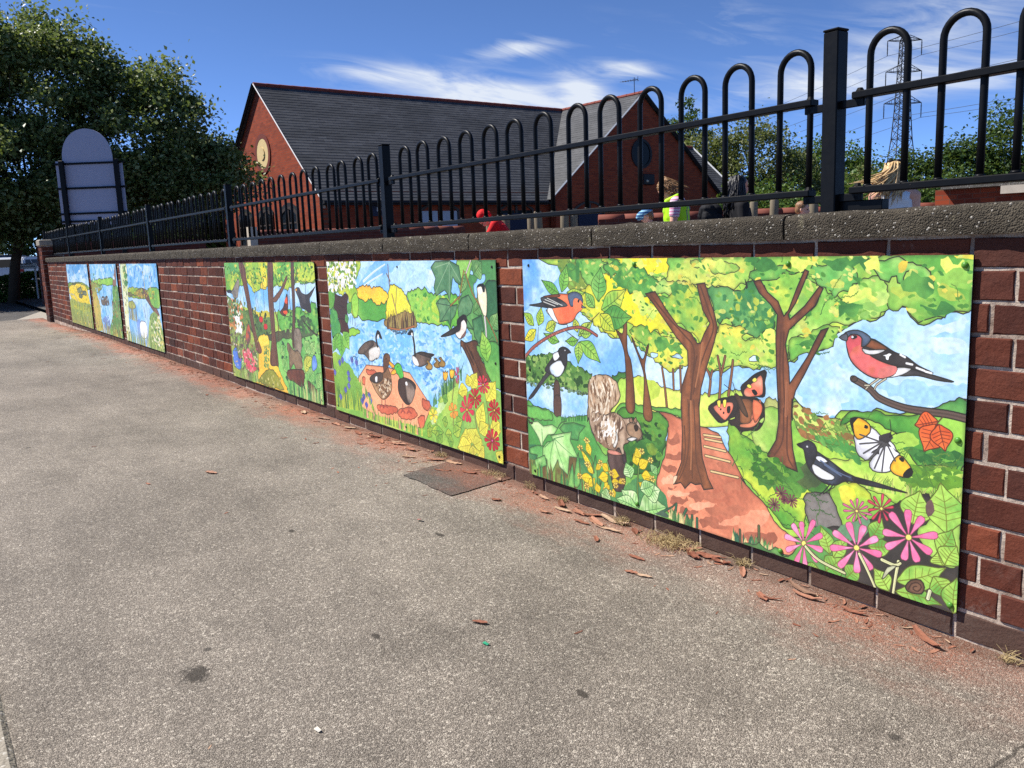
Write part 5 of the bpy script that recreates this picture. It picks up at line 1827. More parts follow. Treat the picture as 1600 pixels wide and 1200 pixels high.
build_debris()
sheet('forecourt', [(-34, -2.2), (-19.2, -2.2), (-17.9, 0.33), (-34, 0.33)], GZ - .098, M_DRIVE)
sheet('crossover', [(-22.2, .33), (-19.2, -.5), (-17.3, -.75), (-17.3, .33)], GZ - .092, M_SLAB)
MURALS = {
'A': [
('P',[-20,-20,2020,-20,2020,1020,-20,1020],(150,196,226),(206,226,238),1,0,0,(40,38,30),1),
('P',[2,0,1936,6,1895,220,1147,146,227,196],(90,156,210),(170,206,230),1,6,0,(40,38,30),1),
('P',[36,319,609,301,1307,286,1837,328,1878,396,62,410],(110,140,60),(150,170,66),1,6,4,(40,38,30),1),
('P',[74,395,779,313,1370,317,1744,358,1931,590,1936,734,1083,654,214,594],(236,206,50),(220,196,60),1,6,3,(40,38,30),1),
('P',[893,406,1257,368,1297,439,942,463],(96,104,84),(120,126,96),2,5,2,(40,38,30),1),
('P',[1389,422,1706,428,1675,485,1355,481],(96,104,84),(120,126,96),2,5,2,(40,38,30),1),
('P',[408,327,868,312,674,337],(96,104,84),(120,126,96),2,5,2,(40,38,30),1),
('P',[1108,473,1355,481,1235,543,982,537],(96,104,84),(120,126,96),2,5,2,(40,38,30),1),
('P',[65,599,1013,626,2058,642,2003,1000,957,1007,-72,987],(140,160,80),(170,180,90),1,6,0,(40,38,30),1),
('S',[138,502,547,520,843,617,1064,685],14,8,(214,220,214),2,(40,38,30)),
('G',[-72,987,2003,1000],90,260,[(150,170,80),(206,200,90),(120,140,70),(150,120,80)],12,0.1),
('G',[4,747,1936,734],60,160,[(226,216,60),(170,186,70)],12,0.1),
('S',[664,37,721,206],16,8,(70,66,70),2,(40,38,30)),
('S',[259,94,228,255],16,14,(120,104,120),2,(40,38,30)),
('S',[1880,220,1876,341],8,14,(226,214,190),0,(40,38,30)),
('S',[1595,632,1545,875,1664,961],8,12,(230,226,206),0,(40,38,30)),
('D',[134,317,2126,349,1977,971,-59,969],130,17,[(226,206,50),(110,120,60),(90,80,60),(180,186,90),(140,150,70)],1.5,0),
('D',[91,7,1932,12,1880,247,181,256],40,20,[(226,236,240),(110,170,216),(176,208,230)],2,0),
],
'B': [
('P',[-20,-20,2020,-20,2020,1020,-20,1020],(120,184,226),(190,220,240),1,0,0,(40,38,30),1),
('P',[-31,265,658,247,910,316,662,388,39,444],(150,150,70),(110,150,60),1,6,4,(40,38,30),1),
('P',[15,250,820,212,1708,187,1696,276,849,298],(126,180,64),(160,200,80),1,8,4,(40,38,30),1),
('P',[-40,446,353,422,551,617,533,801,600,952,6,987,-29,666],(176,170,84),(206,180,90),1,6,0,(40,38,30),1),
('P',[1652,302,1966,295,1991,490,2050,726,2002,997,1123,983,1464,681,1552,504],(110,160,80),(90,136,70),1,6,0,(40,38,30),1),
('P',[1664,276,1885,85,1979,21,1904,272],(140,104,84),(140,104,84),3,0,3,(40,38,30),1),
('P',[676,507,839,462,973,472,1186,452,1263,564,985,587,709,584],(90,80,76),(120,108,90),2,0,4,(40,38,30),1),
('S',[961,355,922,577,1007,790],9,9,(60,60,66),2,(40,38,30)),
('S',[941,537,1173,478],6,4,(200,170,90),0,(40,38,30)),
('P',[677,793,1108,747,1167,894,876,948,697,895],(120,150,206),(96,120,186),1,8,0,(40,38,30),1),
('S',[1562,354,1467,482],12,9,(70,64,80),2,(40,38,30)),
('G',[-1,1000,1975,993],80,200,[(206,206,90),(130,170,80),(226,216,80),(170,130,80)],12,0.1),
('G',[1464,681,2086,771],50,240,[(120,170,90),(150,190,110),(170,120,90)],12,0.08),
('D',[23,152,417,134,377,217,68,222],10,16,[(90,140,90)],1.5,0),
('D',[48,264,807,238,469,934,-58,964],70,17,[(140,150,60),(200,180,90),(90,130,60),(170,120,80)],1.5,0),
('D',[1639,327,2028,294,1990,963,1196,966],90,17,[(84,130,66),(150,190,100),(170,130,90),(110,90,70)],1.6,0),
('D',[324,328,1652,302,1371,870,620,912],60,14,[(150,204,236),(96,160,214),(190,220,240)],2.5,0),
('D',[84,24,1916,21,1829,198,61,236],50,22,[(206,226,240),(110,172,222),(150,200,232)],2,0),
],
'C': [
('P',[-20,-20,2020,-20,2020,1020,-20,1020],(110,176,226),(190,218,240),1,0,0,(40,38,30),1),
('P',[496,42,1123,17,1241,82,713,154],(206,226,240),(130,186,230),1,10,0,(40,38,30),1),
('P',[1409,17,1763,36,1642,121,1328,103],(206,226,240),(130,186,230),1,10,0,(40,38,30),1),
('P',[381,309,812,287,1387,306,1970,280,1987,401,1344,414,335,415],(196,200,70),(120,160,64),1,7,4,(40,38,30),1),
('P',[844,331,1104,302,1284,330,1253,406,821,388],(140,140,60),(170,130,70),2,5,3,(40,38,30),1),
('P',[361,356,669,382,816,399,340,403],(110,100,70),(110,100,70),2,4,2,(40,38,30),1),
('P',[1108,291,1340,307,1616,415,1872,539,1930,608,1729,577,1420,454,1135,345],(130,92,70),(104,76,60),2,0,4,(40,38,30),1),
('P',[1484,292,1970,280,1977,483,1673,496,1525,418],(110,166,74),(150,190,84),1,6,3,(40,38,30),1),
('S',[1285,92,1321,178,1325,286],22,16,(236,206,90),3,(40,38,30)),
('S',[1629,152,1621,289,1669,392],22,16,(236,206,90),3,(40,38,30)),
('S',[1275,93,1264,168],16,10,(40,40,60),0,(40,38,30)),
('S',[1631,147,1631,194],20,14,(40,40,60),0,(40,38,30)),
('S',[637,212,634,280],10,6,(70,80,90),0,(40,38,30)),
('S',[1694,329,1734,452],10,8,(50,50,60),0,(40,38,30)),
('P',[360,484,582,464,738,526,538,569,330,555],(190,190,90),(150,160,80),1,6,3,(40,38,30),1),
('P',[64,8,430,8,356,368,247,747,257,980,-1,1000,14,641,29,282],(226,226,196),(190,206,140),1,5,3,(40,38,30),1),
('D',[88,20,425,19,315,463,211,960,10,975,76,305],60,15,[(110,140,70),(236,236,214),(214,206,90),(90,80,60)],1.6,0),
('L',[225,161,454,140],80,(80,136,74),(110,166,90),(60,90,40)),
('L',[183,255,441,233],80,(80,136,74),(110,166,90),(60,90,40)),
('L',[233,78,365,31],70,(80,136,74),(110,166,90),(60,90,40)),
('G',[324,695,735,718],40,230,[(150,150,110),(110,100,90),(206,206,150)],9,0.1),
('S',[1141,509,1248,656],9,7,(90,76,84),0,(40,38,30)),
('S',[1322,469,1328,630],9,7,(90,76,84),0,(40,38,30)),
('S',[1437,528,1456,655],9,7,(90,76,84),0,(40,38,30)),
('S',[1209,517,1204,647],9,7,(90,76,84),0,(40,38,30)),
('P',[699,743,894,698,856,912,1146,913,1308,739,1332,855,1119,980,776,986],(100,136,206),(140,176,226),1,8,0,(40,38,30),1),
('P',[884,721,1138,695,1237,743,1212,864,1003,912,849,868],(240,240,240),(226,230,236),2,4,4,(40,38,30),1),
('P',[1441,634,1737,556,1976,707,1994,990,1260,980],(130,160,90),(170,190,110),1,6,0,(40,38,30),1),
('G',[28,998,1994,990],90,180,[(150,180,90),(206,206,120),(110,150,80)],12,0.1),
('D',[1668,622,1938,587,2010,948,1716,952],120,17,[(240,236,206),(226,206,120),(150,180,90)],1.4,0),
('S',[1944,15,1892,261],10,8,(226,220,200),2,(40,38,30)),
('D',[501,30,1940,25,1935,260,446,285],60,22,[(206,226,240),(96,160,220),(150,200,236)],2.2,-0.6),
('D',[376,321,1966,290,1966,402,391,413],60,16,[(226,206,70),(90,130,56),(140,110,60),(170,190,70)],1.5,0),
('D',[1466,569,1930,608,2002,969,1312,965],90,17,[(110,150,70),(206,206,120),(240,236,206),(90,120,70)],1.6,0),
('S',[568,499,542,683],7,5,(110,90,84),0,(40,38,30)),
('S',[716,516,666,699],7,5,(110,90,84),0,(40,38,30)),
('S',[420,598,469,734],7,5,(110,90,84),0,(40,38,30)),
('S',[1535,566,1509,715],7,5,(110,90,84),0,(40,38,30)),
('S',[1326,576,1331,705],7,5,(110,90,84),0,(40,38,30)),
],
'D': [
('P',[-20,-20,2020,-20,2020,1020,-20,1020],(140,190,90),(200,210,90),1,0,0,(40,38,30),1),
('P',[-16,222,304,154,601,161,1082,184,1602,155,1992,139,2003,329,1563,347,1064,387,702,392,15,306],(120,184,232),(196,224,242),1,0,0,(40,38,30),1),
('P',[-1,0,2018,0,1996,144,1900,132,1800,156,1655,144,1491,195,1279,180,1106,203,996,175,738,243,598,171,358,208,-17,227],(196,206,70),(110,166,66),1,9,4,(40,38,30),1),
('P',[-1,0,412,1,358,77,3,91],(84,156,84),(120,180,90),1,6,0,(40,38,30),1),
('P',[577,1,1095,3,1067,123,751,190,576,129],(226,216,60),(140,186,70),1,8,0,(40,38,30),1),
('P',[1208,3,1582,4,1533,118,1263,131],(100,170,74),(190,208,84),1,8,2,(40,38,30),1),
('P',[1633,4,2006,5,1994,130,1708,125],(110,170,66),(196,206,70),1,8,2,(40,38,30),1),
('P',[952,114,1038,124,1019,205,887,198],(240,210,70),(220,180,60),1,4,3,(40,38,30),1),
('D',[61,12,1969,13,1947,131,14,181],120,12,[(70,140,64),(226,216,80),(160,196,80)],1.4,0),
('S',[723,180,765,389],6,5,(84,64,56),0,(40,38,30)),
('S',[770,242,811,387],6,5,(84,64,56),0,(40,38,30)),
('S',[947,135,943,403],6,5,(84,64,56),0,(40,38,30)),
('S',[1308,238,1266,368],6,5,(84,64,56),0,(40,38,30)),
('S',[1464,196,1509,358],6,5,(84,64,56),0,(40,38,30)),
('S',[1504,195,1497,349],6,5,(84,64,56),0,(40,38,30)),
('S',[363,186,359,395],6,5,(84,64,56),0,(40,38,30)),
('S',[439,218,458,402],6,5,(84,64,56),0,(40,38,30)),
('S',[258,67,283,298],6,5,(84,64,56),0,(40,38,30)),
('S',[159,45,182,156],6,5,(84,64,56),0,(40,38,30)),
('P',[-18,296,215,356,541,399,788,420,1062,397,1026,553,773,611,438,545,52,567],(72,104,60),(110,136,70),1,6,4,(40,38,30),1),
('P',[641,384,793,399,888,384,1049,388,1040,429,814,440],(240,206,60),(200,190,70),1,6,0,(40,38,30),1),
('P',[1238,370,1448,400,1565,337,1669,323,1808,365,1920,277,1995,311,1984,494,1780,507,1423,519,1237,500],(116,180,80),(84,150,70),1,7,4,(40,38,30),1),
('P',[994,565,1480,496,1519,562,1184,614,957,599],(70,70,54),(96,100,66),1,5,3,(40,38,30),1),
('P',[1626,411,1804,383,1892,426,1992,512,1773,545,1655,514],(60,82,54),(90,110,70),1,6,3,(40,38,30),1),
('P',[1153,627,1412,569,1567,578,1994,503,2006,750,1995,1001,1322,997,1131,854],(90,160,84),(140,196,104),1,5,3,(40,38,30),1),
('P',[15,570,471,544,742,613,805,737,657,966,7,999],(96,110,70),(160,180,80),1,6,0,(40,38,30),1),
('P',[742,613,962,578,993,701,1033,780,1140,812,1232,905,1308,999,865,997,556,988,684,855],(236,208,80),(226,180,60),1,5,3,(40,38,30),1),
('P',[729,926,898,856,1073,860,1194,951,1214,989,866,992,653,983],(110,120,50),(150,150,60),1,6,3,(40,38,30),1),
('D',[851,669,975,650,931,842,823,852],80,10,[(90,130,70),(140,170,90)],1,0),
('D',[732,915,1182,880,1159,985,748,978],20,14,[(206,200,120),(140,150,70)],1,0),
('D',[124,303,1032,399,962,578,124,563],90,15,[(60,90,44),(96,128,54),(140,150,66),(50,70,40)],1.5,0),
('D',[1238,370,2006,311,1984,494,1232,520],90,15,[(70,134,60),(150,196,90),(54,100,54),(110,170,80)],1.6,0),
('D',[15,570,742,613,662,944,10,987],110,14,[(70,96,50),(150,160,70),(120,70,60),(190,190,120),(90,60,70)],1.3,0),
('D',[1182,625,1992,512,1977,977,1324,987],80,15,[(60,120,70),(150,204,120),(50,90,60)],1.7,0),
('Q',[25,12,1993,14,1967,149,7,204],40,160,[(80,104,44),(110,120,50)],4),
('D',[61,12,1969,13,1946,140,11,193],120,9,[(90,140,54),(236,226,90),(60,120,60)],1.8,0),
('P',[394,7,511,3,571,151,630,363,689,574,795,711,682,730,608,579,543,388,475,206],(120,80,58),(92,60,46),3,0,4,(40,38,30),1),
('S',[549,7,557,140],12,9,(130,90,60),2,(40,38,30)),
('P',[1094,5,1202,5,1159,282,1144,566,1159,790,1114,804,971,796,1051,572,1044,286],(112,76,58),(86,58,46),3,0,4,(40,38,30),1),
('P',[1145,283,1330,198,1471,99,1480,123,1367,217,1211,301],(116,80,60),(116,80,60),3,0,3,(40,38,30),1),
('S',[1375,178,1369,81],6,5,(110,76,58),2,(40,38,30)),
('S',[1169,362,1218,461,1209,602],12,10,(120,84,62),3,(40,38,30)),
('P',[1577,4,1628,4,1615,155,1597,326,1561,481,1519,620,1482,613,1541,328,1555,137],(100,72,58),(80,56,46),3,0,3,(40,38,30),1),
('S',[1617,145,1666,88,1696,36],7,5,(96,70,56),2,(40,38,30)),
('P',[22,255,140,246,263,177,342,137,371,159,332,242,283,298,179,296,151,268],(110,104,98),(150,140,124),2,0,3,(40,38,30),1),
('P',[16,240,135,237,119,258,28,260],(40,40,50),(40,40,50),2,0,2,(40,38,30),1),
('P',[1624,197,1697,183,1739,218,1834,229,1935,195,1991,171,1916,232,1880,260,1895,342,1846,354,1789,337,1706,322,1680,266],(50,46,50),(74,68,70),2,0,4,(40,38,30),1),
('S',[1831,123,1816,225],6,5,(60,50,48),0,(40,38,30)),
('S',[1787,347,1753,395],4,4,(38,34,32),0,(40,38,30)),
('P',[1618,200,1659,187,1646,211],(236,170,60),(236,170,60),2,0,2,(40,38,30),1),
('S',[1969,513,1836,466,1725,415],9,7,(70,54,46),2,(40,38,30)),
('P',[1277,378,1355,335,1443,235,1466,263,1457,331,1427,372,1367,404],(72,40,34),(110,50,40),2,0,3,(40,38,30),1),
('P',[1392,285,1447,254,1442,303,1401,304],(226,90,50),(226,90,50),2,0,0,(40,38,30),1),
('P',[1348,365,1429,362,1419,387,1358,384],(226,90,50),(226,90,50),2,0,0,(40,38,30),1),
('P',[1531,503,1599,479,1670,504,1670,590,1637,669,1587,732,1528,707,1519,620],(150,136,118),(110,98,84),2,4,4,(40,38,30),1),
('P',[1370,616,1417,608,1500,651,1603,653,1655,706,1641,775,1522,796,1480,751,1418,796,1385,799,1396,709],(140,118,92),(104,86,68),2,4,4,(40,38,30),1),
('P',[1346,818,1652,784,1681,829,1627,913,1551,911,1451,892,1346,883],(112,64,48),(84,48,40),2,0,4,(40,38,30),1),
('L',[1729,643,1818,560],120,(120,188,100),(176,212,130),(60,90,40)),
('L',[1743,699,1726,662],120,(120,188,100),(176,212,130),(60,90,40)),
('L',[1824,654,1915,554],90,(120,188,100),(176,212,130),(60,90,40)),
('L',[1674,801,1794,685],110,(120,188,100),(176,212,130),(60,90,40)),
('L',[1968,642,2010,538],80,(120,188,100),(176,212,130),(60,90,40)),
('L',[1899,892,1991,770],110,(120,188,100),(176,212,130),(60,90,40)),
('L',[1929,983,1992,891],90,(120,188,100),(176,212,130),(60,90,40)),
('L',[1738,852,1879,743],110,(120,188,100),(176,212,130),(60,90,40)),
('L',[1250,822,1351,732],120,(120,188,100),(176,212,130),(60,90,40)),
('L',[1220,703,1345,633],90,(120,188,100),(176,212,130),(60,90,40)),
('L',[1699,799,1763,659],90,(226,220,90),(200,212,90),(60,90,40)),
('L',[1734,747,1845,671],80,(226,220,90),(200,212,90),(60,90,40)),
('P',[1857,670,1907,657,1929,729,1850,774,1832,738],(120,160,220),(90,130,200),2,0,3,(40,38,30),1),
('P',[1738,852,1895,911,1905,986,1809,988,1748,928],(84,66,50),(110,90,60),2,4,2,(40,38,30),1),
('G',[1322,997,1973,996],50,140,[(90,160,90),(150,200,110),(60,120,80),(206,216,140)],11,0.1),
('D',[8,306,394,328,364,572,9,593],130,13,[(230,150,80),(240,236,220),(206,120,70),(120,150,70),(160,120,80)],1.4,0),
('D',[185,470,359,461,324,597,148,607],30,14,[(244,244,240)],1.6,0),
('P',[433,590,513,508,544,539,542,627,468,687,426,656],(196,90,60),(90,70,70),2,0,3,(40,38,30),1),
('P',[809,435,876,434,880,468,835,481,795,469],(206,46,50),(206,46,50),2,0,3,(40,38,30),1),
('P',[903,488,968,486,972,520,928,533,889,522],(206,46,50),(206,46,50),2,0,3,(40,38,30),1),
('D',[2,616,392,592,493,718,37,752],60,14,[(110,80,90),(150,160,90),(90,110,60)],1.4,0),
('P',[31,776,147,744,179,822,282,824,246,895,133,929,39,880],(62,96,180),(90,140,214),1,5,3,(40,38,30),1),
('D',[320,742,459,720,657,835,573,920,362,907,288,801],120,15,[(226,90,110),(236,130,140),(206,70,90)],1.2,0),
('L',[356,998,316,889],90,(140,196,100),(190,216,120),(60,90,40)),
('L',[525,980,678,877],90,(140,196,100),(190,216,120),(60,90,40)),
('L',[240,919,323,798],60,(140,196,100),(190,216,120),(60,90,40)),
('L',[189,718,269,611],60,(140,196,100),(190,216,120),(60,90,40)),
('G',[8,993,653,983],40,90,[(150,190,90),(206,206,130),(110,150,80)],10,0.1),
('D',[33,637,742,613,641,902,16,963],70,9,[(236,220,200),(180,110,110),(90,120,60),(210,190,90)],1.3,0),
],
'E': [
('P',[-20,-20,2020,-20,2020,1020,-20,1020],(132,190,236),(196,224,244),1,0,0,(40,38,30),1),
('P',[478,138,621,77,850,19,894,26,647,120,489,175],(224,238,246),(170,208,240),1,10,0,(40,38,30),1),
('P',[960,87,1054,25,1168,12,1189,64,1044,113,957,108],(224,238,246),(170,208,240),1,10,0,(40,38,30),1),
('P',[1066,160,1187,77,1401,49,1418,125,1313,147,1176,177,1091,186],(224,238,246),(170,208,240),1,10,0,(40,38,30),1),
('P',[470,79,596,27,728,6,623,63],(224,238,246),(170,208,240),1,10,0,(40,38,30),1),
('P',[729,-2,912,-2,1057,5,903,67,746,97,504,189,477,146],(104,168,230),(150,200,238),1,5,0,(40,38,30),1),
('S',[548,122,704,62,850,19],16,8,(230,240,248),0,(40,38,30)),
('S',[489,175,647,120,811,75],16,8,(230,240,248),0,(40,38,30)),
('P',[284,357,428,346,806,340,1199,336,1546,335,1779,333,1798,381,1766,506,1681,477,1564,590,1313,801,1097,639,516,640,211,787,230,550],(120,186,236),(186,220,244),2,0,0,(40,38,30),1),
('D',[242,603,1642,466,1408,742,1146,634,517,631,302,741],300,8,[(112,176,230),(190,222,244),(146,200,238),(100,164,224)],2.8,0),
('D',[335,377,1755,359,1710,486,509,594],200,8,[(120,184,234),(186,220,242),(150,204,240)],2.6,0),
('P',[-40,977,584,953,1313,801,2013,884,2006,1012,1071,1005,-24,1013],(122,178,76),(180,206,90),1,0,0,(40,38,30),1),
('P',[446,228,565,232,633,215,724,255,851,236,837,339,428,346],(84,156,62),(126,184,80),1,8,4,(40,38,30),1),
('P',[439,169,578,145,658,156,770,150,829,173,863,200,851,236,723,262,631,229,563,243,449,213],(244,206,60),(238,166,64),1,8,4,(40,38,30),1),
('P',[1098,192,1150,164,1247,147,1338,159,1388,177,1512,179,1655,181,1665,341,1485,339,1199,336,1150,278],(92,166,62),(160,204,84),1,9,4,(40,38,30),1),
('P',[1384,215,1450,188,1547,197,1553,259,1440,290,1379,261],(222,222,60),(140,196,74),1,7,0,(40,38,30),1),
('D',[1148,177,1619,188,1608,319,1227,328],70,10,[(70,146,56),(190,216,90),(120,184,76)],1.5,0),
('P',[309,425,433,425,456,442,336,477,274,474],(176,210,80),(140,190,70),1,4,3,(40,38,30),1),
('P',[793,373,820,350,851,236,891,157,968,138,1037,167,1089,206,1138,265,1162,298,1195,343,1182,365,1009,394,859,398],(240,220,60),(206,210,70),1,7,4,(40,38,30),1),
('P',[793,373,829,339,930,316,1051,289,1162,298,1195,343,1182,365,1009,394,859,398],(140,104,60),(170,150,84),2,6,2,(40,38,30),1),
('G',[829,393,1182,364],60,90,[(110,80,50),(180,160,90),(84,64,44)],8,0.1),
('S',[860,391,1009,393,1168,363],9,9,(190,120,70),2,(40,38,30)),
('D',[828,407,1180,384,1093,411,917,422],40,6,[(60,90,110),(90,130,160)],2,0),
('S',[893,143,888,67,887,19],8,4,(150,120,110),2,(40,38,30)),
('S',[904,115,865,74],6,4,(150,120,110),2,(40,38,30)),
('S',[982,376,956,287,917,191],9,5,(206,176,110),2,(40,38,30)),
('S',[953,259,981,155],5,3,(170,150,90),1,(40,38,30)),
('P',[-9,-5,484,-5,481,64,409,140,454,183,406,267,428,342,356,353,335,270,291,211,182,206,78,154,-11,212],(136,178,60),(196,206,80),1,9,3,(40,38,30),1),
('D',[-10,-1,466,-2,442,146,223,182,-30,213],300,13,[(248,246,244),(250,250,248),(236,232,226),(214,212,80),(110,150,60)],1.3,0),
('D',[-10,-1,466,-2,442,146,223,182,-30,213],60,6,[(120,90,60),(90,120,50)],1,0),
('P',[-11,212,106,209,124,318,23,346],(110,170,70),(80,140,60),1,6,0,(40,38,30),1),
('P',[357,239,434,199,460,250,438,334,392,351,361,322],(140,196,70),(170,210,90),1,4,3,(40,38,30),1),
('S',[322,347,314,394],5,5,(80,80,80),0,(40,38,30)),
('S',[356,353,349,400],5,5,(80,80,80),0,(40,38,30)),
('S',[392,351,386,409],5,5,(80,80,80),0,(40,38,30)),
('P',[97,154,115,208,215,225,265,204,308,218,289,272,279,334,283,365,169,387,101,343,71,297,100,240],(88,62,52),(66,46,42),1,0,4,(40,38,30),1),
('P',[92,391,190,370,261,389,288,442,263,483,174,465,113,437],(92,60,50),(70,46,40),2,0,4,(40,38,30),1),
('S',[150,278,240,297],5,3,(50,36,34),0,(40,38,30)),
('L',[6,331,121,389],90,(60,136,80),(110,176,104),(60,90,40)),
('L',[14,395,116,421],90,(60,136,80),(110,176,104),(60,90,40)),
('L',[288,334,355,254],70,(60,136,80),(110,176,104),(60,90,40)),
('L',[278,396,251,335],60,(60,136,80),(110,176,104),(60,90,40)),
('P',[6,331,105,319,134,373,160,434,89,519,18,589,13,508],(70,140,76),(100,166,84),2,5,3,(40,38,30),1),
('L',[117,469,87,583],120,(110,180,74),(150,204,90),(60,90,40)),
('L',[145,467,144,635],150,(110,180,74),(150,204,90),(60,90,40)),
('L',[194,456,276,568],130,(110,180,74),(150,204,90),(60,90,40)),
('L',[75,488,5,606],80,(110,180,74),(150,204,90),(60,90,40)),
('P',[1750,-2,2015,-2,2002,366,1985,474,1767,494,1764,383,1668,303,1653,205,1730,112],(76,134,74),(120,172,96),1,6,3,(40,38,30),1),
('P',[1807,116,1887,62,1906,91,1837,151,1824,187,1803,176],(150,200,236),(150,200,236),1,4,2,(40,38,30),1),
('P',[1768,52,1801,51,1800,69,1767,69],(160,206,236),(160,206,236),1,4,2,(40,38,30),1),
('P',[1648,-2,1783,-2,1755,82,1679,168,1658,144],(140,190,90),(176,208,110),1,5,2,(40,38,30),1),
('P',[1904,114,2008,112,1999,331,1913,290,1909,196],(46,96,62),(70,122,76),1,6,3,(40,38,30),1),
('P',[1383,36,1430,5,1577,1,1668,28,1685,101,1671,125,1627,108,1605,84,1580,165,1558,209,1543,172,1515,154,1425,188,1404,144,1428,93],(76,122,82),(110,150,104),2,0,4,(36,60,44),0),
('S',[1577,4,1559,203],4,3,(150,180,140),0,(40,38,30)),
('S',[1576,11,1427,36],4,3,(150,180,140),0,(40,38,30)),
('S',[1576,11,1420,169],4,3,(150,180,140),0,(40,38,30)),
('S',[1576,11,1673,107],4,3,(150,180,140),0,(40,38,30)),
('P',[1421,227,1461,200,1535,197,1580,233,1640,224,1611,281,1573,308,1557,350,1537,311,1449,325,1453,277],(76,122,82),(110,150,104),2,0,4,(36,60,44),0),
('S',[1568,234,1433,226],4,3,(50,76,60),0,(40,38,30)),
('S',[1568,234,1462,321],4,3,(50,76,60),0,(40,38,30)),
('S',[1568,234,1558,341],4,3,(50,76,60),0,(40,38,30)),
('P',[1638,243,1677,192,1747,172,1788,218,1763,262,1704,289,1646,292],(76,122,82),(110,150,104),2,0,4,(36,60,44),0),
('P',[1771,298,1861,269,1877,339,1828,415,1787,382],(60,110,72),(90,140,90),2,0,4,(36,60,44),0),
('P',[1644,305,1715,288,1768,334,1778,346,1711,338],(70,120,80),(100,150,96),2,0,4,(36,60,44),0),
('L',[1734,64,1668,168],60,(96,150,84),(160,196,120),(60,90,40)),
('L',[1800,69,1880,10],120,(96,150,84),(160,196,120),(60,90,40)),
('L',[1785,260,1898,208],70,(96,150,84),(160,196,120),(60,90,40)),
('L',[1922,468,1950,370],110,(96,150,84),(160,196,120),(60,90,40)),
('L',[1964,464,1990,391],90,(96,150,84),(160,196,120),(60,90,40)),
('L',[1942,335,1999,250],90,(96,150,84),(160,196,120),(60,90,40)),
('S',[1712,52,1683,131,1653,205],6,5,(170,120,60),1.5,(40,38,30)),
('S',[1723,58,1782,159,1833,210,1933,312,1990,391],6,5,(170,120,60),1.5,(40,38,30)),
('S',[1568,234,1655,187],6,5,(170,120,60),1.5,(40,38,30)),
('S',[1783,-2,1734,64],8,4,(214,200,190),1.5,(40,38,30)),
('P',[1828,133,1851,118,1893,120,1912,155,1914,195,1904,266,1882,276,1853,233,1834,199,1831,163],(238,228,196),(226,206,160),1,0,4,(40,38,30),1),
('P',[1826,134,1851,118,1893,119,1897,152,1880,153,1871,129,1844,130],(30,28,28),(30,28,28),2,0,2,(40,38,30),1),
('P',[1833,139,1866,133,1875,156,1847,168],(248,248,244),(248,248,244),2,0,0,(40,38,30),1),
('S',[1887,279,1894,338,1895,398],14,10,(220,214,206),2,(40,38,30)),
('P',[1653,410,1705,418,1796,399,1827,439,1844,499,1881,522,1913,594,1863,607,1788,601,1730,515,1658,437,1654,473],(116,78,54),(84,56,42),3,0,4,(40,38,30),1),
('S',[1748,458,1805,536,1851,594],7,5,(60,40,32),0,(40,38,30)),
('S',[1697,441,1768,526],7,5,(60,40,32),0,(40,38,30)),
('S',[1715,430,1767,494],7,5,(60,40,32),0,(40,38,30)),
('P',[1454,402,1543,367,1618,337,1667,316,1676,346,1615,372,1529,394],(40,36,36),(60,56,56),2,0,4,(40,38,30),1),
('P',[1603,376,1652,354,1667,309,1703,298,1718,325,1703,363,1648,403],(244,240,236),(226,206,190),2,0,4,(40,38,30),1),
('P',[1627,306,1693,274,1721,288,1718,325,1697,299,1661,316,1630,337],(40,34,34),(40,34,34),2,0,3,(40,38,30),1),
('P',[1661,391,1710,356,1698,382,1654,402],(150,110,100),(150,110,100),2,0,2,(40,38,30),1),
('P',[1801,425,2008,409,2000,625,1902,575,1858,503],(84,150,72),(130,184,90),1,5,3,(40,38,30),1),
('L',[1895,500,1855,347],100,(140,200,80),(180,216,100),(60,90,40)),
('P',[405,580,431,547,523,502,626,483,688,504,717,524,703,569,659,596,675,582,616,609,559,610,496,581],(130,110,96),(92,76,66),1,0,4,(40,38,30),1),
('P',[568,544,687,512,720,531,702,577,658,599,674,586,596,613,559,610,561,589],(232,228,220),(206,200,190),1,0,2,(40,38,30),1),
('P',[405,580,431,547,523,502,609,486,639,508,551,545,478,578],(70,58,52),(110,94,82),2,0,3,(40,38,30),1),
('S',[687,512,675,461,699,426],17,15,(34,30,30),2,(40,38,30)),
('P',[682,431,701,415,731,424,755,463,726,461,713,444],(34,30,30),(34,30,30),2,0,2,(40,38,30),1),
('P',[700,441,716,443,710,466,694,460],(240,238,232),(240,238,232),2,0,0,(40,38,30),1),
('S',[560,605,549,654],5,5,(60,44,40),0,(40,38,30)),
('S',[597,611,603,670],5,5,(60,44,40),0,(40,38,30)),
('P',[1135,531,1221,504,1315,505,1373,507,1326,528,1342,522,1309,556,1214,588,1144,579,1124,550],(128,106,92),(92,76,66),1,0,4,(40,38,30),1),
('P',[1122,534,1172,545,1199,582,1167,589,1129,573],(238,234,228),(238,234,228),2,0,2,(40,38,30),1),
('P',[1179,514,1315,505,1373,507,1313,525,1341,530],(84,68,60),(60,50,46),2,0,3,(40,38,30),1),
('S',[1156,529,1154,468,1142,414],16,14,(34,30,30),2,(40,38,30)),
('P',[1078,413,1124,389,1151,396,1151,420,1128,415,1099,418],(34,30,30),(34,30,30),2,0,2,(40,38,30),1),
('P',[1124,407,1139,401,1142,421,1128,420],(240,238,232),(240,238,232),2,0,0,(40,38,30),1),
('P',[1268,582,1300,564,1279,551,1302,542,1318,555,1349,571,1335,593,1289,597],(214,176,84),(150,116,60),2,0,3,(40,38,30),1),
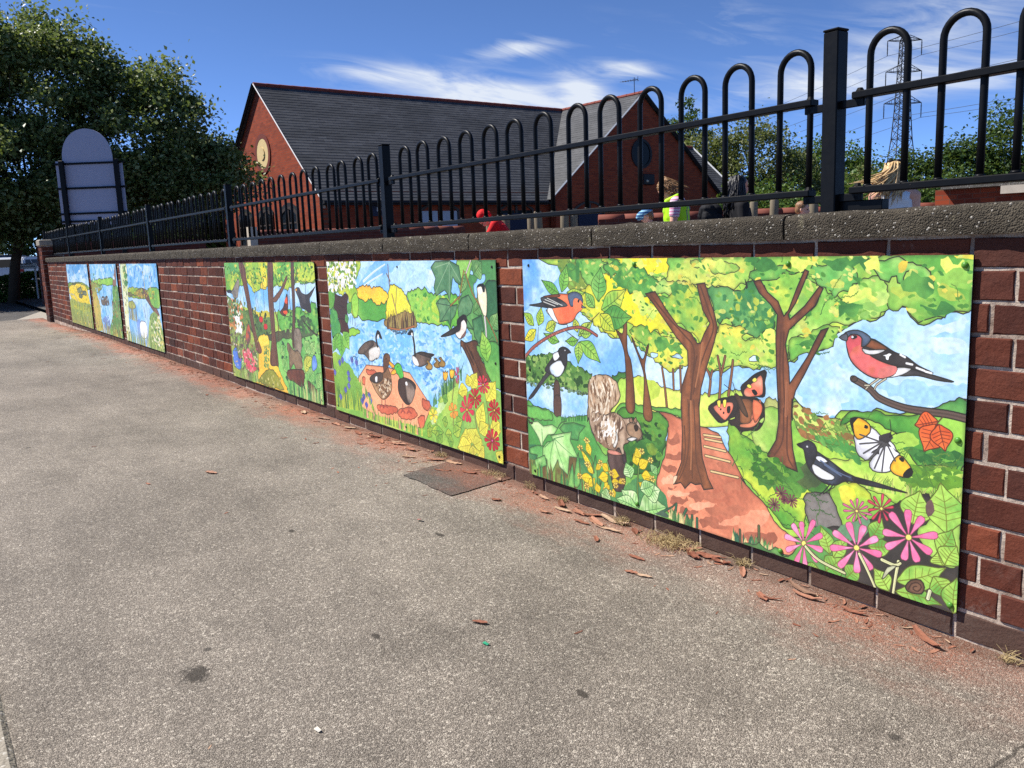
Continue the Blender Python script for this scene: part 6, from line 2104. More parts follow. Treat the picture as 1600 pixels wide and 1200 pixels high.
('P',[1360,562,1391,544,1370,531,1393,523,1408,535,1438,551,1425,572,1380,577],(214,176,84),(150,116,60),2,0,3,(40,38,30),1),
('P',[1412,553,1443,535,1422,522,1445,514,1459,526,1489,542,1475,563,1432,568],(214,176,84),(150,116,60),2,0,3,(40,38,30),1),
('P',[515,644,777,631,1081,637,1199,722,1313,801,1224,916,1142,953,909,956,584,953,354,924,337,773],(240,176,132),(228,152,112),1,0,4,(90,60,50),0),
('P',[511,675,644,670,621,698,526,699],(214,116,84),(190,96,70),1,4,2.5,(40,38,30),1),
('P',[632,886,781,866,903,866,881,902,736,927,646,919],(214,116,84),(190,96,70),1,4,2.5,(40,38,30),1),
('P',[901,882,1057,840,1144,864,1133,890,1014,924,914,914],(214,116,84),(190,96,70),1,4,2.5,(40,38,30),1),
('P',[1208,776,1300,779,1280,829,1219,822],(214,116,84),(190,96,70),1,4,2.5,(40,38,30),1),
('P',[1149,888,1230,868,1224,916,1173,952],(214,116,84),(190,96,70),1,4,2.5,(40,38,30),1),
('P',[443,734,484,721,476,775,436,779],(214,116,84),(190,96,70),1,4,2.5,(40,38,30),1),
('P',[551,724,642,683,754,665,754,600,764,566,797,548,840,555,843,592,812,628,841,674,850,739,817,794,749,832,694,836,625,800,575,754],(176,140,100),(120,86,58),2,0,4,(40,38,30),1),
('P',[551,724,642,683,726,674,730,711,652,746,586,745],(44,38,40),(80,64,54),2,0,3,(40,38,30),1),
('P',[629,710,658,704,653,735,630,738],(236,236,236),(236,236,236),2,0,0,(40,38,30),1),
('P',[752,600,764,566,797,548,840,555,843,593,812,628,754,667],(120,80,52),(96,64,44),2,0,3,(40,38,30),1),
('D',[632,757,840,683,844,757,731,830],80,7,[(90,62,44),(214,186,150),(226,206,176)],1.3,0),
('P',[835,591,901,615,873,630,829,609],(246,170,50),(246,170,50),2,0,3,(40,38,30),1),
('P',[932,705,960,682,1012,672,1093,679,1146,705,1125,747,1095,799,1046,828,994,820,932,771],(74,54,48),(52,40,38),1,0,4,(40,38,30),1),
('P',[1025,699,1091,695,1134,738,1095,799,1060,820,1030,791],(150,130,116),(104,90,82),2,0,2,(40,38,30),1),
('P',[1022,697,1042,694,1046,712,1026,715],(240,240,238),(240,240,238),2,0,0,(40,38,30),1),
('P',[892,620,938,592,979,603,999,641,1004,669,960,684,937,664,905,651],(108,200,84),(80,176,70),2,0,4,(40,38,30),1),
('P',[843,662,895,632,916,654,868,671],(246,180,60),(246,180,60),2,0,3,(40,38,30),1),
('D',[784,576,805,575,804,583,783,585],1,6,[(20,18,18)],1,0),
('D',[935,615,949,614,948,621,934,622],1,6,[(20,18,18)],1,0),
('S',[703,838,698,877],5,5,(206,110,90),2,(40,38,30)),
('S',[670,894,698,877,725,888],5,5,(206,90,80),2,(40,38,30)),
('S',[749,832,744,871],5,5,(206,110,90),2,(40,38,30)),
('S',[716,887,744,871,771,881],5,5,(206,90,80),2,(40,38,30)),
('S',[975,835,970,873],5,5,(206,110,90),2,(40,38,30)),
('S',[945,889,970,873,996,883],5,5,(206,90,80),2,(40,38,30)),
('S',[1051,829,1046,866],5,5,(206,110,90),2,(40,38,30)),
('S',[1021,882,1046,866,1071,876],5,5,(206,90,80),2,(40,38,30)),
('P',[1,624,193,644,381,750,429,824,414,924,582,971,-22,998],(120,170,70),(170,200,80),1,6,0,(40,38,30),1),
('G',[-19,984,405,979],90,150,[(176,204,70),(110,160,70),(216,216,80),(80,136,70)],9,0.12),
('L',[107,646,107,694],44,(104,116,196),(130,140,214),(70,70,140)),
('L',[154,624,154,671],44,(104,116,196),(130,140,214),(70,70,140)),
('L',[239,742,240,789],44,(104,116,196),(130,140,214),(70,70,140)),
('L',[232,788,232,836],44,(104,116,196),(130,140,214),(70,70,140)),
('L',[302,610,303,657],44,(104,116,196),(130,140,214),(70,70,140)),
('L',[372,622,372,668],44,(104,116,196),(130,140,214),(70,70,140)),
('L',[88,879,88,928],44,(104,116,196),(130,140,214),(70,70,140)),
('L',[17,719,17,768],44,(104,116,196),(130,140,214),(70,70,140)),
('L',[235,706,235,754],44,(104,116,196),(130,140,214),(70,70,140)),
('L',[448,834,448,881],44,(104,116,196),(130,140,214),(70,70,140)),
('L',[479,884,480,930],44,(104,116,196),(130,140,214),(70,70,140)),
('L',[542,849,543,894],44,(104,116,196),(130,140,214),(70,70,140)),
('L',[423,864,424,911],44,(104,116,196),(130,140,214),(70,70,140)),
('L',[528,816,529,861],44,(104,116,196),(130,140,214),(70,70,140)),
('L',[173,823,174,870],44,(104,116,196),(130,140,214),(70,70,140)),
('S',[299,634,334,604,373,614,388,643],5,4,(60,80,70),0,(40,38,30)),
('S',[420,888,467,837,518,822,561,852],5,4,(60,80,70),0,(40,38,30)),
('G',[381,750,587,936],20,60,[(150,190,80),(110,160,70)],7,0.2),
('P',[-42,987,348,961,584,953,840,950,1078,947,1221,948,1534,921,2013,884,2017,1016,1069,1022,-49,1026],(140,190,80),(196,214,100),1,0,0,(40,38,30),1),
('P',[1,995,348,961,584,953,840,950,1078,947,1221,948,1303,896,1406,758,1343,797,1501,671,1615,628,1634,728,2026,676,2006,1004,1072,997],(122,178,76),(190,212,96),1,8,0,(40,38,30),1),
('G',[425,981,1202,984],80,60,[(206,214,90),(120,176,76),(236,176,140),(90,150,70)],8,0.1),
('G',[1328,799,1644,610],60,80,[(90,150,80),(150,196,100),(60,120,70)],7,0.2),
('P',[1288,898,1405,773,1494,746,1399,835,1349,889],(214,226,170),(170,206,130),1,6,0,(40,38,30),1),
('P',[1594,718,1665,673,1993,639,1994,1000,1797,987,1618,907],(104,160,80),(150,190,90),1,5,0,(40,38,30),1),
('S',[1751,748,1787,952],6,5,(110,90,60),0,(40,38,30)),
('S',[1871,668,1890,834],6,5,(110,90,60),0,(40,38,30)),
('S',[1546,791,1538,875],6,5,(110,90,60),0,(40,38,30)),
('S',[1575,618,1535,756],6,5,(110,90,60),0,(40,38,30)),
('S',[1351,873,1370,979],6,5,(110,90,60),0,(40,38,30)),
('L',[1733,650,1797,561],80,(240,226,84),(214,214,84),(150,140,50)),
('L',[1720,644,1699,579],70,(240,226,84),(214,214,84),(150,140,50)),
('L',[1699,661,1603,691],80,(240,226,84),(214,214,84),(150,140,50)),
('L',[1869,697,1961,589],110,(240,226,84),(214,214,84),(150,140,50)),
('L',[1788,851,1843,707],90,(240,226,84),(214,214,84),(150,140,50)),
('L',[1695,954,1662,871],170,(240,226,84),(214,214,84),(150,140,50)),
('L',[1735,947,1769,854],150,(240,226,84),(214,214,84),(150,140,50)),
('L',[1709,951,1570,991],100,(240,226,84),(214,214,84),(150,140,50)),
('L',[1793,871,1885,818],80,(240,226,84),(214,214,84),(150,140,50)),
('L',[1896,833,1993,832],120,(240,226,84),(214,214,84),(150,140,50)),
('L',[1921,829,1984,792],100,(240,226,84),(214,214,84),(150,140,50)),
('L',[1731,1006,1722,949],80,(240,226,84),(214,214,84),(150,140,50)),
('L',[1770,999,1833,937],90,(240,226,84),(214,214,84),(150,140,50)),
('L',[1958,999,1993,930],80,(240,226,84),(214,214,84),(150,140,50)),
('L',[1735,947,1816,904],80,(240,226,84),(214,214,84),(150,140,50)),
('L',[1433,930,1283,946],60,(190,212,80),(120,176,74),(70,110,50)),
('L',[1386,969,1342,960],70,(190,212,80),(120,176,74),(70,110,50)),
('L',[1295,976,1253,935],70,(190,212,80),(120,176,74),(70,110,50)),
('L',[1520,923,1447,935],60,(190,212,80),(120,176,74),(70,110,50)),
('L',[1534,921,1621,877],70,(190,212,80),(120,176,74),(70,110,50)),
('L',[1413,987,1372,955],70,(190,212,80),(120,176,74),(70,110,50)),
('L',[1530,967,1473,969],70,(190,212,80),(120,176,74),(70,110,50)),
('L',[1494,746,1439,723],60,(190,212,80),(120,176,74),(70,110,50)),
('L',[1482,869,1425,862],60,(190,212,80),(120,176,74),(70,110,50)),
('L',[1568,855,1638,830],60,(190,212,80),(120,176,74),(70,110,50)),
('L',[1315,926,1255,919],60,(190,212,80),(120,176,74),(70,110,50)),
('F',[1847,619,1903,620,1843,666],11,0.85,(232,86,96),(214,60,76),(246,220,90),0.2),
('F',[1768,696,1826,696,1764,748],10,0.85,(206,44,56),(180,30,48),(246,210,80),0.2),
('F',[1684,768,1747,768,1678,842],9,0.9,(226,76,92),(206,56,76),(246,210,80),0.2),
('F',[1939,736,1999,736,1936,792],11,0.85,(206,40,52),(180,30,44),(246,200,80),0.2),
('F',[1910,895,1981,893,1906,955],11,0.9,(206,40,58),(170,30,48),(230,80,150),0.2),
('F',[1604,596,1626,597,1600,648],6,0.7,(214,84,120),(190,60,100),(226,110,140),0.2),
('F',[1331,849,1381,848,1327,889],6,0.9,(246,226,84),(236,206,60),(246,190,60),0.2),
('F',[1545,795,1592,795,1541,842],6,0.9,(246,170,80),(236,150,60),(246,200,90),0.2),
('P',[1457,588,1471,596,1484,583,1494,593,1509,584,1500,622,1478,640,1459,627],(246,206,70),(240,170,60),2,0,3,(40,38,30),1),
('P',[1527,570,1540,577,1552,564,1562,575,1577,566,1568,604,1547,621,1529,608],(246,206,70),(240,170,60),2,0,3,(40,38,30),1),
],
'F': [
('P',[-20,-20,2020,-20,2020,1020,-20,1020],(138,192,232),(200,226,244),1,0,0,(40,38,30),1),
('P',[3,-3,258,-1,265,67,202,112,106,165,-7,228],(205,226,240),(96,160,226),1,0,0,(40,38,30),1),
('P',[201,360,372,299,501,315,623,330,746,367,862,401,860,485,752,469,619,472,496,472,347,450],(120,178,232),(214,232,246),1,4,0,(40,38,30),1),
('P',[1466,402,1519,349,1562,354,1608,331,1657,335,1669,402,1636,457,1606,494,1544,498,1489,472],(226,238,246),(150,200,236),1,14,0,(40,38,30),1),
('P',[1817,235,1900,196,1994,163,1996,191,1909,220,1835,254],(214,232,246),(190,218,240),1,4,0,(40,38,30),1),
('P',[1881,230,1942,222,1989,227,1994,254,1936,271,1903,266],(218,234,246),(190,218,240),1,4,0,(40,38,30),1),
('P',[1745,380,1821,354,1906,353,1995,351,1996,387,1909,419,1823,414],(220,234,244),(160,204,236),1,10,0,(40,38,30),1),
('P',[-20,720,500,760,900,690,1200,700,2020,640,2020,1020,-20,1020],(96,158,72),(140,188,84),1,0,0,(40,38,30),1),
('P',[-9,566,118,555,243,557,362,559,438,565,433,691,-15,753],(120,180,234),(206,228,244),1,0,0,(40,38,30),1),
('P',[-7,446,70,430,178,413,249,424,337,445,423,468,468,488,438,565,362,559,243,557,118,558,-11,559],(62,108,44),(118,156,76),2,7,3,(40,38,30),1),
('D',[-7,446,70,430,178,413,249,424,337,445,423,468,468,488,438,565,362,559,243,557,118,558,-11,559],170,9,[(40,84,32),(150,182,96),(92,140,58)],1.4,0),
('D',[-8,555,118,555,243,554,362,556,438,562,437,578,242,573,-9,576],60,5,[(70,90,60),(120,150,120)],2,0),
('P',[253,-7,267,30,341,109,394,212,502,279,572,304,623,313,657,299,706,324,762,348,801,373,862,401,921,412,979,395,1007,387,1089,395,1155,396,1206,369,1261,351,1240,371,1278,373,1333,362,1386,352,1437,335,1486,305,1529,301,1561,294,1586,269,1605,235,1630,216,1659,196,1692,177,1715,180,1748,181,1770,150,1796,151,1822,146,1836,170,1858,188,1887,180,1911,169,1932,170,1947,153,1979,154,1997,139,2012,139,2006,-9],(126,180,74),(196,212,84),2,8,3,(40,38,30),1),
('P',[253,-7,393,-6,409,60,435,126,396,157,303,104],(104,136,54),(140,160,64),2,5,0,(40,38,30),1),
('P',[389,-6,546,-4,579,48,561,94,490,119,427,96,391,48],(88,156,66),(140,190,90),2,8,2.5,(40,38,30),1),
('P',[545,59,647,64,678,109,758,141,789,135,865,192,930,254,908,282,848,270,787,296,724,266,675,246,615,307,538,289,422,223,378,139,472,113,552,106],(240,220,44),(206,208,66),1,8,2.5,(40,38,30),1),
('P',[623,-4,929,-1,918,36,821,63,760,47,680,36],(242,226,52),(164,194,66),1,8,0,(40,38,30),1),
('P',[554,24,631,19,760,42,836,68,873,95,835,128,774,138,695,115,646,70,579,71],(86,152,68),(150,192,92),1,9,2.5,(40,38,30),1),
('P',[929,-1,1265,0,1266,89,1193,100,1077,102,995,93,939,99,896,95,866,111,836,106,903,68],(126,184,80),(206,210,96),2,9,2.5,(40,38,30),1),
('P',[1010,8,1097,6,1217,22,1230,46,1155,56,1077,36,1023,31],(214,206,96),(150,190,86),2,6,2,(40,38,30),1),
('P',[836,112,874,87,939,83,995,93,1037,98,1043,139,967,120,910,137,851,122],(160,202,104),(220,214,110),2,7,2.5,(40,38,30),1),
('P',[946,104,1043,103,1070,184,1100,234,1059,304,1029,275,966,236,923,249,894,197,835,145,910,142],(104,166,76),(206,206,70),2,7,2,(40,38,30),1),
('P',[1084,102,1193,105,1266,94,1258,97,1300,77,1372,134,1387,186,1381,225,1332,248,1302,270,1265,257,1240,264,1218,228,1168,220,1142,242,1133,187],(58,122,66),(112,168,92),2,9,3,(40,38,30),1),
('D',[1142,121,1266,118,1360,158,1372,206,1240,244,1155,211],40,10,[(150,196,90),(190,206,80),(70,140,80)],1.3,1),
('P',[691,279,748,259,826,271,908,288,973,305,1008,345,993,389,906,413,862,401,809,373,770,342,723,312],(92,158,68),(222,218,84),1,8,2.5,(40,38,30),1),
('P',[809,361,847,358,847,372,816,376],(190,222,240),(190,222,240),1,3,2,(40,38,30),1),
('P',[918,363,944,350,972,356,972,367,936,368],(190,222,240),(190,222,240),1,3,2,(40,38,30),1),
('P',[1139,247,1174,230,1267,244,1240,269,1308,269,1361,236,1381,235,1386,352,1333,362,1240,371,1206,369,1155,396,1089,395,1089,338],(150,198,92),(232,216,84),1,8,2.5,(40,38,30),1),
('P',[1278,332,1308,327,1317,336,1296,347,1278,345],(206,228,240),(206,228,240),1,3,2,(40,38,30),1),
('P',[1276,48,1393,28,1433,47,1487,47,1449,52,1382,71,1324,79,1294,75],(92,160,72),(160,200,96),2,6,2.5,(40,38,30),1),
('P',[1319,121,1348,115,1389,143,1412,190,1429,170,1461,117,1494,130,1489,163,1435,213,1390,225,1375,168],(112,176,76),(184,210,104),2,5,0,(40,38,30),1),
('P',[1498,47,1557,97,1587,114,1638,135,1666,90,1689,64,1730,59,1767,76,1772,148,1743,181,1697,179,1659,196,1630,211,1590,209,1559,220,1496,247,1442,270,1432,328,1419,243,1474,197,1536,129],(134,190,82),(192,218,112),2,8,2.5,(40,38,30),1),
('P',[1436,270,1485,253,1512,237,1559,215,1600,213,1615,221,1586,269,1561,294,1529,301,1486,305,1437,335],(108,172,72),(160,200,86),2,5,2,(40,38,30),1),
('P',[1509,56,1557,97,1598,123,1627,109,1656,86,1675,72,1645,33,1575,20,1514,29],(104,176,86),(180,210,110),2,8,2.5,(40,38,30),1),
('P',[1701,8,2000,-5,2009,139,1979,154,1947,153,1932,170,1911,169,1887,180,1858,188,1836,170,1822,146,1772,150,1767,84,1730,42],(88,160,62),(176,204,92),1,7,2.5,(40,38,30),1),
('P',[1895,46,2000,34,2002,80,1952,85,1904,78],(150,198,84),(100,170,70),2,6,0,(40,38,30),1),
('P',[1912,82,1948,77,1977,116,1954,125,1926,118],(178,196,80),(110,170,70),2,6,0,(40,38,30),1),
('P',[1716,29,1765,8,1809,9,1861,29,1895,68,1879,81,1850,66,1827,38,1809,75,1789,59,1767,74,1735,53],(176,216,116),(104,176,78),2,6,3,(40,38,30),1),
('P',[1772,88,1850,87,1855,111,1804,123,1786,118],(222,212,84),(168,200,84),1,6,0,(40,38,30),1),
('P',[1792,21,1818,19,1815,42,1797,46],(236,198,70),(200,200,90),2,4,0,(40,38,30),1),
('P',[1949,2,1999,1,1999,14,1973,14],(238,214,72),(190,206,90),2,4,0,(40,38,30),1),
('P',[1709,111,1768,101,1769,139,1724,149,1705,128],(206,222,122),(164,204,104),2,6,0,(40,38,30),1),
('P',[1576,74,1616,69,1622,91,1582,96],(222,214,96),(164,204,104),2,4,0,(40,38,30),1),
('D',[1598,154,1686,142,1752,153,1725,175,1629,189],16,11,[(122,178,72),(150,200,96)],1.7,0),
('D',[253,-7,267,30,341,109,394,212,502,279,572,304,623,313,657,299,706,324,762,348,801,373,862,401,921,412,979,395,1007,387,1089,395,1155,396,1206,369,1261,351,1240,371,1278,373,1333,362,1386,352,1437,335,1486,305,1529,301,1561,294,1586,269,1605,235,1630,216,1659,196,1692,177,1715,180,1748,181,1770,150,1796,151,1822,146,1836,170,1858,188,1887,180,1911,169,1932,170,1947,153,1979,154,1997,139,2012,139,2006,-9],220,8,[(88,150,60),(206,216,110),(150,196,84),(226,212,88)],1.6,0),
('P',[266,36,383,18,399,90,342,97],(62,124,58),(104,166,74),2,12,0,(40,38,30),1),
('P',[579,76,663,70,711,109,645,116],(62,124,58),(104,166,74),2,12,0,(40,38,30),1),
('P',[866,100,953,89,995,104,924,126],(62,124,58),(104,166,74),2,12,0,(40,38,30),1),
('P',[1257,3,1359,4,1393,28,1312,33],(62,124,58),(104,166,74),2,12,0,(40,38,30),1),
('P',[1555,6,1654,7,1683,38,1606,38],(62,124,58),(104,166,74),2,12,0,(40,38,30),1),
('P',[1588,150,1657,130,1687,155,1629,180],(62,124,58),(104,166,74),2,12,0,(40,38,30),1),
('P',[1823,46,1896,82,1872,107,1821,92],(62,124,58),(104,166,74),2,12,0,(40,38,30),1),
('P',[1856,140,1930,126,1959,145,1891,168],(62,124,58),(104,166,74),2,12,0,(40,38,30),1),
('P',[833,304,937,302,979,336,892,354],(62,124,58),(104,166,74),2,12,0,(40,38,30),1),
('P',[1447,279,1518,255,1539,277,1475,301],(62,124,58),(104,166,74),2,12,0,(40,38,30),1),
('P',[648,13,761,9,791,31,696,36],(230,232,110),(196,222,104),2,12,0,(40,38,30),1),
('P',[1037,16,1155,11,1168,31,1077,36],(230,232,110),(196,222,104),2,12,0,(40,38,30),1),
('P',[1432,10,1513,6,1534,24,1460,33],(230,232,110),(196,222,104),2,12,0,(40,38,30),1),
('P',[1683,20,1720,16,1748,50,1712,55],(230,232,110),(196,222,104),2,12,0,(40,38,30),1),
('P',[1913,10,1973,10,1989,30,1935,38],(230,232,110),(196,222,104),2,12,0,(40,38,30),1),
('P',[1627,113,1694,94,1723,119,1667,134],(230,232,110),(196,222,104),2,12,0,(40,38,30),1),
('P',[710,148,789,151,849,204,788,218],(230,232,110),(196,222,104),2,12,0,(40,38,30),1),
('P',[1314,249,1373,241,1373,289,1320,308],(230,232,110),(196,222,104),2,12,0,(40,38,30),1),
('Q',[253,-7,267,30,341,109,394,212,502,279,572,304,623,313,657,299,706,324,762,348,801,373,862,401,921,412,979,395,1007,387,1089,395,1155,396,1206,369,1261,351,1240,371,1278,373,1333,362,1386,352,1437,335,1486,305,1529,301,1561,294,1586,269,1605,235,1630,216,1659,196,1692,177,1715,180,1748,181,1770,150,1796,151,1822,146,1836,170,1858,188,1887,180,1911,169,1932,170,1947,153,1979,154,1997,139,2012,139,2006,-9],46,80,[(70,110,44),(96,130,54),(60,96,50)],2.0),
('D',[253,-7,267,30,341,109,394,212,502,279,572,304,623,313,657,299,706,324,762,348,801,373,862,401,921,412,979,395,1007,387,1089,395,1155,396,1206,369,1261,351,1240,371,1278,373,1333,362,1386,352,1437,335,1486,305,1529,301,1561,294,1586,269,1605,235,1630,216,1659,196,1692,177,1715,180,1748,181,1770,150,1796,151,1822,146,1836,170,1858,188,1887,180,1911,169,1932,170,1947,153,1979,154,1997,139,2012,139,2006,-9],260,5,[(70,134,56),(216,220,120),(120,180,70)],2.2,0.4),
('P',[585,475,628,453,678,458,673,501,635,517],(64,116,52),(100,150,70),2,5,2.5,(40,38,30),1),
('P',[632,485,687,464,752,457,830,472,891,487,964,489,1055,489,1142,478,1206,455,1292,457,1293,564,614,669,608,580],(168,206,84),(226,226,112),1,6,2.5,(40,38,30),1),
('P',[719,467,830,466,860,502,782,557,735,517],(232,226,70),(190,212,84),1,5,0,(40,38,30),1),
('S',[869,412,883,488,893,564],7,9,(140,92,62),2,(40,38,30)),
('S',[925,412,928,488],7,9,(140,92,62),2,(40,38,30)),
('S',[961,397,965,492],7,9,(140,92,62),2,(40,38,30)),
('S',[1139,344,1152,410,1145,509],7,9,(140,92,62),2,(40,38,30)),
('S',[1172,341,1154,409],7,9,(140,92,62),2,(40,38,30)),
('S',[1089,395,1106,425,1099,489],7,9,(140,92,62),2,(40,38,30)),
('S',[1114,398,1106,425],7,9,(140,92,62),2,(40,38,30)),
('S',[1206,353,1200,405,1187,477],7,9,(140,92,62),2,(40,38,30)),
('P',[607,604,667,572,782,568,963,560,963,588,805,580,748,631,614,657],(84,158,66),(120,180,80),2,4,2.5,(40,38,30),1),
('P',[1447,446,1489,477,1533,495,1586,499,1626,472,1666,462,1709,465,1756,451,1802,452,1905,425,1949,406,1980,390,2004,382,2001,396,2002,587,1987,718,1543,904,1243,905,1241,543,1343,528,1398,494,1452,450],(168,204,78),(124,180,72),1,4,3,(40,38,30),1),
('P',[1459,461,1508,488,1582,496,1630,500,1666,553,1648,588,1557,587,1489,568,1456,524],(176,194,92),(206,216,116),2,4,2.5,(40,38,30),1),
('D',[1459,461,1508,488,1582,496,1630,500,1666,553,1648,588,1557,587,1489,568,1456,524],70,8,[(140,110,60),(120,160,70),(170,120,70)],1.8,0.3),
('P',[1627,515,1645,472,1713,458,1783,458,1866,447,1994,407,2001,579,1941,586,1888,605,1860,578,1820,535,1773,498,1689,483],(70,142,56),(156,202,82),1,4,2.5,(40,38,30),1),
('P',[1785,530,1841,499,1874,520,1843,564,1798,556],(168,206,84),(120,180,70),2,5,0,(40,38,30),1),
('D',[1843,553,1995,536,1996,578,1899,597],22,10,[(52,112,52),(70,130,60)],2,0),
('P',[1905,424,1925,413,1949,406,1965,391,1980,381,2000,395,2002,423,1950,432],(70,138,70),(104,164,84),2,6,2.5,(40,38,30),1),
('P',[1565,634,1643,619,1765,607,1845,611,1899,595,1997,588,1996,689,1928,678,1902,673,1837,716,1767,704,1695,691,1644,690],(196,218,100),(150,196,74),2,6,2,(40,38,30),1),
('D',[1805,610,1996,573,1999,630,1846,658],70,8,[(110,160,50),(90,140,50)],2.2,0),
('D',[1550,570,1615,547,1680,594,1693,615,1617,606],24,9,[(80,150,70),(110,170,80)],2.2,0.4),
('Q',[1467,522,1640,508,1843,553,1990,537,1991,579,1845,608,1667,597,1550,582],40,90,[(80,120,50),(110,140,60)],2.2),
('G',[1707,688,1996,686],60,38,[(170,205,90),(130,180,70),(210,222,120)],4,0.3),
('P',[1192,570,1242,602,1289,620,1344,656,1426,686,1477,694,1526,728,1554,765,1507,838,1501,878,1422,892,1376,845,1322,818,1275,769,1193,739],(84,152,56),(206,216,74),1,5,2.5,(40,38,30),1),
('P',[1367,671,1483,662,1566,707,1587,745,1527,758,1442,784,1337,775,1290,732],(52,100,44),(84,140,56),1,12,0,(40,38,30),1),
('P',[1405,760,1470,733,1492,766,1435,805],(190,206,64),(96,150,60),2,6,0,(40,38,30),1),
('P',[1587,733,1644,690,1719,703,1745,744,1698,802,1648,833,1608,789],(222,216,66),(140,186,70),1,5,2.5,(40,38,30),1),
('P',[1632,710,1670,714,1671,749,1633,758],(242,228,60),(222,216,80),2,5,0,(40,38,30),1),
('P',[1343,467,1375,460,1393,470,1399,544,1335,554],(150,150,90),(180,186,110),2,5,2,(40,38,30),1),
('P',[1289,529,1395,495,1388,603,1351,655,1289,614],(186,206,110),(140,186,80),2,3,1.5,(40,38,30),1),
('P',[848,586,904,581,963,594,1055,608,1142,620,1168,658,1207,698,1245,753,1264,780,1242,762,1291,799,1346,833,1384,882,1429,910,1473,937,1445,990,1324,1012,1243,1014,1271,998,1201,1007,1032,1006,900,974,862,919,832,873,848,823,880,748,896,661,889,605],(228,146,110),(178,104,78),1,2,3,(40,38,30),1),
('P',[896,678,955,656,962,677,903,699],(166,100,76),(196,120,90),1,8,0,(40,38,30),1),
('P',[887,747,962,722,969,743,902,767],(166,100,76),(196,120,90),1,8,0,(40,38,30),1),
('P',[864,791,932,778,924,797,871,807],(166,100,76),(196,120,90),1,8,0,(40,38,30),1),
('P',[1129,723,1194,726,1207,745,1142,747],(166,100,76),(196,120,90),1,8,0,(40,38,30),1),
('P',[1004,870,1102,842,1175,847,1129,874,1025,893],(166,100,76),(196,120,90),1,8,0,(40,38,30),1),
('P',[915,912,989,895,989,912,930,932],(166,100,76),(196,120,90),1,8,0,(40,38,30),1),
('P',[1088,905,1207,866,1264,879,1195,922,1108,928],(166,100,76),(196,120,90),1,8,0,(40,38,30),1),
('P',[893,871,931,852,938,873,901,893],(166,100,76),(196,120,90),1,8,0,(40,38,30),1),
('P',[1039,962,1129,939,1208,951,1142,979,1060,979],(166,100,76),(196,120,90),1,8,0,(40,38,30),1),
('P',[1162,802,1220,789,1245,805,1181,819],(166,100,76),(196,120,90),1,8,0,(40,38,30),1),
('P',[952,949,1032,924,1046,938,974,961],(166,100,76),(196,120,90),1,8,0,(40,38,30),1),
('P',[863,843,931,818,924,842,870,865],(244,178,142),(226,150,116),1,6,0,(40,38,30),1),
('P',[1039,900,1142,882,1074,920,1003,926],(244,178,142),(226,150,116),1,6,0,(40,38,30),1),
('P',[901,887,1004,870,967,895,900,910],(244,178,142),(226,150,116),1,6,0,(40,38,30),1),
('P',[1142,947,1246,904,1265,920,1175,954],(244,178,142),(226,150,116),1,6,0,(40,38,30),1),
('P',[1243,905,1338,854,1369,873,1323,925,1243,959],(240,170,134),(214,136,102),1,6,0,(40,38,30),1),
('P',[1251,971,1362,928,1400,950,1316,987],(160,94,70),(200,120,92),1,6,0,(40,38,30),1),
('S',[1075,637,1152,633],7,7,(226,196,140),2,(40,38,30)),
('S',[1080,651,1158,650],7,7,(226,196,140),2,(40,38,30)),
('S',[1077,679,1175,680],7,7,(226,196,140),2,(40,38,30)),
('S',[1083,713,1195,714],7,7,(226,196,140),2,(40,38,30)),
('S',[1109,766,1231,764],7,7,(226,196,140),2,(40,38,30)),
('P',[616,613,684,594,749,597,813,583,859,593,889,605,900,632,880,709,856,776,817,824,678,864,602,812,630,704],(44,98,42),(92,148,60),1,5,2.5,(40,38,30),1),
('D',[683,636,881,618,849,766,695,831],60,12,[(30,76,34),(110,160,60),(70,126,50)],1.4,0),
('P',[779,726,819,708,842,733,802,763],(126,156,54),(70,120,50),2,6,0,(40,38,30),1),
('P',[663,251,679,250,681,361,704,416,718,592,669,599,670,478,660,362,616,285,606,273,653,296],(136,86,54),(104,64,40),3,0,3,(40,38,30),1),
('P',[713,311,763,388,790,334,800,333,777,409,785,465,816,612,767,614,772,467,753,403,708,318],(136,86,54),(104,64,40),3,0,3,(40,38,30),1),
('P',[784,134,836,124,894,191,952,248,1015,270,1044,305,1059,304,1076,269,1103,229,1070,184,1042,93,1080,88,1103,147,1123,192,1139,245,1116,315,1089,385,1062,467,1053,542,1052,522,1058,634,1068,724,1095,795,1119,829,1074,843,1061,824,1033,833,1011,829,982,859,961,840,924,855,939,816,965,760,970,649,965,545,963,555,968,472,1000,393,997,335,944,291,879,224,827,172],(150,92,56),(112,68,42),3,0,3.5,(38,34,32),0),
('S',[812,140,901,218,980,278,1028,327,1021,439,999,577],7,5,(96,58,38),0,(40,38,30)),
('S',[1060,102,1097,183,1119,246,1083,328,1049,410,1024,493],7,5,(96,58,38),0,(40,38,30)),
('S',[1042,352,1021,439,1013,548],7,5,(96,58,38),0,(40,38,30)),
('S',[999,518,1005,643,990,755,953,830],6,5,(100,62,40),0,(40,38,30)),
('S',[1027,515,1034,638,1040,746,1067,822],6,5,(100,62,40),0,(40,38,30)),
('S',[981,619,983,729,954,813],6,5,(100,62,40),0,(40,38,30)),
('S',[1016,614,1019,811],6,5,(100,62,40),0,(40,38,30)),
('S',[1013,522,1016,668,1012,779],9,6,(176,116,76),0,(40,38,30)),
('S',[1069,303,1056,383,1035,465],9,6,(176,116,76),0,(40,38,30)),
('P',[924,824,945,818,931,846,922,854],(236,206,170),(236,206,170),2,0,1,(40,38,30),1),
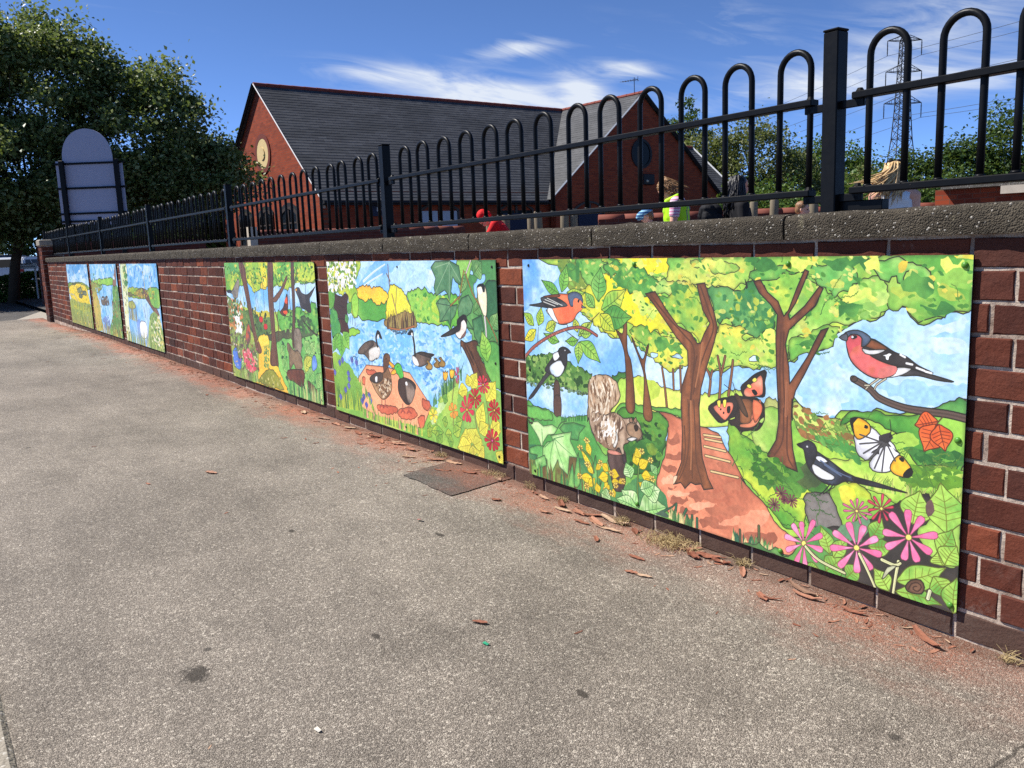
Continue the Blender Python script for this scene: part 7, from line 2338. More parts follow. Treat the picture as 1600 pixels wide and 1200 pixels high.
('P',[1291,80,1318,74,1348,115,1389,143,1412,190,1429,170,1461,94,1487,40,1501,46,1472,112,1456,145,1428,185,1435,199,1489,154,1541,91,1554,98,1526,152,1474,197,1433,232,1419,281,1434,353,1438,408,1476,353,1503,313,1528,264,1549,227,1575,218,1545,276,1519,321,1493,371,1461,427,1447,478,1451,526,1448,457,1446,544,1454,623,1473,694,1426,686,1352,663,1388,603,1399,532,1398,463,1397,534,1393,460,1386,362,1382,264,1387,186,1360,154,1313,116],(140,86,56),(104,64,46),3,0,3.5,(38,34,32),0),
('S',[1413,243,1412,360,1422,506],6,5,(96,58,42),0,(40,38,30)),
('S',[1402,244,1399,361,1405,508],6,5,(96,58,42),0,(40,38,30)),
('S',[1416,492,1414,599,1382,656],6,5,(96,58,42),0,(40,38,30)),
('S',[1431,515,1433,640,1455,680],6,5,(96,58,42),0,(40,38,30)),
('S',[1427,407,1425,515],10,6,(166,106,74),0,(40,38,30)),
('L',[277,141,316,23],66,(150,204,90),(106,176,70),(60,90,40)),
('L',[261,148,136,90],50,(110,176,70),(140,196,90),(60,90,40)),
('L',[311,141,434,138],44,(226,222,60),(170,206,80),(60,90,40)),
('L',[510,171,532,33],92,(92,164,76),(140,196,96),(60,90,40)),
('L',[491,199,430,135],52,(96,166,76),(140,190,90),(60,90,40)),
('L',[531,206,678,118],90,(222,224,84),(130,190,80),(60,90,40)),
('L',[540,223,708,227],96,(132,192,84),(74,144,66),(60,90,40)),
('L',[522,224,611,290],70,(236,226,70),(190,210,70),(60,90,40)),
('L',[72,297,-8,241],50,(206,218,70),(160,200,70),(60,90,40)),
('L',[104,295,130,209],56,(196,216,74),(150,196,70),(60,90,40)),
('L',[87,313,-10,369],52,(240,224,60),(210,214,70),(60,90,40)),
('L',[156,312,241,262],52,(216,220,80),(160,200,80),(60,90,40)),
('L',[252,357,140,326],44,(150,200,80),(110,176,70),(60,90,40)),
('L',[377,308,355,244],44,(226,222,84),(170,206,84),(60,90,40)),
('L',[381,323,476,256],50,(170,208,90),(214,220,90),(60,90,40)),
('L',[380,341,292,351],40,(160,204,80),(120,184,70),(60,90,40)),
('L',[385,347,376,444],54,(140,196,80),(180,212,96),(60,90,40)),
('L',[389,347,520,425],70,(120,186,76),(170,208,90),(60,90,40)),
('L',[391,310,474,305],36,(180,212,90),(140,196,80),(60,90,40)),
('S',[518,218,448,270,380,341],4,3,(90,80,50),0,(40,38,30)),
('S',[95,375,104,302],4,3,(90,80,50),0,(40,38,30)),
('S',[304,309,380,341],4,3,(90,80,50),0,(40,38,30)),
('S',[-9,450,61,397,171,343,284,304,382,286,447,294,501,314],11,8,(176,98,84),3,(40,38,30)),
('D',[3,439,171,337,285,298,382,281,484,301,382,292,284,312,170,353,25,444],30,3,[(120,60,52),(206,140,120)],1,0),
('P',[41,205,115,194,199,175,260,186,208,210,125,210],(50,48,50),(84,84,88),2,0,3,(40,38,30),1),
('P',[166,221,206,251,256,277,305,278,255,280,211,257,171,234],(245,242,235),(245,242,235),2,0,3,(40,38,30),1),
('P',[241,154,301,148,359,152,414,199,375,231,350,260,295,277,246,276,219,238,198,207],(240,128,84),(226,108,70),2,0,3.2,(40,38,30),1),
('P',[171,221,203,207,227,244,251,276,211,264],(246,243,238),(225,222,214),2,0,2.5,(40,38,30),1),
('P',[127,171,190,163,260,170,314,196,259,206,198,212,157,202],(44,42,42),(90,92,96),2,0,3,(40,38,30),1),
('S',[158,176,249,195],4,2,(206,206,196),0,(40,38,30)),
('S',[174,169,279,198],4,2,(206,206,196),0,(40,38,30)),
('S',[147,186,229,203],4,2,(206,206,196),0,(40,38,30)),
('P',[148,162,251,150,261,161,179,167],(140,74,44),(140,74,44),2,0,2.5,(40,38,30),1),
('P',[318,153,340,140,378,138,411,153,416,183,387,169,358,167,357,195,336,199,324,177],(104,118,140),(84,98,122),2,0,3,(40,38,30),1),
('P',[358,167,387,166,416,186,408,211,375,219,352,198],(238,130,86),(238,130,86),2,0,0,(40,38,30),1),
('P',[406,190,434,203,404,201,412,196],(120,134,156),(120,134,156),2,0,3,(40,38,30),1),
('D',[387,169,398,169,398,176,386,177],3,5,[(20,20,20)],1,0),
('S',[223,277,216,308],4,3,(96,60,50),0,(40,38,30)),
('S',[307,276,316,299],4,3,(96,60,50),0,(40,38,30)),
('P',[205,548,244,544,245,697,206,699],(112,82,66),(84,60,50),3,0,3,(40,38,30),1),
('P',[202,609,251,603,247,700,204,701],(112,82,66),(84,60,50),3,0,2,(40,38,30),1),
('P',[12,639,84,569,147,509,180,479,189,498,129,550,48,627],(48,46,50),(70,68,74),3,0,3,(40,38,30),1),
('P',[142,489,208,424,250,395,295,404,304,435,287,475,245,511,194,510,158,501],(40,38,40),(56,54,58),2,0,3,(40,38,30),1),
('P',[177,476,217,449,258,439,283,463,266,496,235,515,194,510],(240,242,244),(190,206,220),2,0,3,(40,38,30),1),
('P',[203,417,235,402,262,407,238,435,212,445],(236,238,240),(236,238,240),2,0,2.5,(40,38,30),1),
('P',[242,396,276,377,311,384,331,400,306,405,298,448,283,463,261,439],(40,38,40),(60,58,60),2,0,3,(40,38,30),1),
('S',[199,506,229,529],4,4,(38,34,32),0,(40,38,30)),
('D',[289,391,295,390,294,394,288,395],1,4,[(225,225,225)],1,0),
('P',[-8,677,68,674,165,674,237,696,358,672,434,664,451,715,522,803,575,817,572,929,692,964,877,974,516,998,-6,998],(76,146,70),(122,184,94),1,4,2.5,(40,38,30),1),
('P',[2,863,229,870,370,856,556,883,625,930,744,868,855,892,884,978,733,1003,479,1007,-6,1001],(58,118,78),(96,154,84),1,4,0,(40,38,30),1),
('P',[9,931,143,920,350,860,366,974,305,1014,149,1007,6,999],(106,82,50),(120,140,70),2,5,0,(40,38,30),1),
('P',[-8,677,79,672,175,679,184,717,76,734,4,724],(110,178,84),(80,150,70),2,5,2.5,(40,38,30),1),
('G',[247,708,425,675],40,20,[(90,160,80),(60,130,60)],4,0.15),
('P',[235,746,267,718,337,704,414,708,374,746,363,780,314,782,255,759],(70,138,76),(104,164,90),2,0,3,(50,80,50),0),
('P',[8,754,76,737,118,754,183,737,224,748,197,779,149,790,115,829,102,859,82,821,61,797],(196,224,160),(150,204,120),2,0,3,(50,80,50),0),
('P',[7,876,70,851,125,848,112,891,154,897,64,970,42,946,67,900,11,903],(96,166,88),(130,190,104),2,0,3,(50,80,50),0),
('P',[108,858,142,825,190,810,170,790,254,766,320,748,309,789,360,858,301,863,287,951,227,923,218,892,184,945,155,996,135,955,138,907,106,892],(150,204,120),(196,224,160),2,0,3,(50,80,50),0),
('S',[196,799,166,881,156,978],4,2,(84,140,80),0,(40,38,30)),
('S',[196,799,262,830,331,857],4,2,(84,140,80),0,(40,38,30)),
('S',[196,799,264,777],4,2,(84,140,80),0,(40,38,30)),
('S',[196,799,229,870,267,935],4,2,(84,140,80),0,(40,38,30)),
('S',[107,770,108,844],4,2,(84,140,80),0,(40,38,30)),
('S',[196,799,124,852],4,2,(84,140,80),0,(40,38,30)),
('P',[44,925,122,889,136,935,52,972],(110,176,96),(170,206,130),2,0,3,(50,80,50),0),
('S',[224,748,246,721,287,705],7,6,(70,104,60),0,(40,38,30)),
('D',[9,730,54,730,42,753,8,758],10,6,[(60,56,40)],1.5,0),
('G',[17,997,561,994],70,70,[(76,150,80),(140,190,90),(54,112,70),(120,100,60)],7,0.1),
('P',[324,983,356,846,366,850,368,974],(84,154,84),(140,190,100),2,0,2,(40,38,30),1),
('P',[282,1019,314,900,325,904,327,1009],(84,154,84),(140,190,100),2,0,2,(40,38,30),1),
('P',[441,971,470,837,480,842,482,962],(84,154,84),(140,190,100),2,0,2,(40,38,30),1),
('P',[496,977,553,828,562,832,537,968],(84,154,84),(140,190,100),2,0,2,(40,38,30),1),
('P',[558,784,654,772,661,862,642,939,589,951,565,869],(70,52,48),(100,80,74),3,3,3,(40,38,30),1),
('P',[445,502,496,477,550,470,610,493,633,535,625,578,581,614,562,659,527,641,490,671,475,705,452,702,434,667,431,685,431,616,438,565],(212,184,150),(160,128,100),3,4,3.5,(40,38,30),1),
('P',[475,561,512,532,566,531,582,571,528,615,490,670,452,682],(146,114,88),(196,164,132),3,4,0,(40,38,30),1),
('P',[488,581,507,562,511,571,494,586],(240,240,236),(240,240,236),2,0,2,(40,38,30),1),
('P',[440,622,491,640,527,641,607,624,653,641,674,632,687,630,699,643,718,628,728,638,756,663,759,692,739,716,702,713,672,733,651,749,654,790,641,796,625,766,576,783,523,771,474,742,447,703],(198,174,148),(146,120,98),3,4,3.5,(40,38,30),1),
('P',[499,676,545,645,606,642,614,671,605,702,570,702,524,728,497,714],(226,206,182),(186,160,134),3,5,0,(40,38,30),1),
('P',[465,731,524,746,577,762,612,737,603,776,541,781,487,759],(110,80,62),(150,120,96),3,4,0,(40,38,30),1),
('P',[579,694,604,708,612,737,594,765,582,737],(236,226,210),(236,226,210),2,2,0,(40,38,30),1),
('P',[668,722,698,708,722,710,689,727],(245,240,230),(245,240,230),2,0,2,(40,38,30),1),
('P',[554,787,602,782,641,790,602,801,558,801],(222,150,130),(222,150,130),2,0,2,(40,38,30),1),
('P',[683,645,698,627,706,651],(150,116,92),(150,116,92),2,0,3,(40,38,30),1),
('P',[709,641,724,623,729,647],(150,116,92),(150,116,92),2,0,3,(40,38,30),1),
('P',[711,661,728,654,736,670,721,682],(40,30,26),(90,60,40),2,0,3,(40,38,30),1),
('D',[739,689,754,689,749,705,739,704],6,5,[(80,60,52)],1,0),
('S',[645,642,665,669,664,729],4,3,(104,80,62),0,(40,38,30)),
('S',[614,671,625,735],4,3,(104,80,62),0,(40,38,30)),
('S',[526,653,498,695],4,3,(104,80,62),0,(40,38,30)),
('P',[641,793,658,790,666,818,649,828],(70,58,60),(70,58,60),2,0,2,(40,38,30),1),
('D',[459,501,550,479,610,508,617,567,563,610,490,657,444,658],150,5,[(236,220,194),(130,98,72),(180,150,120),(206,180,150)],4.5,1.4),
('D',[454,633,615,634,648,671,612,756,523,759,470,718],150,5,[(240,228,210),(130,102,80),(186,158,130),(110,84,66)],4,1.9),
('P',[516,686,562,660,597,673,596,704,560,716,525,715],(242,234,220),(214,196,172),3,6,0,(40,38,30),1),
('D',[526,678,606,666,596,710,524,722],40,5,[(250,246,238),(196,170,140)],4,1.9),
('P',[605,699,617,718,612,750,596,771,587,760,604,733],(246,240,228),(246,240,228),2,1,2,(40,38,30),1),
('P',[667,668,699,649,740,660,757,683,739,713,706,709,677,702],(176,146,116),(146,116,90),2,2,2.5,(40,38,30),1),
('P',[672,722,698,709,729,708,697,726],(248,244,236),(248,244,236),2,0,2,(40,38,30),1),
('P',[712,661,729,654,736,670,721,681],(34,26,22),(60,40,30),2,0,2.5,(40,38,30),1),
('L',[459,900,377,810],27.3,(244,226,64),(236,206,40),(190,160,30)),
('L',[443,830,421,770],35.7,(244,226,64),(236,206,40),(190,160,30)),
('L',[453,930,367,938],42,(244,226,64),(236,206,40),(190,160,30)),
('L',[459,909,418,866],31.5,(244,226,64),(236,206,40),(190,160,30)),
('L',[468,927,419,975],35.7,(244,226,64),(236,206,40),(190,160,30)),
('L',[493,985,476,944],37.800000000000004,(244,226,64),(236,206,40),(190,160,30)),
('L',[501,882,484,860],46.2,(244,226,64),(236,206,40),(190,160,30)),
('L',[556,877,511,855],37.800000000000004,(244,226,64),(236,206,40),(190,160,30)),
('L',[555,899,491,918],46.2,(244,226,64),(236,206,40),(190,160,30)),
('L',[569,880,621,885],42,(244,226,64),(236,206,40),(190,160,30)),
('L',[591,901,599,930],39.9,(244,226,64),(236,206,40),(190,160,30)),
('L',[554,927,531,964],35.7,(244,226,64),(236,206,40),(190,160,30)),
('L',[638,915,626,893],37.800000000000004,(244,226,64),(236,206,40),(190,160,30)),
('L',[598,961,571,967],35.7,(244,226,64),(236,206,40),(190,160,30)),
('L',[728,818,709,774],42,(244,226,64),(236,206,40),(190,160,30)),
('L',[745,785,722,748],46.2,(244,226,64),(236,206,40),(190,160,30)),
('L',[736,828,794,788],42,(244,226,64),(236,206,40),(190,160,30)),
('L',[752,855,812,854],46.2,(244,226,64),(236,206,40),(190,160,30)),
('L',[776,862,792,888],35.7,(244,226,64),(236,206,40),(190,160,30)),
('L',[775,909,735,888],37.800000000000004,(244,226,64),(236,206,40),(190,160,30)),
('L',[784,907,791,923],35.7,(244,226,64),(236,206,40),(190,160,30)),
('F',[377,810,396,811,376,824],6,0.9,(246,230,120),(240,200,90),(220,150,70),0.0),
('F',[421,770,440,771,421,784],6,0.9,(246,230,120),(240,200,90),(220,150,70),0.0),
('F',[367,938,386,938,366,952],6,0.9,(246,230,120),(240,200,90),(220,150,70),0.0),
('F',[422,875,441,876,422,889],6,0.9,(246,230,120),(240,200,90),(220,150,70),0.0),
('F',[414,973,433,974,413,988],6,0.9,(246,230,120),(240,200,90),(220,150,70),0.0),
('F',[573,883,591,883,573,896],6,0.9,(246,230,120),(240,200,90),(220,150,70),0.0),
('F',[599,930,616,930,598,944],6,0.9,(246,230,120),(240,200,90),(220,150,70),0.0),
('F',[571,970,589,971,571,984],6,0.9,(246,230,120),(240,200,90),(220,150,70),0.0),
('F',[754,757,770,758,754,770],6,0.9,(246,230,120),(240,200,90),(220,150,70),0.0),
('F',[802,783,817,784,801,796],6,0.9,(246,230,120),(240,200,90),(220,150,70),0.0),
('F',[812,857,828,858,812,870],6,0.9,(246,230,120),(240,200,90),(220,150,70),0.0),
('F',[787,918,803,919,787,931],6,0.9,(246,230,120),(240,200,90),(220,150,70),0.0),
('F',[535,963,553,963,535,976],6,0.9,(246,230,120),(240,200,90),(220,150,70),0.0),
('F',[507,852,525,853,506,866],6,0.9,(246,230,120),(240,200,90),(220,150,70),0.0),
('F',[643,902,660,903,642,915],6,0.9,(246,230,120),(240,200,90),(220,150,70),0.0),
('S',[453,930,461,992],5,4,(110,150,70),2,(40,38,30)),
('S',[555,896,554,933],5,4,(110,150,70),2,(40,38,30)),
('S',[737,822,727,908,733,1003],5,4,(110,150,70),2,(40,38,30)),
('S',[381,815,447,842,464,902],5,4,(110,150,70),2,(40,38,30)),
('L',[733,1003,633,941],99.00000000000001,(150,206,120),(214,232,180),(70,120,70)),
('L',[733,1009,885,954],132,(150,206,120),(214,232,180),(70,120,70)),
('L',[725,999,597,986],66,(150,206,120),(214,232,180),(70,120,70)),
('L',[775,933,855,892],88,(150,206,120),(214,232,180),(70,120,70)),
('L',[507,981,570,998],66,(150,206,120),(214,232,180),(70,120,70)),
('L',[694,879,662,819],66,(150,206,120),(214,232,180),(70,120,70)),
('L',[743,916,824,875],66,(150,206,120),(214,232,180),(70,120,70)),
('L',[809,831,837,803],48.400000000000006,(150,206,120),(214,232,180),(70,120,70)),
('S',[853,985,915,947,930,932],9,2,(60,110,80),2,(40,38,30)),
('S',[930,995,938,930],9,2,(60,110,80),2,(40,38,30)),
('S',[959,993,989,938],9,2,(60,110,80),2,(40,38,30)),
('S',[988,1003,992,962],9,2,(60,110,80),2,(40,38,30)),
('S',[1014,996,1018,956],9,2,(60,110,80),2,(40,38,30)),
('S',[1042,994,1042,961],9,2,(60,110,80),2,(40,38,30)),
('P',[822,993,869,975,899,985,884,995,838,998],(70,96,80),(96,130,90),2,3,0,(40,38,30),1),
('G',[899,987,1032,1000],36,36,[(70,120,70),(232,214,150),(96,140,80)],7,0.1),
('G',[1208,1007,1271,1008,1276,1005,1386,1007],46,48,[(50,110,80),(90,150,80),(236,214,150),(70,130,80)],8,0.1),
('S',[1243,1000,1241,953],7,1,(80,90,60),2,(40,38,30)),
('S',[1324,992,1322,918],8,1,(90,100,60),2,(40,38,30)),
('P',[1268,1001,1339,987,1423,983,1445,996,1401,1003,1324,1012,1260,1017],(84,144,76),(120,170,90),2,8,2,(40,38,30),1),
('P',[1096,539,1122,512,1168,488,1213,477,1235,497,1244,536,1200,558,1181,571,1142,578,1116,561],(36,30,30),(54,44,40),2,3,3,(40,38,30),1),
('P',[1119,528,1168,506,1206,501,1206,526,1181,561,1168,568,1142,551],(238,122,92),(244,150,120),2,0,2,(40,38,30),1),
('P',[1136,505,1152,500,1150,524,1142,525],(240,226,90),(240,226,90),2,0,1.5,(40,38,30),1),
('P',[1163,499,1178,494,1175,520,1166,522],(240,226,90),(240,226,90),2,0,1.5,(40,38,30),1),
('P',[1181,519,1197,515,1194,538,1182,540],(30,26,26),(30,26,26),2,0,0,(40,38,30),1),
('P',[1150,529,1156,528,1156,534,1150,535],(30,26,26),(30,26,26),2,0,0,(40,38,30),1),
('P',[1163,540,1169,538,1169,546,1163,547],(30,26,26),(30,26,26),2,0,0,(40,38,30),1),
('P',[1241,443,1278,408,1309,385,1339,374,1348,391,1342,416,1346,451,1334,468,1303,467,1279,475,1254,478],(36,30,30),(54,44,40),2,3,3,(40,38,30),1),
('P',[1254,452,1291,420,1324,391,1333,417,1331,456,1306,465,1279,471,1260,470],(238,122,92),(246,170,140),2,0,2,(40,38,30),1),
('P',[1288,412,1300,402,1309,410,1297,419],(240,226,90),(240,226,90),2,0,1.5,(40,38,30),1),
('P',[1266,435,1275,427,1288,435,1278,442],(240,226,90),(240,226,90),2,0,1.5,(40,38,30),1),
('P',[1286,448,1300,443,1312,455,1300,464],(30,26,26),(30,26,26),2,0,0,(40,38,30),1),
('P',[1228,474,1266,476,1309,471,1337,488,1340,513,1337,543,1322,553,1343,521,1320,573,1273,590,1242,602,1244,603,1200,580,1187,566,1219,556,1225,518],(40,32,30),(60,46,40),2,4,3,(40,38,30),1),
('P',[1241,485,1279,480,1297,503,1285,561,1241,567,1238,547,1235,507],(150,96,60),(110,70,46),3,0,1.5,(40,38,30),1),
('P',[1322,474,1325,510,1298,559,1285,561,1291,519],(240,140,100),(226,110,80),2,0,1.5,(40,38,30),1),
('P',[1241,572,1273,564,1289,549,1319,493,1327,511,1316,551,1289,575,1241,582],(244,152,112),(244,152,112),2,0,1.5,(40,38,30),1),
('P',[1213,469,1238,476,1269,528,1269,543,1244,526],(96,70,50),(70,50,40),3,0,2.5,(40,38,30),1),
('P',[1294,478,1328,489,1331,514,1316,541,1301,557,1291,525],(236,128,88),(200,92,60),2,0,2,(40,38,30),1),
('S',[1219,463,1206,429],2.5,2,(38,34,32),0,(40,38,30)),
('S',[1213,464,1168,441],2.5,2,(38,34,32),0,(40,38,30)),
('S',[1663,367,1693,379,1722,394,1741,411,1778,424,1832,434,1888,435,1950,434,2002,439],15,17,(104,84,74),3.5,(40,38,30)),
('P',[1656,372,1667,357,1678,365,1671,375],(84,66,58),(84,66,58),2,0,2.5,(40,38,30),1),
('P',[1753,339,1797,317,1837,318,1884,326,1963,342,1918,343,1863,336,1811,342],(60,56,56),(90,84,82),3,0,3.2,(40,38,30),1),
('P',[1793,322,1837,316,1841,322,1816,339,1776,350],(244,244,242),(244,244,242),2,0,2,(40,38,30),1),
('P',[1637,247,1660,232,1689,234,1699,260,1728,280,1774,307,1799,315,1796,335,1776,349,1744,358,1711,352,1672,330,1647,300],(196,104,78),(222,110,108),2,0,3.5,(40,38,30),1),
('P',[1748,327,1797,315,1797,335,1776,348,1744,356],(230,150,150),(214,120,110),2,0,0,(40,38,30),1),
('P',[1638,247,1665,232,1685,239,1684,261,1661,272,1651,291,1641,274],(216,92,100),(196,84,84),2,0,0,(40,38,30),1),
('P',[1689,261,1717,241,1755,256,1791,275,1827,285,1862,307,1905,324,1884,328,1841,317,1811,316,1775,311,1738,301,1709,286],(44,40,40),(66,60,58),2,0,3,(40,38,30),1),
('P',[1694,261,1713,243,1745,253,1769,266,1755,274,1718,271],(140,84,52),(116,70,46),2,0,3,(40,38,30),1),
('P',[1689,272,1713,275,1760,270,1755,278,1728,288,1700,287],(246,246,244),(246,246,244),2,0,2.5,(40,38,30),1),
('P',[1750,289,1767,283,1774,279,1784,282,1776,290,1774,300,1765,299,1763,290],(246,246,244),(246,246,244),2,0,2,(40,38,30),1),
('S',[1809,281,1823,287],6,3,(240,240,236),0,(40,38,30)),
('S',[1828,304,1845,306],6,3,(240,240,236),0,(40,38,30)),
('S',[1858,314,1880,320],6,3,(240,240,236),0,(40,38,30)),
('S',[1884,322,1901,325],6,3,(240,240,236),0,(40,38,30)),
('P',[1628,234,1645,223,1674,219,1703,229,1717,244,1699,265,1687,266,1688,243,1674,233,1652,233,1640,244],(96,112,134),(76,90,112),2,0,3.2,(40,38,30),1),
('P',[1612,245,1635,231,1641,242,1637,254],(104,108,116),(80,84,92),2,0,3,(40,38,30),1),
('P',[1653,238,1667,235,1672,240,1662,246,1654,245],(30,26,26),(30,26,26),2,0,1.5,(40,38,30),1),
('D',[1656,239,1660,239,1660,242,1656,242],2,4,[(240,240,240)],1,0),
('S',[1744,358,1716,381,1705,393],4.5,3.5,(196,186,160),1.5,(40,38,30)),
('S',[1767,355,1740,376,1733,390],4.5,3.5,(196,186,160),1.5,(40,38,30)),
('S',[1716,381,1702,382],4.5,3.5,(196,186,160),1.5,(40,38,30)),
('P',[1672,537,1690,506,1720,501,1762,528,1780,531,1752,575,1723,604,1699,608,1680,589],(244,244,244),(200,200,204),2,2,3,(40,38,30),1),
('P',[1752,575,1780,534,1809,559,1821,585,1800,623,1765,638,1736,636,1723,615],(246,246,246),(210,210,214),2,2,3,(40,38,30),1),
('P',[1658,490,1689,483,1720,498,1723,523,1691,549,1675,543,1662,516],(250,188,52),(244,170,40),2,0,3,(40,38,30),1),
('P',[1658,489,1684,484,1668,503,1673,540,1662,519],(30,28,28),(30,28,28),2,0,0,(40,38,30),1),
('P',[1791,608,1815,575,1838,587,1859,616,1846,636,1812,637,1793,627],(250,188,52),(244,170,40),2,0,3,(40,38,30),1),
('P',[1834,621,1853,604,1859,619,1848,636,1830,636],(30,28,28),(30,28,28),2,0,0,(40,38,30),1),
('P',[1747,525,1780,528,1786,541,1815,569,1780,553,1752,581,1728,585,1751,553],(50,48,48),(110,108,108),2,8,0,(40,38,30),1),
('S',[1763,545,1691,563],5,1.5,(80,78,78),0,(40,38,30)),
('S',[1763,545,1704,590],5,1.5,(80,78,78),0,(40,38,30)),
('S',[1766,547,1690,534],5,1.5,(80,78,78),0,(40,38,30)),
('S',[1772,549,1741,629],5,1.5,(80,78,78),0,(40,38,30)),
('S',[1772,549,1765,633],5,1.5,(80,78,78),0,(40,38,30)),
('S',[1777,548,1805,594],5,1.5,(80,78,78),0,(40,38,30)),
('S',[1769,547,1723,604],5,1.5,(80,78,78),0,(40,38,30)),
('D',[1709,506,1715,505,1715,510,1709,511],1,6,[(30,28,28)],1,0),
('D',[1820,583,1826,582,1826,587,1820,588],1,6,[(30,28,28)],1,0),
('S',[1785,527,1789,507,1784,474],3,2,(38,34,32),0,(40,38,30)),
('S',[1785,527,1802,513,1833,503],3,2,(38,34,32),0,(40,38,30)),
('L',[1925,458,1859,479],66,(238,120,60),(214,84,40),(120,50,30)),
('L',[1920,467,1889,550],78,(238,120,60),(214,84,40),(120,50,30)),
('L',[1928,466,1949,539],64,(238,120,60),(214,84,40),(120,50,30)),
('S',[1923,464,1938,443],4,3,(90,70,50),0,(40,38,30)),
('P',[1502,770,1540,752,1587,745,1607,770,1638,842,1596,871,1542,861,1507,838],(86,80,76),(130,124,118),1,4,3,(40,38,30),1),
('P',[1508,663,1552,655,1566,694,1540,731,1491,735,1484,693],(60,80,50),(90,110,60),1,10,0,(40,38,30),1),
('P',[1504,645,1510,619,1531,610,1565,622,1605,641,1644,660,1682,670,1694,682,1644,690,1613,709,1573,711,1539,694,1515,674],(38,38,44),(70,78,94),3,0,3.2,(40,38,30),1),
('P',[1669,670,1731,671,1790,676,1844,682,1790,684,1731,686,1682,685],(36,36,42),(60,62,70),3,0,3,(40,38,30),1),
('P',[1525,661,1538,657,1572,669,1609,682,1599,696,1566,700,1536,688],(246,246,246),(246,246,246),2,0,3,(40,38,30),1),
('P',[1538,632,1558,626,1584,639,1565,646,1548,643],(244,244,246),(210,214,224),2,0,2.5,(40,38,30),1),
('P',[1469,603,1489,594,1510,583,1534,591,1544,613,1538,639,1518,673,1504,652,1495,616,1482,611],(34,34,38),(56,56,62),2,0,3,(40,38,30),1),
('S',[1558,641,1618,665,1663,674],5,3,(96,110,136),0,(40,38,30)),
('S',[1572,651,1631,675],5,3,(96,110,136),0,(40,38,30)),
('D',[1507,599,1514,597,1514,603,1507,605],1,5,[(220,220,220)],1,0),
('S',[1593,710,1574,736,1557,752],4,3,(38,34,32),0,(40,38,30)),
('S',[1606,707,1587,733,1570,747],4,3,(38,34,32),0,(40,38,30)),
('P',[1563,874,1648,833,1734,787,1826,713,1907,672,1924,712,1991,695,2001,997,1858,1001,1599,1007,1517,1001],(80,72,66),(56,52,48),1,4,2,(40,38,30),1),
('P',[1884,777,1935,720,1994,705,1998,855,1952,869,1897,830],(126,186,84),(170,206,96),1,5,2,(40,38,30),1),
('P',[1638,836,1698,802,1734,787,1735,816,1699,862,1649,888,1597,890],(84,134,110),(110,150,110),1,5,0,(40,38,30),1),
('P',[1563,855,1623,870,1650,912,1639,983,1703,999,1752,1001,1599,1007,1517,994,1508,914],(100,160,80),(80,140,80),1,4,0,(40,38,30),1),
('D',[1289,633,1367,652,1470,708,1398,755,1290,746],40,9,[(60,120,40),(120,170,60)],1.7,0),
('Q',[1192,570,1242,602,1289,620,1344,656,1426,686,1477,694,1526,728,1554,765,1507,838,1501,878,1422,892,1376,845,1322,818,1275,769,1193,739],26,90,[(50,90,40),(70,110,50)],2.2),
('F',[1411,781,1436,782,1412,806],12,0.45,(206,110,150),(170,80,110),(110,60,70),0.3),
('F',[1385,826,1410,827,1385,851],12,0.45,(206,110,150),(170,80,110),(110,60,70),0.3),
('F',[1453,797,1476,798,1454,820],12,0.45,(206,110,150),(170,80,110),(110,60,70),0.3),
('F',[1424,801,1439,801,1424,815],12,0.45,(206,110,150),(170,80,110),(110,60,70),0.3),
('L',[1864,771,1882,667],93,(104,172,72),(176,214,96),(120,130,50)),
('L',[1964,773,1940,632],111.6,(104,172,72),(176,214,96),(120,130,50)),
('L',[1822,958,1965,874],74.4,(104,172,72),(176,214,96),(120,130,50)),
('L',[1940,834,1978,758],62,(104,172,72),(176,214,96),(120,130,50)),
('L',[1957,870,1940,834],62,(104,172,72),(176,214,96),(120,130,50)),
('L',[1962,866,1993,802],68.2,(104,172,72),(176,214,96),(120,130,50)),
('L',[1932,909,1976,964],68.2,(104,172,72),(176,214,96),(120,130,50)),
('L',[1993,1000,1997,894],68.2,(104,172,72),(176,214,96),(120,130,50)),
('L',[1820,991,1959,987],55.8,(104,172,72),(176,214,96),(120,130,50)),
('L',[1800,997,1748,940],62,(104,172,72),(176,214,96),(120,130,50)),
('L',[1730,877,1810,851],55.8,(104,172,72),(176,214,96),(120,130,50)),
('L',[1736,852,1770,778],55.8,(104,172,72),(176,214,96),(120,130,50)),
('L',[1586,999,1641,939],74.4,(104,172,72),(176,214,96),(120,130,50)),
('L',[1598,939,1563,855],55.8,(104,172,72),(176,214,96),(120,130,50)),
('L',[1611,947,1662,872],49.6,(104,172,72),(176,214,96),(120,130,50)),
('L',[1658,1001,1701,945],55.8,(104,172,72),(176,214,96),(120,130,50)),
('L',[1510,1003,1566,1005],37.2,(104,172,72),(176,214,96),(120,130,50)),
('F',[1687,775,1736,769,1688,819],11,0.42,(244,160,196),(220,110,150),(244,226,120),0.1),
('F',[1767,748,1812,743,1768,794],10,0.45,(226,84,110),(206,66,90),(244,226,120),0.4),
('F',[1502,930,1583,916,1503,1017],10,0.6,(252,164,198),(238,116,160),(244,226,120),0.2),
('F',[1854,814,1941,801,1857,899],9,0.6,(252,164,198),(238,116,160),(244,226,120),0.45),
('F',[1690,892,1781,876,1692,976],9,0.6,(252,164,198),(238,116,160),(244,226,120),0.15),
('S',[1509,939,1558,970,1652,986],9,7,(226,226,170),2.5,(40,38,30)),
('S',[1700,909,1726,949,1755,1000],9,7,(226,226,170),2.5,(40,38,30)),
('S',[1826,896,1819,944,1813,999],9,7,(226,226,170),2.5,(40,38,30)),
('S',[1774,906,1815,911,1832,900],9,7,(226,226,170),2.5,(40,38,30)),
('P',[1777,964,1792,924,1821,912,1798,939,1787,957],(230,232,190),(230,232,190),2,0,2,(40,38,30),1),
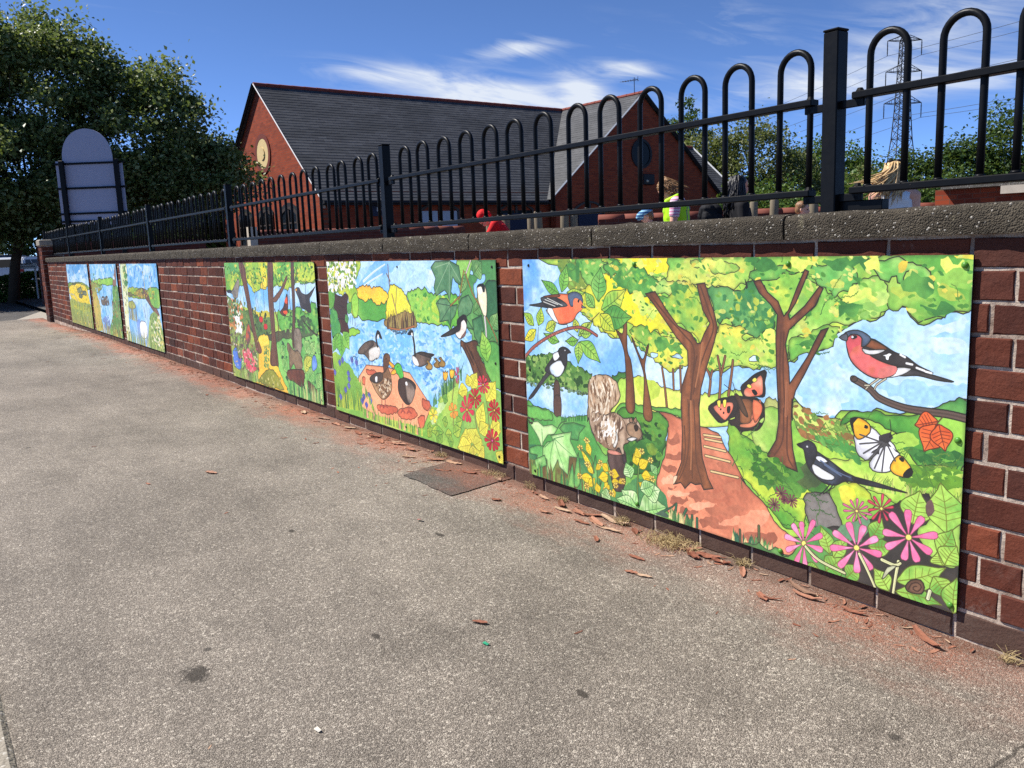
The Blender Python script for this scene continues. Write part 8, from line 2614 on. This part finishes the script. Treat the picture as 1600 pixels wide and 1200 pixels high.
('P',[1851,963,1867,941,1895,932,1907,950,1899,973,1869,980,1854,976],(128,96,74),(104,76,58),2,0,3,(40,38,30),1),
('S',[1860,972,1868,952,1887,943,1898,953,1888,969,1874,967,1876,958,1884,955],4,3,(70,50,40),0,(40,38,30)),
('S',[1918,981,1923,957],10,6,(220,224,180),2,(40,38,30)),
('P',[1905,694,1918,686,1925,717,1909,737],(110,84,80),(110,84,80),2,3,0,(40,38,30),1),
],
}

# ------------------------------------------------------------------ painting the six printed boards
class Paint:
    """a small watercolour painter working in board units (2000 x 1000, y down)"""
    def __init__(self, w, h, seed):
        self.W, self.H = w, h
        self.sx, self.sy = w / 2000.0, h / 1000.0
        self.a = np.zeros((h, w, 3), np.float32)
        self.r = np.random.RandomState(seed)
        self.py = random.Random(seed)
        g_ = lambda f_: self.field(int(f_ * 2), int(f_))
        n6, n14, n40, n110 = g_(5), g_(13), g_(36), g_(100)
        st = self.field(90, 5)                       # streaks along the vertical, for bark and fur
        self.N = {1: .55 * n6 + .3 * n14 + .15 * n40, 2: .2 * n6 + .45 * n14 + .35 * n40, 3: .75 * st + .25 * n40}
        for k in self.N:
            q = self.N[k]; q = (q - q.mean()) / (q.std() + 1e-6)
            self.N[k] = 1.0 / (1.0 + np.exp(-1.9 * q))
        self.grain = (n110 - .5) * .08

    def field(self, nx, ny):
        g_ = self.r.rand(ny + 3, nx + 3).astype(np.float32)
        y = np.linspace(0, ny, self.H, endpoint=False); x = np.linspace(0, nx, self.W, endpoint=False)
        yi, xi = y.astype(int), x.astype(int)
        fy, fx = (y - yi), (x - xi)
        fy = (fy * fy * (3 - 2 * fy))[:, None]; fx = (fx * fx * (3 - 2 * fx))[None, :]
        a, b = g_[yi][:, xi], g_[yi][:, xi + 1]
        c_, d = g_[yi + 1][:, xi], g_[yi + 1][:, xi + 1]
        return ((a * (1 - fx) + b * fx) * (1 - fy) + (c_ * (1 - fx) + d * fx) * fy).astype(np.float32)

    def curve(self, p, closed):
        """Catmull-Rom through the points"""
        p = np.array(p, float)
        n = len(p)
        if n < 3: return p
        out = []
        for i in range(n if closed else n - 1):
            if closed: q = p[[i - 1, i, (i + 1) % n, (i + 2) % n]]
            else: q = p[[max(i - 1, 0), i, i + 1, min(i + 2, n - 1)]]
            k = max(2, min(14, int(np.linalg.norm(q[2] - q[1]) / 12)))
            for t in np.arange(k) / k:
                out.append(.5 * ((2 * q[1]) + (q[2] - q[0]) * t + (2 * q[0] - 5 * q[1] + 4 * q[2] - q[3]) * t * t + (3 * q[1] - q[0] - 3 * q[2] + q[3]) * t ** 3))
        if not closed: out.append(p[-1])
        return np.array(out)

    def mask(self, p):
        q = np.array(p, float) * [self.sx, self.sy]
        x0, y0 = np.floor(q.min(0)).astype(int); x1, y1 = np.ceil(q.max(0)).astype(int) + 1
        x0, y0, x1, y1 = max(x0, 0), max(y0, 0), min(x1, self.W), min(y1, self.H)
        if x1 <= x0 or y1 <= y0: return None
        par = np.zeros((y1 - y0, x1 - x0 + 1), np.int32)
        for a, b in zip(q, np.roll(q, -1, 0)):
            if a[1] == b[1]: continue
            if a[1] > b[1]: a, b = b, a
            ya, yb = max(int(np.ceil(a[1] - .5)), y0), min(int(np.ceil(b[1] - .5)), y1)
            if yb <= ya: continue
            ys = np.arange(ya, yb)
            xc = a[0] + (ys + .5 - a[1]) * (b[0] - a[0]) / (b[1] - a[1])
            xi = np.clip(np.ceil(xc - .5).astype(int) - x0, 0, x1 - x0)
            np.add.at(par, (ys - y0, xi), 1)
        m_ = (np.cumsum(par, 1) & 1)[:, :-1].astype(bool)
        return (x0, y0, x1, y1, m_)

    def fill(self, p, c1, c2, ns=2, shade=True, pool=False):
        r_ = self.mask(p)
        if r_ is None: return
        x0, y0, x1, y1, m_ = r_
        t = self.N[ns][y0:y1, x0:x1][m_][:, None]
        c_ = np.array(c1, np.float32) * (1 - t) + np.array(c2, np.float32) * t
        if pool and m_.size > 900:
            r_ = max(3, int(11 * self.sx)); hh, ww = m_.shape
            I = np.zeros((hh + 2 * r_ + 1, ww + 2 * r_ + 1), np.float32)
            I[r_ + 1:r_ + 1 + hh, r_ + 1:r_ + 1 + ww] = m_
            I = I.cumsum(0).cumsum(1)
            I[r_ + 1 + hh:] = I[r_ + hh]; I[:, r_ + 1 + ww:] = I[:, r_ + ww:r_ + ww + 1]
            k_ = 2 * r_ + 1 - 1
            bl = (I[k_:k_ + hh, k_:k_ + ww] - I[:hh, k_:k_ + ww] - I[k_:k_ + hh, :ww] + I[:hh, :ww]) / float(k_ * k_)
            e_ = np.clip((bl[m_] - .5) * 2, 0, 1)[:, None]
            c_ = c_ * (.80 + .24 * e_)
        if shade: c_ = c_ * (1 + self.grain[y0:y1, x0:x1][m_][:, None] * 1.6)
        self.a[y0:y1, x0:x1][m_] = c_

    def line(self, p, w0, w1, c_, closed=False):
        p = np.array(p, float) * [self.sx, self.sy]
        if closed: p = np.vstack([p, p[:1]])
        n = len(p)
        c_ = np.array(c_, np.float32)
        for i in range(n - 1):
            f_ = i / max(1, n - 2)
            r = max(.55, (w0 + (w1 - w0) * f_) * self.sx * .5)
            a, b = p[i], p[i + 1]
            x0, y0 = int(min(a[0], b[0]) - r - 1), int(min(a[1], b[1]) - r - 1); x1, y1 = int(max(a[0], b[0]) + r + 2), int(max(a[1], b[1]) + r + 2)
            x0, y0, x1, y1 = max(x0, 0), max(y0, 0), min(x1, self.W), min(y1, self.H)
            if x1 <= x0 or y1 <= y0: continue
            X = np.arange(x0, x1)[None, :] + .5; Y = np.arange(y0, y1)[:, None] + .5
            d = b - a; L2 = d[0] * d[0] + d[1] * d[1] + 1e-9
            t = np.clip(((X - a[0]) * d[0] + (Y - a[1]) * d[1]) / L2, 0, 1)
            D2 = (X - a[0] - t * d[0]) ** 2 + (Y - a[1] - t * d[1]) ** 2
            k = np.clip(r + .5 - np.sqrt(D2), 0, 1)[..., None]
            s = self.a[y0:y1, x0:x1]
            self.a[y0:y1, x0:x1] = s * (1 - k) + c_ * k

    def pts(self, f_): return [(f_[i], f_[i + 1]) for i in range(0, len(f_), 2)]

    def run(self, ops):
        for o in ops:
            getattr(self, 'op' + o[0])(*o[1:])

    def opP(self, f_, c1, c2, ns, jag, ow, oc, sm):
        p = self.pts(f_)
        p = self.curve(p, True) if sm else np.array(p, float)
        if jag:
            n = len(p); nx = np.roll(p, -1, 0) - np.roll(p, 1, 0)
            nx = np.stack([nx[:, 1], -nx[:, 0]], 1); nx /= np.linalg.norm(nx, axis=1, keepdims=True) + 1e-6
            k = self.r.normal(0, 1, n); k = .65 * k + .35 * np.roll(k, 1)
            p = p + nx * (k * jag)[:, None]
        self.fill(p, c1, c2, ns, pool=ow > 0)
        if ow: self.line(p, ow, ow, oc, True)

    def opS(self, f_, w0, w1, c_, ow, oc):
        p = self.curve(self.pts(f_), False)
        if ow: self.line(p, w0 + 2 * ow, w1 + 2 * ow, oc)
        self.line(p, w0, w1, c_)
        if w0 > 8: self.line(p + [w0 * .18, 0], w0 * .3, w1 * .3, tuple(v * .82 for v in c_))

    def opD(self, f_, n, size, cols, asp, ang):
        q = np.array(self.pts(f_), float)
        lo, hi = q.min(0), q.max(0)
        x, y = q[:, 0], q[:, 1]; x2, y2 = np.roll(x, -1), np.roll(y, -1)
        done = 0; tries = 0
        while done < n and tries < n * 12:
            tries += 1
            p = lo + (hi - lo) * self.r.rand(2)
            cr = ((y > p[1]) != (y2 > p[1])) & (p[0] < (x2 - x) * (p[1] - y) / (y2 - y + 1e-9) + x)
            if not (cr.sum() & 1): continue
            done += 1
            s = size * self.py.uniform(.55, 1.25); a0 = ang + self.py.uniform(-.7, .7)
            t = np.arange(9) * 2 * np.pi / 9
            rr = s * (1 + self.r.normal(0, .16, 9))
            ex, ey = rr * np.cos(t) * asp, rr * np.sin(t)
            poly = np.stack([p[0] + ex * math.cos(a0) - ey * math.sin(a0), p[1] + ex * math.sin(a0) + ey * math.cos(a0)], 1)
            c_ = self.py.choice(cols)
            self.fill(poly, c_, tuple(v * .92 for v in c_))

    def opL(self, f_, w, c1, c2, vein):
        b, t = np.array(f_[:2], float), np.array(f_[2:], float)
        d = t - b; L_ = np.linalg.norm(d); u = d / L_; n = np.array([-u[1], u[0]])
        pr = [0, .42, .80, 1.0, .98, .80, .52, .22, 0]
        s = [k / 8 for k in range(9)]
        bend = self.py.uniform(-.06, .06) * L_
        mid = [b + d * s_ + n * bend * math.sin(math.pi * s_) for s_ in s]
        lf = [m_ + n * w * .5 * k for m_, k in zip(mid, pr)]; rt = [m_ - n * w * .5 * k for m_, k in zip(mid, pr)]
        out = self.curve(lf + rt[::-1][1:-1], True)
        self.fill(out, c1, c2, 2)
        self.fill(self.curve(mid + rt[::-1][1:-1], True), tuple(v * .93 for v in c1), c2, 2)
        self.line(out, 2.6, 2.6, tuple(v * .72 for v in vein), True)
        self.line(mid, 3.2, 2, vein)
        for k in (2, 3, 4, 5):
            for sg, e_ in ((1, lf), (-1, rt)):
                self.line([mid[k], mid[k] + (e_[k + 1] - mid[k]) * .8], 2, 1.4, vein)

    def opF(self, f_, n, wid, c1, c2, cc, rot):
        o, ex, ey = np.array(f_[:2], float), np.array(f_[2:4], float), np.array(f_[4:], float)
        ex, ey = ex - o, ey - o
        for k in range(n):
            a = rot + 2 * math.pi * k / n + self.py.uniform(-.10, .10)
            L_ = self.py.uniform(.84, 1.06); w = wid * 1.28 * math.pi / n
            prof = [(.06, .0), (.35, .34), (.65, .80), (.88, 1.0), (1.0, .55), (1.0, 0)]
            q = [(s_ * L_, w * h_ * .5) for s_, h_ in prof]; q = q + [(x, -y) for x, y in q[::-1][1:-1]]
            p = [o + ex * (x * math.cos(a) - y * math.sin(a)) + ey * (x * math.sin(a) + y * math.cos(a)) for x, y in q]
            p = self.curve(p, True)
            self.fill(p, c1, c2, 2)
            self.line(p, 1.8, 1.8, tuple(v * .6 for v in c2), True)
        t = np.arange(10) * 2 * np.pi / 10
        p = np.array([o + (ex * math.cos(q) + ey * math.sin(q)) * .11 for q in t])
        self.fill(p, cc, cc); self.line(p, 2.2, 2.2, tuple(v * .5 for v in cc), True)

    def opQ(self, f_, n, ln, cols, w):
        """short scalloped pen lines, as leaves are drawn"""
        q = np.array(self.pts(f_), float)
        lo, hi = q.min(0), q.max(0)
        x, y = q[:, 0], q[:, 1]; x2, y2 = np.roll(x, -1), np.roll(y, -1)
        for k in range(n):
            for tr in range(12):
                p = lo + (hi - lo) * self.r.rand(2)
                if (((y > p[1]) != (y2 > p[1])) & (p[0] < (x2 - x) * (p[1] - y) / (y2 - y + 1e-9) + x)).sum() & 1: break
            else: continue
            a = self.py.uniform(-.6, .6); m_ = self.py.randint(4, 9)
            c_ = self.py.choice(cols); st = ln / 7.0
            P_ = [p]
            for i in range(m_):
                a += self.py.uniform(-.7, .7); d_ = np.array([math.cos(a), math.sin(a)]) * st * self.py.uniform(.4, 1.3)
                P_.append(P_[-1] + d_ * .5 + [0, st * self.py.uniform(.05, .55)])
                P_.append(P_[-2] + d_)
            self.line(self.curve(P_, False), w, w, c_)

    def opG(self, f_, n, h, cols, w, lean):
        p = np.array(self.pts(f_), float)
        seg = np.linalg.norm(np.diff(p, axis=0), axis=1); cum = np.concatenate([[0], np.cumsum(seg)])
        for k in range(n):
            s = self.py.uniform(0, cum[-1]); i = min(int(np.searchsorted(cum, s, 'right')) - 1, len(p) - 2)
            b = p[i] + (p[i + 1] - p[i]) * ((s - cum[i]) / seg[i])
            hh = h * self.py.uniform(.5, 1.2); dx = hh * self.py.uniform(-lean, lean) * 2
            t = b + [dx, -hh]; m_ = b + [dx * .25, -hh * .55]
            ww = w * self.py.uniform(.6, 1.2)
            poly = [b + [-ww, 8], m_ + [-ww * .7, 0], t, m_ + [ww * .7, 0], b + [ww, 8]]
            c_ = self.py.choice(cols)
            self.fill(poly, c_, tuple(v * .9 for v in c_)); self.line([b, m_, t], 1.4, 1.0, tuple(v * .6 for v in c_))


def mat_print(name, img):
    t = NT(name)
    tx = t.n('ShaderNodeTexImage'); tx.image = img; tx.interpolation = 'Linear'
    uv = t.n('ShaderNodeUVMap')
    t.set(tx.inputs[0], uv.outputs[0])
    fade = t.noise(t.pos(), 1.4, 4)
    c_ = t.mix(t.math('MULTIPLY', fade, 0.06), tx.outputs[0], (0.75, 0.74, 0.70, 1))
    # dust and drip marks near the foot
    n2 = t.noise(t.pos((1, 1, .25)), 26, 5, .7)
    sep = t.n('ShaderNodeSeparateXYZ'); t.set(sep.inputs[0], t.pos())
    low = t.math('MULTIPLY', t.sstep(sep.outputs[2], .17, .05), t.sstep(n2, .50, .75))
    c_ = t.mix(t.math('MULTIPLY', low, .30), c_, lin(150, 116, 92))
    t.bump(t.noise(t.pos(), 3.0, 2), .03, .02)
    return t.done(c_, .42, .28)


MURAL_LABELS = [
    ('A', 420, 'narrowest mural panel at the far left end of the wall, yellow meadow under blue sky', 1),
    ('B', 420, 'mural panel with a dark lily shape on a blue stream, second from far end', 2),
    ('C', 520, 'mural panel with a white swan on blue water beside reeds and a birch trunk', 3),
    ('D', 820, 'mural panel with brown tree trunks, a blackbird and a squirrel on a stump', 4),
    ('E', 1200, 'mural panel with geese and ducks on a blue pond beside red flowers', 5),
    ('F', 1800, 'largest nearest mural panel with a woodland path, squirrel, magpies and chaffinches', 6)]

M_CAPG = simple('green_screw_cap', lin(84, 140, 50), .35, var=.1)
M_CAPK = simple('dark_screw_head', lin(34, 40, 34), .4, var=.1)


def build_murals():
    mb = MB()
    mb.tube([(0, 0, 0), (0, -.003, 0), (0, -.0065, 0)], [.0085, .0085, .0035], 12); cap = mb.mesh('screw_cap'); cap.materials.append(M_CAPG)
    cap.polygons.foreach_set('use_smooth', np.ones(len(cap.polygons), dtype=bool))
    mb = MB(); mb.tube([(0, 0, 0), (0, -.0025, 0)], [.007, .005], 10); scr = mb.mesh('screw'); scr.materials.append(M_CAPK)
    for (key, w, lab, seed), (x0, x1) in zip(MURAL_LABELS, PANELS):
        pt = Paint(w, int(w * .492), seed)
        pt.run(MURALS[key])
        A = np.clip(pt.a / 255.0, 0, 1)
        lum = A.mean(2, keepdims=True)
        A = np.clip(lum + (A - lum) * 1.0, 0, 1)
        A = np.clip(A * MURAL_GAIN, 0, 1) ** MURAL_GAMMA
        img = bpy.data.images.new('mural_print', pt.W, pt.H, alpha=False)
        px = np.ones((pt.H, pt.W, 4), np.float32); px[..., :3] = A[::-1]
        img.pixels.foreach_set(px.ravel()); img.update()
        yf, yb = -.0125, -.0065
        bm = bmesh.new()
        vs = [bm.verts.new(v) for v in ((x0, yf, PZ0), (x1, yf, PZ0), (x1, yf, PZ1), (x0, yf, PZ1), (x0, yb, PZ0), (x1, yb, PZ0), (x1, yb, PZ1), (x0, yb, PZ1))]
        F = [(0, 1, 2, 3), (5, 4, 7, 6), (4, 5, 1, 0), (3, 2, 6, 7), (1, 5, 6, 2), (4, 0, 3, 7)]
        uvl = bm.loops.layers.uv.new('UVMap')
        for k, f_ in enumerate(F):
            fc = bm.faces.new([vs[i] for i in f_]); fc.material_index = 0 if k == 0 else 1
            if k == 0:
                for lp, uv in zip(fc.loops, ((0, 0), (1, 0), (1, 1), (0, 1))): lp[uvl].uv = uv
        xm = (x0 + x1) / 2
        for v in bm.verts: v.co -= Vector((xm, 0, PZ0))
        me = bpy.data.meshes.new('mural_panel'); bm.to_mesh(me); bm.free()
        me.materials.append(mat_print('printed_mural', img)); me.materials.append(M_EDGE)
        o = link('mural_panel', me, loc=(xm, 0, PZ0))
        tag(o, lab, 'mural', 'mural panels on the wall')
        if key == 'F':
            pts = [(-2.861, .934), (-2.237, .938), (-1.595, .938), (-1.088, .934), (-1.085, .506), (-1.607, .075), (-1.085, .077), (-2.237, .077), (-2.861, .077), (-2.875, .506)]
            for i, (bx, bz) in enumerate(pts):
                b = link('screw_cap', cap if i not in (0, 8, 9) else scr, None, o, loc=(bx - xm, yf - .0001, bz - PZ0))
        else:
            for bx in (x0 + .03, xm, x1 - .03):
                for bz in (PZ0 + .03, PZ1 - .03):
                    link('screw', scr, None, o, loc=(bx - xm, yf - .0001, bz - PZ0))
                if bx != xm: link('screw', scr, None, o, loc=(bx - xm, yf - .0001, (.5 * PZ1 + .5 * PZ0) - PZ0))


MURAL_GAIN, MURAL_GAMMA = 1.03, 1.06
build_murals()
